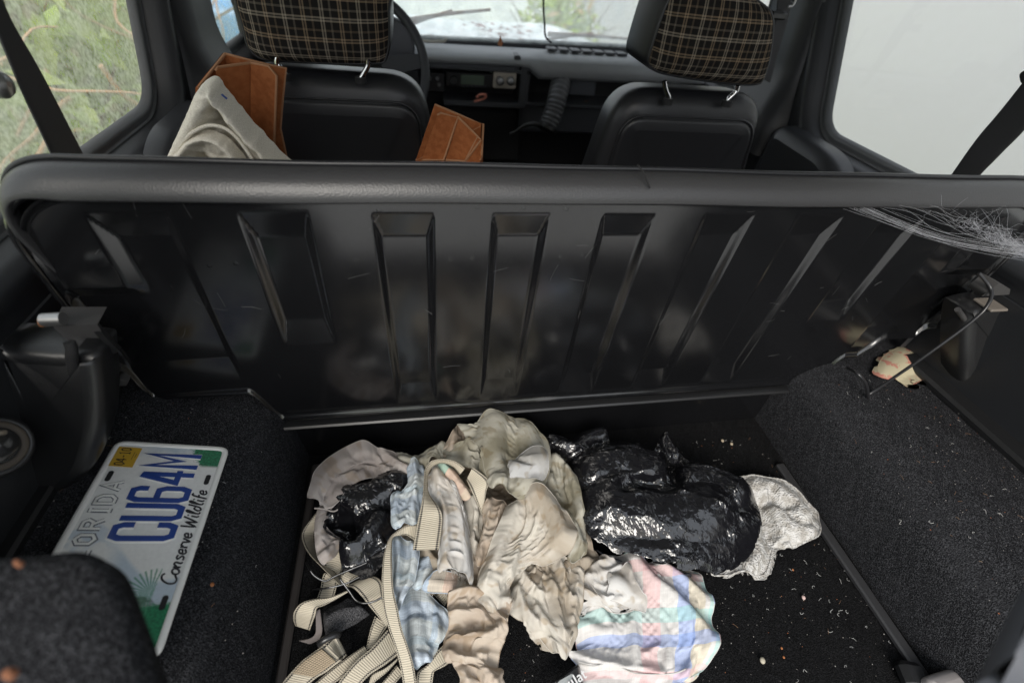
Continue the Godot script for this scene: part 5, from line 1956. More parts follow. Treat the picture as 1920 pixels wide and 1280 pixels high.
	blue = relief(blue, T.crease, 0.08)
	t = rag("blue_shirt", "faded light blue checked shirt threaded between cream straps", Z1, [[955, 540], [1060, 492], [1140, 490], [1118, 400], [1108, 300], [1165, 240], [1250, 330], [1270, 450], [1230, 600], [1190, 760], [1100, 810], [1000, 860], [958, 790], [960, 680]], 0.078, [
		[0.026, 60, [[1165, 250], [1180, 440], [1110, 680], [1065, 810]]], [0.020, 60, [[1010, 540], [985, 700], [1000, 840]]], [0.018, 50, [[1235, 370], [1190, 560], [1150, 760]]], [-0.012, 24, [[1145, 490], [1130, 580], [1060, 760]]]],
		blue, {"c": [4, 6, 9, 11], "su": 1.5, "sv": 1.05, "drop": 0.03, "edge": 10, "category": "shirt"})
	more(t, "sleeve", Z4, [[-5, 50], [80, 60], [190, 140], [205, 230], [165, 420], [115, 520], [60, 610], [15, 640], [-10, 560], [-15, 300]], 0.055, [
		[0.022, 70, [[150, 120], [170, 230], [120, 420], [70, 580]]], [0.02, 60, [[30, 80], [40, 260], [20, 460]]], [-0.014, 24, [[95, 90], [100, 250], [70, 420]]]], blue, {"c": [0, 2, 6, 7], "su": 1.5, "sv": 1.04, "drop": 0.02, "edge": 8})
	more(t, "torn_tail", Z4, [[110, 500], [230, 465], [300, 540], [400, 620], [460, 690], [440, 820], [400, 890], [330, 950], [270, 1050], [240, 1110], [190, 1140], [150, 1080], [80, 900], [30, 780], [20, 660], [60, 590]], 0.030, [
		[0.014, 120, [[120, 560], [180, 760], [180, 1050]]], [0.012, 70, [[250, 520], [330, 640], [360, 840]]], [-0.006, 30, [[60, 720], [200, 680], [340, 660]]], [0.008, 40, [[320, 690], [400, 640], [440, 680]]]], blue, {"c": [15, 4, 8, 10], "su": 1.15, "sv": 1.05, "drop": 0.016, "edge": 12})
	more(t, "cuff", Z4, [[210, 200], [320, 188], [332, 260], [310, 340], [262, 420], [180, 460], [150, 400], [180, 300]], 0.045, [
		[0.014, 50, [[290, 200], [270, 300], [220, 420]]], [0.012, 40, [[220, 230], [200, 340], [190, 430]]], [0.010, 30, [[200, 360], [260, 350], [310, 300]]]], blue, {"c": [0, 1, 4, 5], "su": 1.4, "sv": 1.2, "drop": 0.015, "edge": 8, "crumple": 0.004})
	# 3 torn white strip with striped lining
	var stripe := mat(Color.WHITE, 0.95, 0.0, 0.15)
	stripe.albedo_texture = band_print([[0.02, 0.20, Vector3(0.62, 0.50, 0.36)], [0.28, 0.52, Vector3(0.32, 0.50, 0.72)], [0.75, 0.95, Vector3(0.62, 0.44, 0.36)]], [], Vector3(0.58, 0.52, 0.44), 256, 0.2)
	stripe.uv1_scale = Vector3(9.0, 9.0, 1); stripe.uv1_offset = Vector3(0.42, 0, 0)
	t = rag("torn_towel", "torn white towel strip with frayed end hanging over the heap", [0.0, 0.0, 1.0], [[805, 910], [815, 876], [831, 890], [848, 906], [860, 924], [870, 953], [878, 985], [884, 1030], [886, 1048], [884, 1088], [871, 1080], [854, 1071], [828, 1066], [823, 1060], [823, 1028], [831, 991], [827, 965], [821, 949], [807, 942]], 0.085, [
		[0.024, 15, [[818, 890], [832, 930], [838, 980], [836, 1060]]], [0.020, 14, [[850, 912], [862, 970], [872, 1040], [872, 1080]]], [-0.016, 8, [[832, 918], [846, 960], [852, 1010]]], [0.014, 9, [[845, 960], [858, 1010], [854, 1060]]], [0.01, 8, [[812, 905], [816, 940]]]],
		white, {"c": [0, 3, 9, 12], "su": 1.45, "sv": 1.03, "drop": 0.02, "edge": 7, "category": "towel", "step": 3.0})
	var fb := MB.new()
	fringe(fb, [[824, 1064], [854, 1072], [871, 1081], [884, 1089]], 0.072, 110, 9.0, Vector2(0.05, 1), 3)
	part("fringe", fb, white, t).set_meta("kind", "stuff")
	more(t, "striped_lining", Z4, [[245, 450], [300, 360], [370, 300], [480, 315], [520, 325], [620, 400], [622, 450], [540, 462], [480, 495], [400, 492], [310, 490]], 0.058, [[0.008, 80, [[300, 400], [420, 420], [600, 430]]]], stripe, {"c": [1, 5, 6, 0], "su": 1.08, "sv": 1.05, "drop": 0.01, "edge": 6})
	fb = MB.new()
	fringe(fb, zoomed(Z4, [[250, 455], [310, 490], [400, 492], [480, 495], [540, 462], [620, 450]]), 0.055, 120, 8.0, Vector2(-0.05, 1), 4)
	part("fringe", fb, white, t).set_meta("kind", "stuff")
	var teal := mat(Color.WHITE, 0.95, 0.0, 0.15)
	teal.albedo_texture = band_print([], [[0.0, 0.22, Vector3(0.55, 0.45, 0.34)], [0.22, 0.52, Vector3(0.16, 0.46, 0.40)], [0.52, 1.0, Vector3(0.58, 0.42, 0.34)]], Vector3(0.55, 0.46, 0.38), 256, 0.15)
	teal.uv1_scale = Vector3(9, 9, 1); teal.uv1_offset = Vector3(0, 0.35, 0)
	more(t, "teal_corner", Z3, [[395, 520], [430, 478], [490, 476], [560, 535], [600, 595], [640, 655], [700, 720], [690, 795], [640, 800], [600, 770], [530, 680], [450, 600]], 0.092, [
		[0.016, 55, [[440, 500], [540, 600], [660, 760]]], [0.010, 30, [[640, 700], [680, 720], [690, 770]]]], teal, {"c": [0, 2, 6, 8], "su": 1.3, "sv": 1.05, "drop": 0.016, "edge": 7, "step": 3.0})
	# 4 olive shirt at the back
	t = rag("olive_shirt", "olive beige work shirt bunched up against the bench plate", [0.0, 0.0, 1.0], [[860, 792], [878, 795], [894, 794], [913, 779], [935, 782], [959, 786], [980, 792], [994, 802], [1010, 817], [1024, 834], [1029, 855], [1030, 874], [1024, 894], [1019, 906], [1000, 915], [974, 928], [958, 926], [938, 922], [918, 908], [909, 885], [903, 855], [890, 830], [874, 812]], 0.075, [
		[0.075, 52, [[928, 800], [922, 850], [940, 906]]], [0.070, 48, [[985, 815], [1000, 860], [985, 905]]], [0.04, 16, [[861, 794], [888, 806], [905, 834], [908, 870]]],
		[-0.02, 9, [[952, 868], [957, 892], [955, 918]]]],
		olive, {"c": [0, 8, 15, 18], "su": 1.3, "sv": 1.15, "category": "shirt", "mid": 0.115, "support": 0.9})
	more(t, "collar", [0.0, 0.0, 1.0], [[837, 852], [838, 833], [848, 817], [861, 793], [884, 806], [878, 828], [864, 846], [850, 856]], 0.085, [[0.02, 14, [[850, 818], [846, 846]]]], tan, {"c": [1, 4, 6, 0], "su": 1.15, "sv": 1.1}, "tan inside of the shirt's collar")
	more(t, "grey_lining", Z5, [[395, 165], [470, 90], [570, 20], [640, -20], [760, 10], [780, 100], [790, 180], [735, 280], [640, 280], [530, 270], [430, 260], [410, 200]], 0.152, [[0.016, 120, [[470, 180], [600, 130], [720, 100]]], [-0.008, 30, [[450, 90], [500, 130], [620, 150]]]], grey, {"c": [0, 4, 7, 10], "su": 1.12, "sv": 1.1, "drop": 0.02, "edge": 8}, "grey patch of the shirt's lining")
	more(t, "shirt_back", Z3, [[0, 390], [180, 410], [300, 370], [380, 330], [430, 310], [480, 390], [560, 400], [640, 320], [720, 240], [780, 290], [810, 380], [830, 560], [760, 580], [690, 500], [600, 460], [430, 430], [330, 460], [270, 540], [160, 500], [60, 470]], 0.078, [
		[0.020, 50, [[340, 450], [400, 360], [440, 320]]], [0.024, 60, [[520, 430], [640, 340], [740, 260]]], [0.02, 40, [[680, 300], [700, 400], [760, 520]]], [0.02, 40, [[760, 320], [770, 420], [800, 540]]], [-0.014, 24, [[700, 360], [740, 460], [780, 560]]], [0.012, 60, [[60, 430], [200, 460], [320, 440]]]], olive, {"c": [0, 9, 11, 19], "su": 1.12, "sv": 1.4, "drop": 0.03, "edge": 9})
	# 5 beige trousers in the middle
	t = rag("beige_trousers", "stained beige cotton trousers crumpled in the middle of the heap", [0.0, 0.0, 1.0], [[994, 927], [1011, 930], [1030, 945], [1049, 964], [1062, 982], [1073, 1000], [1075, 1018], [1071, 1035], [1064, 1045], [1048, 1050], [1025, 1052], [1010, 1045], [996, 1045], [985, 1055], [970, 1063], [958, 1078], [950, 1090], [958, 1105], [960, 1122], [955, 1136], [930, 1139], [905, 1126], [893, 1108], [898, 1090], [901, 1065], [915, 1040], [926, 1010], [941, 977], [951, 950], [965, 948], [985, 935]], 0.070, [
		[0.052, 40, [[1005, 938], [1030, 972], [1052, 1020]]], [0.036, 24, [[968, 955], [940, 1015], [915, 1092]]], [0.030, 16, [[990, 958], [978, 1010], [955, 1070]]], [0.024, 12, [[1008, 965], [996, 1000], [994, 1036]]],
		[-0.024, 8, [[984, 990], [985, 1015], [984, 1040]]], [-0.016, 7, [[1000, 1005], [1004, 1022], [1007, 1040]]], [0.020, 10, [[1008, 1036], [1035, 1040], [1068, 1022]]], [-0.014, 7, [[1012, 1046], [1040, 1036], [1064, 1038]]],
		[0.020, 14, [[905, 1118], [930, 1122], [956, 1118]]], [0.018, 12, [[945, 1082], [940, 1105], [925, 1125]]], [-0.012, 8, [[926, 1075], [922, 1098], [908, 1112]]], [0.014, 12, [[972, 1000], [958, 1030], [930, 1060]]]],
		cream, {"c": [28, 3, 19, 21], "su": 1.28, "sv": 1.08, "drop": 0.045, "edge": 11, "category": "trousers", "crumple": 0.003, "mid": 0.10})
	more(t, "trouser_leg", Z6, [[190, 240], [300, 180], [420, 150], [500, 105], [640, 150], [740, 185], [790, 205], [842, 208], [846, 400], [840, 560], [812, 640], [765, 760], [705, 920], [660, 968], [600, 975], [555, 940], [490, 860], [440, 800], [380, 790], [310, 700], [200, 640], [168, 560], [200, 420], [200, 300]], 0.040, [
		[0.026, 75, [[250, 250], [350, 390], [450, 475]]], [0.022, 70, [[380, 530], [480, 700], [640, 880]]], [0.030, 70, [[510, 310], [600, 500], [670, 850]]], [0.028, 65, [[610, 165], [680, 350], [740, 500]]], [0.018, 45, [[800, 230], [795, 480], [760, 660], [705, 890]]],
		[-0.022, 36, [[640, 520], [680, 640], [700, 780]]], [0.026, 75, [[240, 430], [310, 620], [420, 740]]], [0.026, 45, [[400, 280], [435, 180], [560, 120], [720, 130]]], [-0.02, 30, [[330, 420], [400, 520], [380, 560]]], [0.02, 45, [[600, 820], [650, 900], [690, 900]]],
		[-0.018, 26, [[740, 250], [700, 350], [745, 480]]], [-0.014, 26, [[450, 260], [520, 300], [480, 420]]], [0.016, 30, [[460, 200], [500, 240], [620, 230]]]],
		cream, {"c": [0, 7, 12, 15], "su": 1.5, "sv": 1.08, "drop": 0.03, "edge": 10, "crumple": 0.003})
	more(t, "pocket", Z5, [[800, 118], [880, 140], [950, 200], [1030, 280], [1062, 380], [1082, 480], [1100, 620], [1150, 770], [1165, 900], [1150, 1000], [1080, 1080], [1020, 1080], [1035, 950], [960, 770], [860, 610], [758, 490], [748, 400], [770, 270]], 0.075, [
		[0.032, 85, [[840, 150], [960, 280], [1040, 460], [1100, 700]]], [0.026, 70, [[790, 300], [850, 420], [960, 480]]], [0.022, 60, [[900, 620], [1040, 780], [1110, 980]]], [-0.02, 34, [[840, 420], [940, 480], [960, 560]]], [-0.014, 30, [[900, 210], [900, 320], [880, 400]]], [0.016, 40, [[1040, 940], [1100, 960], [1140, 940]]]],
		olive, {"c": [0, 2, 9, 11], "su": 1.5, "sv": 1.12, "drop": 0.03, "edge": 9})
	more(t, "waistband", Z5, [[140, 612], [200, 520], [270, 518], [340, 545], [372, 582], [335, 700], [290, 830], [240, 910], [160, 1090], [95, 1180], [82, 1120], [110, 960], [145, 820]], 0.086, [
		[0.018, 55, [[190, 540], [190, 700], [130, 960], [95, 1130]]], [0.020, 50, [[320, 560], [270, 740], [200, 960]]], [-0.010, 20, [[275, 540], [235, 720], [180, 880]]]], tan, {"c": [1, 4, 8, 10], "su": 1.2, "sv": 1.05, "drop": 0.02, "edge": 7})
	more(t, "lining", Z3, [[680, 790], [760, 790], [800, 890], [835, 960], [800, 1080], [835, 1150], [770, 1290], [700, 1285], [680, 1060], [640, 900]], 0.070, [[0.022, 60, [[720, 820], [760, 1000], [740, 1240]]], [-0.012, 26, [[800, 930], [780, 1060], [760, 1200]]]], cream, {"c": [0, 1, 6, 7], "su": 1.3, "sv": 1.05, "drop": 0.02, "edge": 7})
	more(t, "brown_fold", Z4, [[620, 0], [740, -10], [820, 20], [760, 160], [730, 280], [720, 420], [650, 490], [580, 490], [620, 440], [660, 380], [665, 200]], 0.050, [[0.016, 40, [[700, 0], [700, 200], [690, 380]]], [0.014, 26, [[640, 400], [680, 440], [700, 480]]]], tan, {"c": [0, 2, 6, 7], "su": 1.35, "sv": 1.2, "drop": 0.02, "edge": 7})
	# 6 tan crumpled end
	t = rag("tan_cloth", "tan crumpled cloth end with tight cross folds on the carpet", Z4, [[470, 540], [500, 500], [590, 478], [700, 485], [860, 525], [985, 590], [982, 680], [950, 780], [942, 900], [902, 1020], [872, 1200], [872, 1300], [565, 1300], [570, 1230], [500, 1100], [440, 1000], [430, 900], [470, 800], [458, 650]], 0.055, [
		[0.030, 60, [[480, 690], [600, 705], [740, 690]]], [0.030, 70, [[480, 560], [640, 510], [860, 590], [970, 620]]], [0.032, 70, [[540, 900], [700, 915], [850, 880], [945, 780]]], [0.028, 60, [[470, 1040], [600, 1095], [770, 1070]]], [0.028, 55, [[730, 640], [800, 800]]],
		[0.020, 55, [[700, 1090], [780, 1180], [870, 1270]]], [0.022, 55, [[480, 740], [520, 860], [490, 1000]]], [-0.024, 30, [[490, 650], [600, 640], [680, 610]]], [-0.022, 28, [[600, 740], [640, 810], [560, 880]]], [-0.022, 28, [[500, 980], [600, 930], [720, 940]]], [-0.020, 28, [[520, 1110], [640, 1130], [780, 1090]]],
		[0.024, 60, [[880, 650], [900, 780], [850, 860]]], [0.018, 60, [[560, 1140], [600, 1200], [640, 1290]]], [0.018, 30, [[640, 830], [760, 850], [840, 840]]]],
		tan, {"c": [1, 5, 11, 12], "su": 1.15, "sv": 1.65, "drop": 0.035, "edge": 12, "crumple": 0.003, "category": "cloth", "mid": 0.068})
	# 7 pastel checked kitchen towel
	var check := mat(Color.WHITE, 0.95, 0.0, 0.15)
	var cblue := Vector3(0.26, 0.38, 0.72); var cteal := Vector3(0.34, 0.60, 0.57); var cpink := Vector3(0.74, 0.46, 0.46); var cyel := Vector3(0.64, 0.56, 0.40)
	check.albedo_texture = band_print([[0.42, 0.54, cpink], [0.66, 0.77, cblue], [0.77, 0.88, cyel], [0.90, 0.95, cteal]], [[0.05, 0.14, cpink], [0.42, 0.53, cteal], [0.62, 0.72, cblue], [0.90, 0.96, cpink]], Vector3(0.64, 0.62, 0.60), 512, 0.10)
	check.uv1_scale = Vector3(4.4, 5.0, 1); check.uv1_offset = Vector3(0, 0, 0)
	check.backlight_enabled = true
	check.backlight = Color(0.4, 0.4, 0.4)
	check = relief(check, T.crease, 0.1)
	t = rag("checked_towel", "pastel checked kitchen towel with blue pink and teal bands", Z7, [[112, 700], [140, 600], [155, 420], [165, 300], [190, 200], [260, 180], [400, 120], [560, 140], [700, 170], [900, 230], [1200, 245], [1280, 400], [1330, 640], [1358, 850], [1350, 1000], [1290, 1120], [1180, 1190], [1120, 1240], [1050, 1250], [930, 1290], [880, 1330], [220, 1330], [190, 1240], [150, 1110], [45, 1025], [50, 990], [130, 990], [115, 900], [103, 760]], 0.014, [
		[0.034, 120, [[610, 190], [760, 370], [960, 520], [1180, 760], [1310, 960]]], [0.028, 90, [[860, 220], [1080, 370], [1290, 580]]], [0.014, 60, [[50, 1005], [260, 1070], [560, 1130], [900, 1180]]], [0.014, 100, [[130, 720], [380, 800], [520, 740], [640, 640]]],
		[-0.016, 40, [[560, 640], [500, 800], [460, 940]]], [0.014, 80, [[620, 700], [640, 900], [650, 1100]]], [0.012, 90, [[840, 640], [950, 860], [960, 1100]]], [-0.012, 40, [[980, 640], [1100, 780], [1160, 900]]], [0.014, 60, [[1130, 900], [1180, 1050], [1120, 1180]]],
		[0.018, 70, [[240, 520], [330, 620], [380, 700]]], [0.016, 60, [[200, 300], [360, 280], [480, 240]]], [0.016, 60, [[170, 440], [320, 500], [440, 480]]], [-0.012, 40, [[180, 350], [300, 330], [430, 330]]], [0.012, 40, [[660, 1080], [760, 990], [860, 950]]]],
		check, {"c": [4, 10, 16, 21], "su": 1.08, "sv": 1.07, "drop": 0.010, "edge": 8, "category": "towel", "crumple": 0.0028})
	more(t, "plain_back", Z7, [[150, 600], [158, 420], [166, 300], [195, 205], [270, 185], [400, 130], [500, 150], [520, 200], [440, 300], [410, 380], [430, 470], [500, 500], [640, 560], [560, 600], [460, 600], [350, 560], [240, 540]], 0.032, [
		[0.020, 60, [[200, 300], [360, 280], [490, 220]]], [0.018, 55, [[170, 430], [300, 500], [440, 500]]], [-0.014, 30, [[180, 350], [300, 340], [420, 340]]], [0.016, 40, [[380, 400], [400, 380], [430, 400]]], [0.02, 50, [[250, 220], [300, 180], [420, 150]]]], white, {"c": [3, 6, 12, 0], "su": 1.25, "sv": 1.3, "drop": 0.012, "edge": 10, "crumple": 0.004}, "plain cream back of the towel")
	more(t, "folded_corner", Z7, [[408, 462], [450, 290], [520, 220], [592, 168], [625, 300], [700, 450], [752, 480], [752, 602], [690, 600], [600, 565], [500, 510]], 0.048, [
		[0.012, 110, [[470, 330], [560, 380], [680, 480]]], [0.014, 40, [[590, 190], [630, 330], [720, 470]]], [0.008, 24, [[420, 472], [560, 490], [740, 540]]]], white, {"c": [1, 3, 7, 0], "su": 1.08, "sv": 1.05, "drop": 0.02, "edge": 9}, "cream corner folded over the towel")
	hb = MB.new()
	hp = []
	for q in zoomed(Z7, [[130, 1108], [260, 1130], [400, 1100], [500, 1140], [640, 1195], [800, 1206], [1000, 1195], [1120, 1150]]):
		var w := on_y(q[0], q[1], 0.026); w.y = 0.028; hp.append(w)
	hb.tube(smooth(hp, 4), 0.0012, 5)
	part("hem", hb, white, t)
	# 8 terry face cloth
	var terry := mat(Color.WHITE, 1.0, 0.0, 0.1)
	terry.albedo_texture = ramp(noise_image(256, 0.05, 107), lin(0.36, 0.34, 0.31), lin(0.56, 0.55, 0.53), 0.25, 0.6)
	terry.uv1_scale = Vector3(4, 4, 1)
	terry = relief(terry, T.fuzz, 0.35)
	t = rag("terry_cloth", "grimy white terry cloth half under the big black bag", [0.0, 0.0, 1.0], [[1375, 905], [1400, 900], [1440, 903], [1472, 906], [1500, 922], [1526, 945], [1538, 962], [1536, 998], [1512, 1014], [1478, 1018], [1454, 1010], [1452, 1034], [1438, 1070], [1390, 1070], [1342, 1068], [1380, 1040], [1400, 1000]], 0.020, [
		[0.026, 30, [[1410, 915], [1460, 930], [1500, 970]]], [0.022, 24, [[1450, 960], [1480, 990], [1515, 1000]]], [-0.016, 9, [[1420, 960], [1445, 985], [1456, 1012]]], [0.014, 26, [[1410, 1000], [1420, 1040], [1400, 1060]]], [-0.010, 9, [[1440, 925], [1450, 945], [1480, 955]]]],
		terry, {"c": [0, 6, 12, 14], "su": 1.12, "sv": 1.1, "bend": 0.5, "hem": 0.002, "drop": 0.014, "edge": 9, "crumple": 0.004, "category": "cloth"})
	fb = MB.new()
	fringe(fb, [[1345, 1068], [1390, 1070], [1437, 1070], [1451, 1036]], 0.014, 130, 7.0, Vector2(0.3, 1), 6)
	part("fringe", fb, terry, t).set_meta("kind", "stuff")

# ---- cream webbing straps ----
func strap(t: Node3D, z: Array, pairs: Array, hs: Array, m: Material, called := "strap") -> void:
	var q := []
	for i in pairs.size():
		var a: Array = pairs[i]
		var h = hs[i]
		var h0: float = h[0] if h is Array else h
		var h1: float = h[1] if h is Array else h
		q.append([on_y(z[0] + a[0] * z[2], z[1] + a[1] * z[2], h0), on_y(z[0] + a[2] * z[2], z[1] + a[3] * z[2], h1)])
	var b := MB.new()
	strip(b, q, 0.0016)
	part(called, b, m, t)

func webbing() -> void:
	var im := Image.create(64, 128, false, Image.FORMAT_RGB8)
	var hm := Image.create(64, 128, false, Image.FORMAT_RGB8)
	for y in 128:
		for x in 64:
			var u := x / 63.0
			var rib := 0.5 + 0.5 * cos(TAU * y / 8.0)
			var c := Vector3(0.60, 0.54, 0.43) * (0.66 + 0.36 * rib) * (0.94 + 0.1 * hash01(x * 13 + y * 7))
			var h := rib
			for e in [0.10, 0.90]:
				if absf(u - e) < 0.038 and (y % 8) < 6: c = Vector3(0.02, 0.02, 0.022); h = 0.9
			if (u < 0.02 or u > 0.98) and (y % 6) < 3: c *= 0.35
			im.set_pixel(x, y, lin(c.x, c.y, c.z))
			hm.set_pixel(x, y, Color(h, h, h))
	var m := mat(Color.WHITE, 0.8, 0.0, 0.3)
	m.albedo_texture = ImageTexture.create_from_image(im)
	m.uv1_scale = Vector3(1, 20.0, 1)
	m = relief(m, ImageTexture.create_from_image(hm), 0.06)
	M.web = m
	var t := thing("cargo_strap", "long cream ribbed cargo strap with black stitched edges looping through rags", "strap", on_y(760, 1100, 0.0), "cream cargo straps")
	# the arch over the torn towel
	strap(t, Z3, [[165, 1285, 408, 1280], [205, 1050, 440, 1010], [238, 900, 410, 895], [262, 770, 318, 770], [272, 640, 300, 650], [280, 545, 318, 560], [335, 465, 372, 500], [450, 446, 452, 482], [560, 468, 545, 520], [650, 530, 600, 590]],
		[0.105, 0.112, 0.118, [0.125, 0.10], [0.132, 0.10], [0.138, 0.11], [0.142, 0.115], [0.142, 0.115], [0.138, 0.112], [0.12, 0.10]], m)
	strap(t, Z3, [[665, 640, 722, 520], [700, 720, 865, 640], [750, 830, 845, 745], [805, 960, 822, 880]], [[0.108, 0.128], [0.112, 0.128], [0.105, 0.115], [0.09, 0.095]], m)
	# long run down the front
	strap(t, Z1, [[1195, 800, 1170, 955], [1100, 808, 1090, 900], [1010, 862, 1030, 905], [930, 940, 968, 930], [885, 1080, 955, 1080], [866, 1270, 962, 1270], [868, 1420, 975, 1420], [880, 1580, 1015, 1590], [925, 1750, 1050, 1765], [985, 1930, 1100, 1910], [1030, 2090, 1150, 2070], [1060, 2260, 1180, 2240], [1075, 2400, 1190, 2400]],
		[0.085, [0.088, 0.075], [0.092, 0.078], [0.095, 0.088], 0.095, 0.094, 0.090, 0.084, 0.076, 0.066, 0.056, 0.046, 0.04], m)
	# loop at the left edge
	var t2 := thing("cargo_strap", "cream cargo strap curling under the pink shirt tail", "strap", on_y(590, 1050, 0.0), "cream cargo straps")
	strap(t2, Z1, [[330, 620, 345, 660], [215, 750, 275, 770], [130, 880, 248, 870], [145, 985, 252, 1000], [205, 1085, 290, 1090], [300, 1185, 340, 1160], [400, 1290, 440, 1255], [480, 1370, 520, 1330]], [0.05, 0.042, [0.03, 0.012], [0.034, 0.012], [0.04, 0.016], [0.044, 0.026], [0.046, 0.034], [0.046, 0.036]], m)
	strap(t2, Z2, [[620, 60, 540, 40], [620, 140, 420, 175], [600, 230, 490, 300], [560, 330, 430, 270], [540, 420, 395, 410], [520, 490, 365, 500]], [0.04, 0.034, 0.032, [0.026, 0.03], 0.016, 0.010], m)
	# strap with the felt backing
	var t3 := thing("padded_strap", "cream strap with a dark grey felt pad folded back beside wires", "strap", on_y(620, 1150, 0.0), "cream cargo straps")
	strap(t3, Z2, [[780, 270, 700, 225], [690, 330, 590, 280], [640, 400, 600, 360]], [0.040, 0.040, 0.036], m)
	strap(t3, Z2, [[640, 390, 780, 320], [700, 405, 880, 300], [775, 480, 955, 345], [850, 575, 975, 480], [930, 670, 1000, 620], [1000, 770, 1020, 740]], [0.036, 0.044, 0.046, 0.042, 0.036, 0.03], m)
	strap(t3, Z2, [[640, 432, 650, 440], [480, 492, 520, 520], [340, 508, 420, 570], [220, 545, 365, 590], [155, 620, 350, 650], [148, 690, 325, 720], [165, 750, 300, 790]], [[0.05, 0.046], [0.055, 0.05], [0.058, 0.055], [0.056, 0.056], [0.044, 0.048], [0.026, 0.030], [0.012, 0.014]], m)
	var felt := mat(Color.WHITE, 1.0, 0.0, 0.1)
	felt.albedo_texture = ramp(noise_image(256, 0.2, 111), lin(0.03, 0.03, 0.032), lin(0.10, 0.10, 0.105), 0.3, 0.8)
	felt.uv1_scale = Vector3(8, 8, 1)
	felt = relief(felt, T.fuzz, 0.2)
	part("felt_pad", cloth(zoomed(Z2, [[390, 590], [470, 530], [560, 480], [650, 440], [740, 500], [832, 580], [820, 612], [700, 690], [600, 740], [440, 830], [412, 760]]), 0.036, zf(Z2, [[0.012, 90, [[420, 700], [620, 600], [790, 590]]]]), {"drop": 0.02, "edge": 9, "crumple": 0.001, "round": 2}), felt, t3)
	strap(t3, Z2, [[350, 620, 392, 600], [355, 720, 408, 720], [350, 820, 412, 810], [300, 870, 380, 880], [200, 890, 300, 920]], [0.04, 0.036, 0.028, 0.018, 0.010], mat(lin(0.16, 0.14, 0.135), 0.9), "binding")
	# short straps at the near edge
	var t4 := thing("cargo_strap", "cream strap end with coarse woven patch and black ring", "strap", on_y(590, 1260, 0.0), "cream cargo straps")
	strap(t4, Z2, [[500, 850, 600, 1060], [430, 925, 590, 1075], [330, 1000, 540, 1110], [230, 1075, 450, 1180], [120, 1190, 350, 1240], [30, 1300, 230, 1350]], [[0.05, 0.03], 0.052, 0.046, 0.040, 0.034, 0.03], m)
	strap(t4, Z2, [[500, 850, 600, 1062], [540, 842, 632, 1030], [555, 860, 640, 1030]], [[0.050, 0.030], [0.044, 0.028], [0.020, 0.012]], m, "fold")
	var coarse := m.duplicate()
	coarse.albedo_color = Color(0.86, 0.82, 0.78)
	coarse.uv1_scale = Vector3(9, 20, 1)
	strap(t4, Z2, [[408, 968, 540, 1085], [330, 1018, 500, 1110], [230, 1095, 420, 1170], [140, 1190, 330, 1225]], [0.0555, 0.0505, 0.0445, 0.039], coarse, "woven_patch")
	var b := MB.new()
	var rp := []
	for k in 15:
		var a := PI * k / 14.0
		var c := on_y(520 + 478 * 0.203, 1020 + 880 * 0.203, 0.05)
		rp.append(c + Vector3(cos(a) * 0.012, sin(a) * 0.008, -cos(a) * 0.004))
	b.tube(rp, 0.005, 10)
	part("ring", b, mat(lin(0.015, 0.015, 0.016), 0.3), t4)
	var t5 := thing("cargo_strap", "short cream straps crossing beneath the long strap near the tailgate", "strap", on_y(690, 1240, 0.0), "cream cargo straps")
	strap(t5, Z2, [[1015, 790, 1110, 1025], [870, 955, 990, 1115], [720, 1085, 860, 1200], [590, 1240, 750, 1310], [540, 1330, 690, 1380]], [0.040, 0.044, 0.042, 0.036, 0.03], m)
	strap(t5, Z2, [[900, 665, 1015, 760], [855, 800, 965, 830], [815, 980, 900, 940]], [0.026, 0.026, 0.02], m)
	strap(t5, Z2, [[800, 940, 835, 1000], [640, 1050, 710, 1120], [480, 1170, 570, 1250], [340, 1290, 430, 1340]], [0.024, 0.024, 0.02, 0.016], m)
	strap(t5, Z2, [[1100, 1120, 1160, 1200], [1010, 1230, 1080, 1290], [930, 1320, 1000, 1360]], [0.02, 0.02, 0.016], m)
	strap(t5, Z2, [[1110, 1050, 1100, 1085], [1000, 1140, 1010, 1180], [880, 1200, 900, 1270], [840, 1290, 860, 1330]], [0.04, 0.042, 0.034, 0.03], m, "edge_fold")
	var t6 := thing("cargo_strap", "cream strap end poking out below the torn blue tail", "strap", on_y(810, 1250, 0.0), "cream cargo straps")
	strap(t6, Z4, [[440, 935, 495, 1085], [365, 1010, 430, 1135], [285, 1120, 350, 1175], [200, 1190, 335, 1195], [185, 1300, 320, 1300]], [0.03, 0.03, 0.026, [0.018, 0.022], 0.016], m)
	strap(t6, Z4, [[300, 485, 340, 470], [370, 560, 430, 500], [430, 620, 465, 560]], [0.024, 0.024, 0.022], m)
	# thin wires over the straps
	var wt := thing("electric_wire", "thin black wires with white stripe tangled over the straps", "wire", on_y(650, 1100, 0.0))
	for w in [[[262, 170], [300, 240], [350, 300], [440, 340], [520, 302], [610, 262], [700, 224], [830, 170]], [[330, 420], [480, 402], [640, 360], [780, 290], [900, 230], [980, 190]], [[560, 280], [575, 320], [620, 380], [665, 440], [720, 515], [790, 546], [880, 532], [975, 488]]]:
		b = MB.new()
		var ps := []
		var i := 0
		for q in zoomed(Z2, w):
			ps.append(on_y(q[0], q[1], 0.054 + 0.008 * sin(i * 1.3) - (0.03 if i == 0 else 0.0)))
			i += 1
		ps = smooth(ps, 8)
		b.tube(ps, 0.0015, 8)
		var wo := part("wire", b, mat(lin(0.016, 0.016, 0.017), 0.35), wt)
		b = MB.new()
		var st := []
		for p in ps: st.append(p + Vector3(0.0002, 0.0015, 0.0005))
		b.tube(st, 0.00035, 5)
		part("stripe", b, mat(lin(0.6, 0.6, 0.6), 0.4), wo)

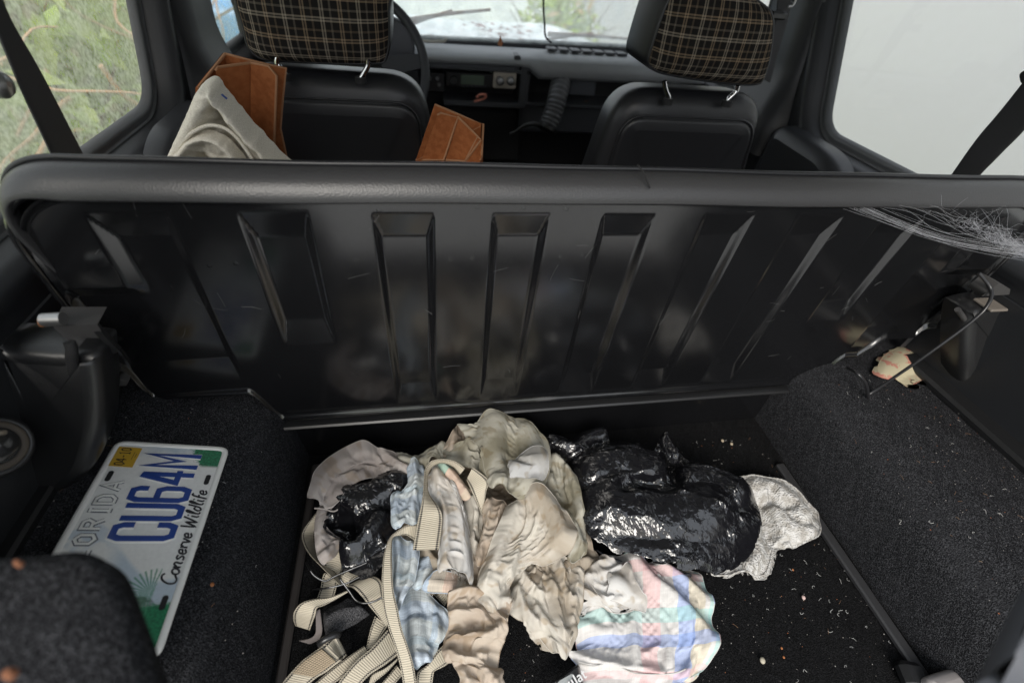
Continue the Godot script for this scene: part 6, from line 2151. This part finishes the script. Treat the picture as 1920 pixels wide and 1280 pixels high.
# ---- black plastic bags ----
func bags() -> void:
	var m := mat(lin(0.006, 0.006, 0.0075), 0.2, 0.0, 0.6)
	m.roughness_texture = ramp(noise_image(256, 0.03, 131), Color(0.6, 0.6, 0.6), Color(1, 1, 1), 0.3, 0.7)
	m.uv1_scale = Vector3(1.2, 2.4, 1)
	M.bag = relief(m, T.crease, 0.12)
	var rng := RandomNumberGenerator.new()
	rng.seed = 919
	var o8 := [[60, 180], [130, 95], [240, 110], [330, 130], [420, 95], [560, 100], [580, 220], [720, 215], [860, 240], [1000, 210], [1060, 150], [1180, 190], [1290, 300], [1400, 320], [1540, 360], [1650, 460], [1760, 560], [1830, 680], [1852, 860], [1830, 1020], [1760, 1140], [1640, 1230], [1480, 1280], [1300, 1275], [1120, 1250], [940, 1210], [760, 1160], [600, 1110], [470, 1020], [400, 900], [350, 720], [320, 560], [290, 430], [200, 330], [100, 290]]
	var folds := [
		[0.080, 480, [[640, 760], [1000, 820], [1380, 820]]], [0.055, 380, [[520, 880], [900, 1060], [1300, 1080], [1660, 880]]], [0.075, 300, [[480, 480], [700, 420], [900, 480]]], [0.070, 260, [[1150, 600], [1400, 560], [1650, 700]]], [0.045, 120, [[100, 200], [300, 250], [420, 160], [540, 130]]],
		[-0.02, 90, [[700, 660], [860, 640], [1050, 660], [1130, 560]]], [0.03, 60, [[560, 740], [730, 705], [860, 770], [1050, 770], [1200, 850]]], [-0.03, 60, [[1060, 250], [1110, 420], [1130, 560]]], [0.022, 40, [[380, 500], [520, 640], [560, 730]]], [0.02, 26, [[850, 340], [940, 430], [1040, 440]]], [0.018, 24, [[1110, 740], [1280, 690], [1400, 600], [1480, 420]]],
		[0.018, 22, [[1180, 890], [1330, 780], [1430, 640]]], [0.016, 24, [[1480, 960], [1600, 800], [1700, 640]]], [0.018, 26, [[390, 700], [520, 740], [700, 820]]], [0.014, 22, [[480, 650], [560, 730]]], [0.016, 30, [[1200, 380], [1260, 300], [1330, 360]]]]
	for k in 0:
		var c := Vector2(rng.randf_range(380, 1780), rng.randf_range(240, 1250))
		var a := rng.randf_range(-0.9, 0.6) + (0.5 if c.x > 1000 else -0.3)
		var l := rng.randf_range(50, 210)
		var d := Vector2(cos(a), sin(a)) * l
		var bend := Vector2(-d.y, d.x) * rng.randf_range(-0.3, 0.3)
		folds.append([rng.randf_range(0.006, 0.014) * (1 if rng.randf() < 0.75 else -1), rng.randf_range(12, 26), [[c.x - d.x, c.y - d.y], [c.x + bend.x, c.y + bend.y], [c.x + d.x, c.y + d.y]]])
	var t := rag("rubbish_bag", "big glossy black plastic rubbish bag beside the checked towel", Z8, o8, 0.055, folds, M.bag, {"film": 0.008, "c": [0, 14, 21, 28], "su": 1.3, "sv": 1.28, "bend": 0.05, "hem": 0.0, "support": 1.0, "drop": 0.060, "edge": 13, "crumple": 0.003, "crease_freq": 0.05, "category": "bag", "mid": 0.080, "wrinkle": 1.0, "drop_k": 0.8, "step": 2.8, "group": "black plastic bags"})
	# thin translucent-looking lip along the near edge
	more(t, "lip", Z8, [[520, 1060], [640, 1110], [780, 1165], [940, 1200], [1120, 1240], [1290, 1250], [1330, 1270], [1290, 1296], [1120, 1270], [960, 1230], [800, 1190], [640, 1140]], 0.040, [], mat(lin(0.05, 0.05, 0.056), 0.25), {"drop": 0.012, "edge": 8, "crumple": 0.004})
	# neck of the bag
	more(t, "neck", Z8, [[1035, 180], [1060, 120], [1100, 108], [1150, 170], [1200, 200], [1225, 270], [1200, 340], [1120, 330], [1060, 260]], 0.11, [[0.02, 50, [[1080, 130], [1120, 220], [1180, 310]]], [0.02, 40, [[1060, 180], [1080, 260], [1120, 320]]]], M.bag, {"film": 0.005, "c": [0, 3, 6, 7], "su": 1.3, "sv": 1.4, "hem": 0.0, "bend": 0.1, "drop": 0.05, "edge": 10, "crumple": 0.006, "crease_freq": 0.08})
	folds = [[0.035, 200, [[450, 560], [700, 560], [1000, 440]]], [0.03, 160, [[560, 1000], [720, 900], [820, 760]]], [-0.06, 110, [[430, 740], [520, 800], [570, 880]]], [0.022, 34, [[340, 760], [420, 690], [600, 710], [610, 860]]], [0.02, 40, [[660, 720], [760, 880], [690, 1050]]], [0.018, 36, [[520, 610], [690, 690], [960, 600]]], [0.016, 30, [[870, 960], [860, 820], [960, 700]]]]
	for k in 0:
		var c := Vector2(rng.randf_range(450, 1120), rng.randf_range(400, 1180))
		var a := rng.randf_range(-0.5, 1.0) if c.y < 700 else rng.randf_range(-1.8, -0.4)
		var d := Vector2(cos(a), sin(a)) * rng.randf_range(40, 120)
		folds.append([rng.randf_range(0.004, 0.010) * (1 if rng.randf() < 0.75 else -1), rng.randf_range(14, 30), [[c.x - d.x, c.y - d.y], [c.x, c.y], [c.x + d.x, c.y + d.y]]])
	rag("rubbish_bag", "small crumpled black plastic bag tucked under the pink shirt", Z1, [[318, 775], [355, 690], [430, 640], [520, 545], [600, 455], [760, 400], [900, 385], [1010, 360], [1110, 385], [1168, 470], [1140, 520], [1000, 540], [975, 680], [985, 850], [900, 970], [870, 1090], [745, 1155], [690, 1235], [560, 1205], [518, 1120], [525, 950], [420, 890], [340, 835]], 0.058, folds, M.bag, {"film": 0.008, "c": [1, 9, 16, 19], "su": 1.4, "sv": 1.35, "bend": 0.05, "hem": 0.0, "support": 1.0, "drop": 0.04, "edge": 14, "crumple": 0.004, "crease_freq": 0.07, "category": "bag", "group": "black plastic bags", "step": 2.8})
	# printed pouch at the very bottom
	t = thing("printed_pouch", "black printed pouch corner with white lettering at the tailgate end", "pouch", on_y(1060, 1275, 0.0))
	part("pouch", cloth(zoomed(Z6, [[420, 1340], [520, 1278], [680, 1175], [828, 1078], [850, 1160], [875, 1260], [890, 1340]]), 0.03, zf(Z6, [[0.01, 60, [[560, 1270], [700, 1180], [820, 1100]]]]), {"drop": 0.012, "edge": 8, "crumple": 0.001, "round": 2}), mat(lin(0.02, 0.02, 0.022), 0.35), t)
	part("label", cloth(zoomed(Z6, [[600, 1300], [640, 1255], [750, 1195], [765, 1200], [740, 1262], [720, 1300]]), 0.0415, [], {"drop": 0.0, "crumple": 0.0003, "round": 1, "ragged": 0.3, "mid": 0.042}), mat(lin(0.34, 0.36, 0.36), 0.5), t)
	var tm := TextMesh.new()
	var sf := SystemFont.new()
	sf.font_names = PackedStringArray(["Droid Sans"])
	sf.font_weight = 700
	tm.font = sf
	tm.text = "ulat"
	tm.font_size = 32
	tm.pixel_size = 0.0005
	tm.depth = 0.0004
	var o := MeshInstance3D.new()
	o.name = "lettering"
	o.mesh = tm
	o.material_override = mat(lin(0.75, 0.75, 0.75), 0.5)
	t.add_child(o, true)
	var lp := on_y(1082, 1273, 0.045)
	o.position = lp - t.position
	o.basis = Basis(Vector3.UP, 0.35) * Basis(Vector3.RIGHT, -PI / 2)

# ---- dirt on the carpets ----
func litter() -> void:
	var rng := RandomNumberGenerator.new()
	rng.seed = 4242
	var lint := MB.new()
	var speck := MB.new()
	var twig := MB.new()
	var nodes := []
	for k in 1500:
		# floor at the right, and both arches
		var p: Vector3
		var r := rng.randf()
		if r < 0.56: p = Vector3(rng.randf_range(0.05, 0.78), 0.004, rng.randf_range(-0.58, -0.03))
		elif r < 0.86:
			var x := rng.randf_range(0.80, 1.05)
			p = Vector3(x, arch_top(x) + 0.002, rng.randf_range(-0.58, -0.1))
		else:
			var x := rng.randf_range(-0.50, -0.26)
			p = Vector3(x, arch_top(x) + 0.002, rng.randf_range(-0.60, -0.12))
		var kind := rng.randf()
		if kind < 0.80:
			var s := rng.randf_range(0.00025, 0.0007)
			speck.box(p, Vector3(s * 2.0, s, s * rng.randf_range(1.0, 3.0)), s * 0.3, Basis(Vector3.UP, rng.randf() * TAU))
			var g := rng.randf()
			var c := Color(0.22, 0.2, 0.18).lerp(Color(0.42, 0.40, 0.38), rng.randf())
			if g > 0.86: c = Color(0.35, 0.12, 0.05)
			while speck.col.size() < speck.v.size(): speck.col.append(c)
		elif kind < 0.90:
			var ps := [p]
			var a := rng.randf() * TAU
			var q := p
			var st := rng.randf_range(0.0006, 0.0015)
			for i in 6:
				a += rng.randf_range(-1.0, 1.4)
				q += Vector3(cos(a), 0, sin(a)) * st
				q.y = p.y + rng.randf_range(0.0, 0.002)
				ps.append(q)
			lint.tube(smooth(ps, 3), 0.0003, 4)
		else:
			var a := rng.randf() * TAU
			var d := Vector3(cos(a), rng.randf_range(0, 0.1), sin(a)) * rng.randf_range(0.0015, 0.0055)
			twig.tube([p - d, p + Vector3(0, 0.001, 0), p + d], 0.0003, 4)
			while twig.col.size() < twig.v.size(): twig.col.append(Color(0.32, 0.14, 0.08).lerp(Color(0.4, 0.33, 0.22), rng.randf()) if twig.col.size() % 7 == 0 else Color(0.16, 0.09, 0.05))
	# larger curls of lint seen one by one in the photo
	for q in [[1655, 990], [1640, 1015], [1716, 985], [1700, 978], [1720, 1062], [1690, 1100], [1795, 1032], [1735, 950], [1770, 965], [1578, 1095], [1580, 1142], [1575, 1155], [1636, 1188], [1515, 1058], [1838, 958], [1862, 965], [1455, 1030], [1468, 1040], [1508, 1148], [1560, 1150]]:
		var right: bool = q[0] > 1600
		var p := on_y(q[0], q[1], 0.19 if right else 0.004)
		if right: p.y = arch_top(p.x) + 0.003
		var ps := []
		var a := rng.randf() * TAU
		for i in 9:
			a += rng.randf_range(-0.7, 1.1)
			p += Vector3(cos(a), 0, sin(a)) * 0.0012
			if right: p.y = arch_top(p.x) + 0.003
			ps.append(p)
		lint.tube(smooth(ps, 3), 0.0004, 5)
	var o := single("lint_scraps", lint, mat(lin(0.38, 0.38, 0.37), 0.95), "white lint curls scattered over the black carpet", "lint")
	o.set_meta("kind", "stuff")
	var sm := mat(Color.WHITE, 0.9)
	sm.vertex_color_use_as_albedo = true
	o = single("dirt_specks", speck, sm, "pale and rusty dirt specks scattered over the black carpet", "dirt")
	o.set_meta("kind", "stuff")
	o = single("plant_bits", twig, sm, "dry brown needles and stalks scattered over the black carpet", "plant litter")
	o.set_meta("kind", "stuff")
	# seeds and shells that can be told apart
	var sd := mat(lin(0.30, 0.11, 0.035), 0.7)
	var seeds := [[387, 1085, 0], [1466, 1215, 1], [1470, 1232, 1], [1487, 1068, 1], [1430, 1238, 2], [1507, 1120, 3], [1355, 826, 4], [1372, 832, 4]]
	for q in seeds:
		var p := on_y(q[0], q[1], 0.19 if q[2] == 0 else 0.005)
		if q[2] == 0: p.y = arch_top(p.x) + 0.004
		var b := MB.new()
		var rad: float = [0.0032, 0.0022, 0.0052, 0.004, 0.004][q[2]]
		disc(b, p, Vector3(0.2, 0.9, 0.3).normalized(), [[rad * 0.5, -rad * 0.5], [rad, 0.0], [rad * 0.8, rad * 0.4], [rad * 0.3, rad * 0.6]], 10)
		var lab: String = ["round orange seed on the carpeted arch beside the license plate", {1215: "orange seed on the floor carpet right beside another orange seed", 1232: "smaller orange seed next to a twin on the floor carpet", 1068: "lone orange seed on the floor carpet just below the terry cloth"}.get(q[1], ""), "pale round shell on the carpet near the checked towel", "pale pink dried petal on the carpet below the terry cloth", "pale wood chip on the carpet behind the big black bag"][q[2]]
		var cm: Material = [sd, sd, mat(lin(0.4, 0.36, 0.28), 0.7), mat(lin(0.5, 0.36, 0.33), 0.8), mat(lin(0.4, 0.33, 0.24), 0.8)][q[2]]
		single("seed" if q[2] < 2 else ("shell" if q[2] == 2 else ("petal" if q[2] == 3 else "wood_chip")), b, cm, lab if q[0] != 1372 else "larger pale wood chip on the carpet near the bench plate", "seed" if q[2] < 2 else ("shell" if q[2] == 2 else ("petal" if q[2] == 3 else "wood chip")), "seeds on the carpet" if q[2] < 2 else "")

func arch_top(x: float) -> float:
	var prof: Array
	if x < 0.3: prof = [[-0.60, 0.24], [-0.53, 0.236], [-0.47, 0.226], [-0.40, 0.208], [-0.325, 0.186], [-0.285, 0.16], [-0.262, 0.11], [-0.252, 0.05], [-0.246, 0.0]]
	else: prof = [[0.792, 0.0], [0.798, 0.05], [0.808, 0.11], [0.826, 0.155], [0.868, 0.186], [0.94, 0.198], [1.02, 0.203], [1.10, 0.205], [1.2, 0.205]]
	for i in prof.size() - 1:
		if x >= prof[i][0] and x <= prof[i + 1][0]:
			return lerpf(prof[i][1], prof[i + 1][1], (x - prof[i][0]) / (prof[i + 1][0] - prof[i][0]))
	return 0.0
# ---- drape: a woven sheet, larger than its outline, settles by itself into folds ----
func support_grid(lo: Vector2, hi: Vector2, cell: float, mid_h: float, fl: Array, k: float) -> Dictionary:
	var nx := int((hi.x - lo.x) / cell) + 2
	var ny := int((hi.y - lo.y) / cell) + 2
	var g := PackedFloat32Array()
	g.resize(nx * ny)
	for j in ny:
		for i in nx:
			var p := Vector3(lo.x + i * cell, mid_h, lo.y + j * cell) - eye
			var w := p.dot(cf)
			var px := Vector2(960.0 + F * p.dot(cr) / w, 640.0 + F * p.dot(cd) / w)
			var up := 0.0
			var dn := 0.0
			for f in fl:
				if not (f[3] as Rect2).has_point(px): continue
				var r := line_dist(px, f[2])
				var tq: float = r.x / f[1]
				if tq >= 1.0: continue
				var v := (1.0 - tq * tq)
				if f[0] > 0.0: up = maxf(up, f[0] * v)
				else: dn = maxf(dn, -f[0] * v)
			g[j * nx + i] = (up - dn) * k
	return {"g": g, "nx": nx, "ny": ny, "lo": lo, "cell": cell}

func side_points(w: Array, a: int, b: int, n: int) -> PackedVector2Array:
	# resample the outline from corner a round to corner b
	var ps := PackedVector2Array()
	var i := a
	while true:
		ps.append(w[i])
		if i == b: break
		i = (i + 1) % w.size()
	var len_ := 0.0
	for k in ps.size() - 1: len_ += ps[k].distance_to(ps[k + 1])
	var out := PackedVector2Array()
	var seg := 0
	var done := 0.0
	for k in n + 1:
		var want := len_ * k / n
		while seg < ps.size() - 2 and done + ps[seg].distance_to(ps[seg + 1]) < want:
			done += ps[seg].distance_to(ps[seg + 1])
			seg += 1
		var d := ps[seg].distance_to(ps[seg + 1])
		out.append(ps[seg].lerp(ps[seg + 1], clampf((want - done) / maxf(d, 1e-6), 0.0, 1.0)))
	return out

func drape(outline: Array, corners: Array, su: float, sv: float, h0: float, folds: Array, opt := {}) -> MB:
	var mid_h: float = opt.get("mid", h0 + 0.012)
	var sp_: float = opt.get("cell", 0.0054)
	var steps: int = opt.get("steps", 130)
	var bend_k: float = opt.get("bend", 0.8)
	var edge_h: float = opt.get("edge_h", 0.004)
	var seed_: int = opt.get("seed", int(outline[0][0] * 7 + outline[0][1]))
	var grow: float = opt.get("grow", 1.0)
	var nz := FastNoiseLite.new()
	nz.seed = seed_; nz.frequency = 14.0; nz.fractal_octaves = 2
	var pv := []
	var mid := Vector2.ZERO
	for p in outline: mid += Vector2(p[0], p[1]) / outline.size()
	for p in outline: pv.append(mid + (Vector2(p[0], p[1]) - mid) * grow)
	# smoothed outline on the floor, remembering where the corners went
	var seg := 4
	var sm := smooth(pv, seg, true)
	var w := []
	var lo := Vector2(1e9, 1e9)
	var hi := -lo
	for p in sm:
		var q := on_y(p.x, p.y, mid_h)
		w.append(Vector2(q.x, q.z))
		lo = lo.min(w[-1]); hi = hi.max(w[-1])
	var c0: int = corners[0] * seg
	var c1: int = corners[1] * seg
	var c2: int = corners[2] * seg
	var c3: int = corners[3] * seg
	var lu := 0.0
	var lv := 0.0
	for q in [[c0, c1], [c2, c3]]:
		var t := side_points(w, q[0], q[1], 20)
		for k in 20: lu += t[k].distance_to(t[k + 1]) / 2.0
	for q in [[c1, c2], [c3, c0]]:
		var t := side_points(w, q[0], q[1], 20)
		for k in 20: lv += t[k].distance_to(t[k + 1]) / 2.0
	var nu := clampi(int(lu * su / sp_), 5, 84)
	var nv := clampi(int(lv * sv / sp_), 5, 84)
	var top := side_points(w, c0, c1, nu)
	var right := side_points(w, c1, c2, nv)
	var bot := side_points(w, c2, c3, nu); bot.reverse()
	var left := side_points(w, c3, c0, nv); left.reverse()
	var fl := []
	for f in folds:
		var q := []
		for p in f[2]: q.append(Vector2(p[0], p[1]))
		var pl := PackedVector2Array(smooth(q, 3))
		var bb := Rect2(pl[0], Vector2.ZERO)
		for p in pl: bb = bb.expand(p)
		fl.append([f[0], f[1], pl, bb.grow(f[1])])
	lo -= Vector2.ONE * 0.03; hi += Vector2.ONE * 0.03
	var sg := support_grid(lo, hi, 0.006, mid_h, fl, opt.get("support", 1.35))
	var g: PackedFloat32Array = sg.g
	var gx: int = sg.nx
	var gy: int = sg.ny
	var n := (nu + 1) * (nv + 1)
	var p := PackedVector3Array(); p.resize(n)
	var tgt := PackedVector3Array(); tgt.resize(n)
	var m := nu + 1
	for j in nv + 1:
		var v := float(j) / nv
		for i in m:
			var u := float(i) / nu
			var c := top[i] * (1.0 - v) + bot[i] * v + left[j] * (1.0 - u) + right[j] * u
			c -= top[0] * (1.0 - u) * (1.0 - v) + top[nu] * u * (1.0 - v) + bot[0] * (1.0 - u) * v + bot[nu] * u * v
			var h := h0 + 0.008 + 0.014 * nz.get_noise_2d(c.x, c.y) + 0.003 * nz.get_noise_2d(c.x * 2.7, c.y * 2.7)
			p[j * m + i] = Vector3(c.x, h, c.y)
			tgt[j * m + i] = Vector3(c.x, h0, c.y)
	# threads: along, across, diagonal, and stiffness over two cells
	var ia := PackedInt32Array(); var ib := PackedInt32Array(); var rl := PackedFloat32Array(); var ks := PackedFloat32Array()
	var ru := lu * su / nu
	var rv := lv * sv / nv
	for j in nv + 1:
		for i in m:
			var a := j * m + i
			if i < nu: ia.append(a); ib.append(a + 1); rl.append((tgt[a + 1] - tgt[a]).length() * 1.01 if (j == 0 or j == nv) else lerpf(ru, (p[a + 1] - p[a]).length() * su, 0.75)); ks.append(0.5)
			if j < nv: ia.append(a); ib.append(a + m); rl.append((tgt[a + m] - tgt[a]).length() * 1.01 if (i == 0 or i == nu) else lerpf(rv, (p[a + m] - p[a]).length() * sv, 0.75)); ks.append(0.5)
			if i < nu and j < nv:
				var e := sqrt(ru * ru + rv * rv)
				ia.append(a); ib.append(a + m + 1); rl.append(e); ks.append(0.08)
				ia.append(a + 1); ib.append(a + m); rl.append(e); ks.append(0.08)
			if (i == 0 or i == nu or j == 0 or j == nv): continue
			if i < nu - 1: ia.append(a); ib.append(a + 2); rl.append(ru * 2.0); ks.append(bend_k * 0.25)
			if j < nv - 1: ia.append(a); ib.append(a + 2 * m); rl.append(rv * 2.0); ks.append(bend_k * 0.25)
			if i < nu - 6: ia.append(a); ib.append(a + 7); rl.append(ru * 6.7); ks.append(bend_k * 0.4)
			if j < nv - 6: ia.append(a); ib.append(a + 7 * m); rl.append(rv * 6.7); ks.append(bend_k * 0.4)
			if i < nu - 3: ia.append(a); ib.append(a + 4); rl.append(ru * 3.9); ks.append(bend_k * 0.5)
			if j < nv - 3: ia.append(a); ib.append(a + 4 * m); rl.append(rv * 3.9); ks.append(bend_k * 0.5)
	var nc := ia.size()
	var old := p.duplicate()
	var cell: float = sg.cell
	var keep: float = opt.get("keep", 0.02)
	for s in steps:
		for a in n:
			var q := p[a]
			var vel := (q - old[a]) * 0.86
			old[a] = q
			q += vel
			q.y -= 0.0005
			p[a] = q
		for c in nc:
			var a := ia[c]
			var b := ib[c]
			var d := p[b] - p[a]
			var l := d.length()
			if l < 1e-6: continue
			d *= (l - rl[c]) / l * ks[c] * 0.9
			p[a] += d * 0.5
			p[b] -= d * 0.5
		for j in nv + 1:
			for i in m:
				var a := j * m + i
				var q := p[a]
				var fx := clampf((q.x - lo.x) / cell, 0.0, gx - 1.001)
				var fy := clampf((q.z - lo.y) / cell, 0.0, gy - 1.001)
				var x0 := int(fx); var y0 := int(fy)
				fx -= x0; fy -= y0
				var k := y0 * gx + x0
				var h := (g[k] * (1.0 - fx) + g[k + 1] * fx) * (1.0 - fy) + (g[k + gx] * (1.0 - fx) + g[k + gx + 1] * fx) * fy
				h += h0
				if i == 0 or j == 0 or i == nu or j == nv:
					q.x = lerpf(q.x, tgt[a].x, 0.8); q.z = lerpf(q.z, tgt[a].z, 0.8)
					q.y = minf(q.y, h + edge_h + 0.006)
				else:
					q.x = lerpf(q.x, tgt[a].x, keep); q.z = lerpf(q.z, tgt[a].z, keep)
				if q.y < h: q.y = h
				if q.y < 0.003: q.y = 0.003
				p[a] = q
	# finer skin through the settled threads
	var fine: int = opt.get("fine", 3)
	var b := MB.new()
	var rows := []
	for j in nv + 1:
		var r := []
		for i in m: r.append(p[j * m + i])
		rows.append(smooth(r, fine))
	var cols: int = rows[0].size()
	var full := []
	for i in cols:
		var r := []
		for j in nv + 1: r.append(rows[j][i])
		full.append(smooth(r, fine))
	var rn: int = full[0].size()
	# plastic film: sharp creases between flat facets
	var film: float = opt.get("film", 0.0)
	if film > 0.0:
		var cz := FastNoiseLite.new()
		cz.seed = seed_ + 9; cz.noise_type = FastNoiseLite.TYPE_CELLULAR; cz.frequency = 11.0
		cz.cellular_return_type = FastNoiseLite.RETURN_DISTANCE2_SUB
		cz.domain_warp_enabled = true; cz.domain_warp_amplitude = 0.04; cz.domain_warp_frequency = 7.0
		for i in cols:
			for j in rn:
				var q: Vector3 = full[i][j]
				var a := cz.get_noise_2d(q.x * 0.55 + q.z * 0.5, q.z * 1.1 - q.x * 0.45) + 1.0
				var e := cz.get_noise_2d(q.x * 1.7 + 3.0, q.z * 1.7) + 1.0
				full[i][j] = q + Vector3(0, film * (exp(-a * 9.0) + 0.7 * (0.5 - minf(a, 1.0)) + 0.12 * exp(-e * 8.0)), 0)
	for j in rn:
		for i in cols:
			b.pt(full[i][j], Vector2(lu * su * i / (cols - 1), lv * sv * j / (rn - 1)))
	for j in rn - 1:
		for i in cols - 1:
			b.quad(j * cols + i, j * cols + i + 1, (j + 1) * cols + i + 1, (j + 1) * cols + i)
	# a thin rolled edge
	if opt.get("hem", 0.0007) > 0.0:
		var rim := []
		for i in cols: rim.append(full[i][0])
		for j in range(1, rn): rim.append(full[cols - 1][j])
		for i in range(cols - 2, -1, -1): rim.append(full[i][rn - 1])
		for j in range(rn - 2, 0, -1): rim.append(full[0][j])
		rim.append(rim[0])
		b.tube(rim, opt.get("hem", 0.0007), 5)
	return b
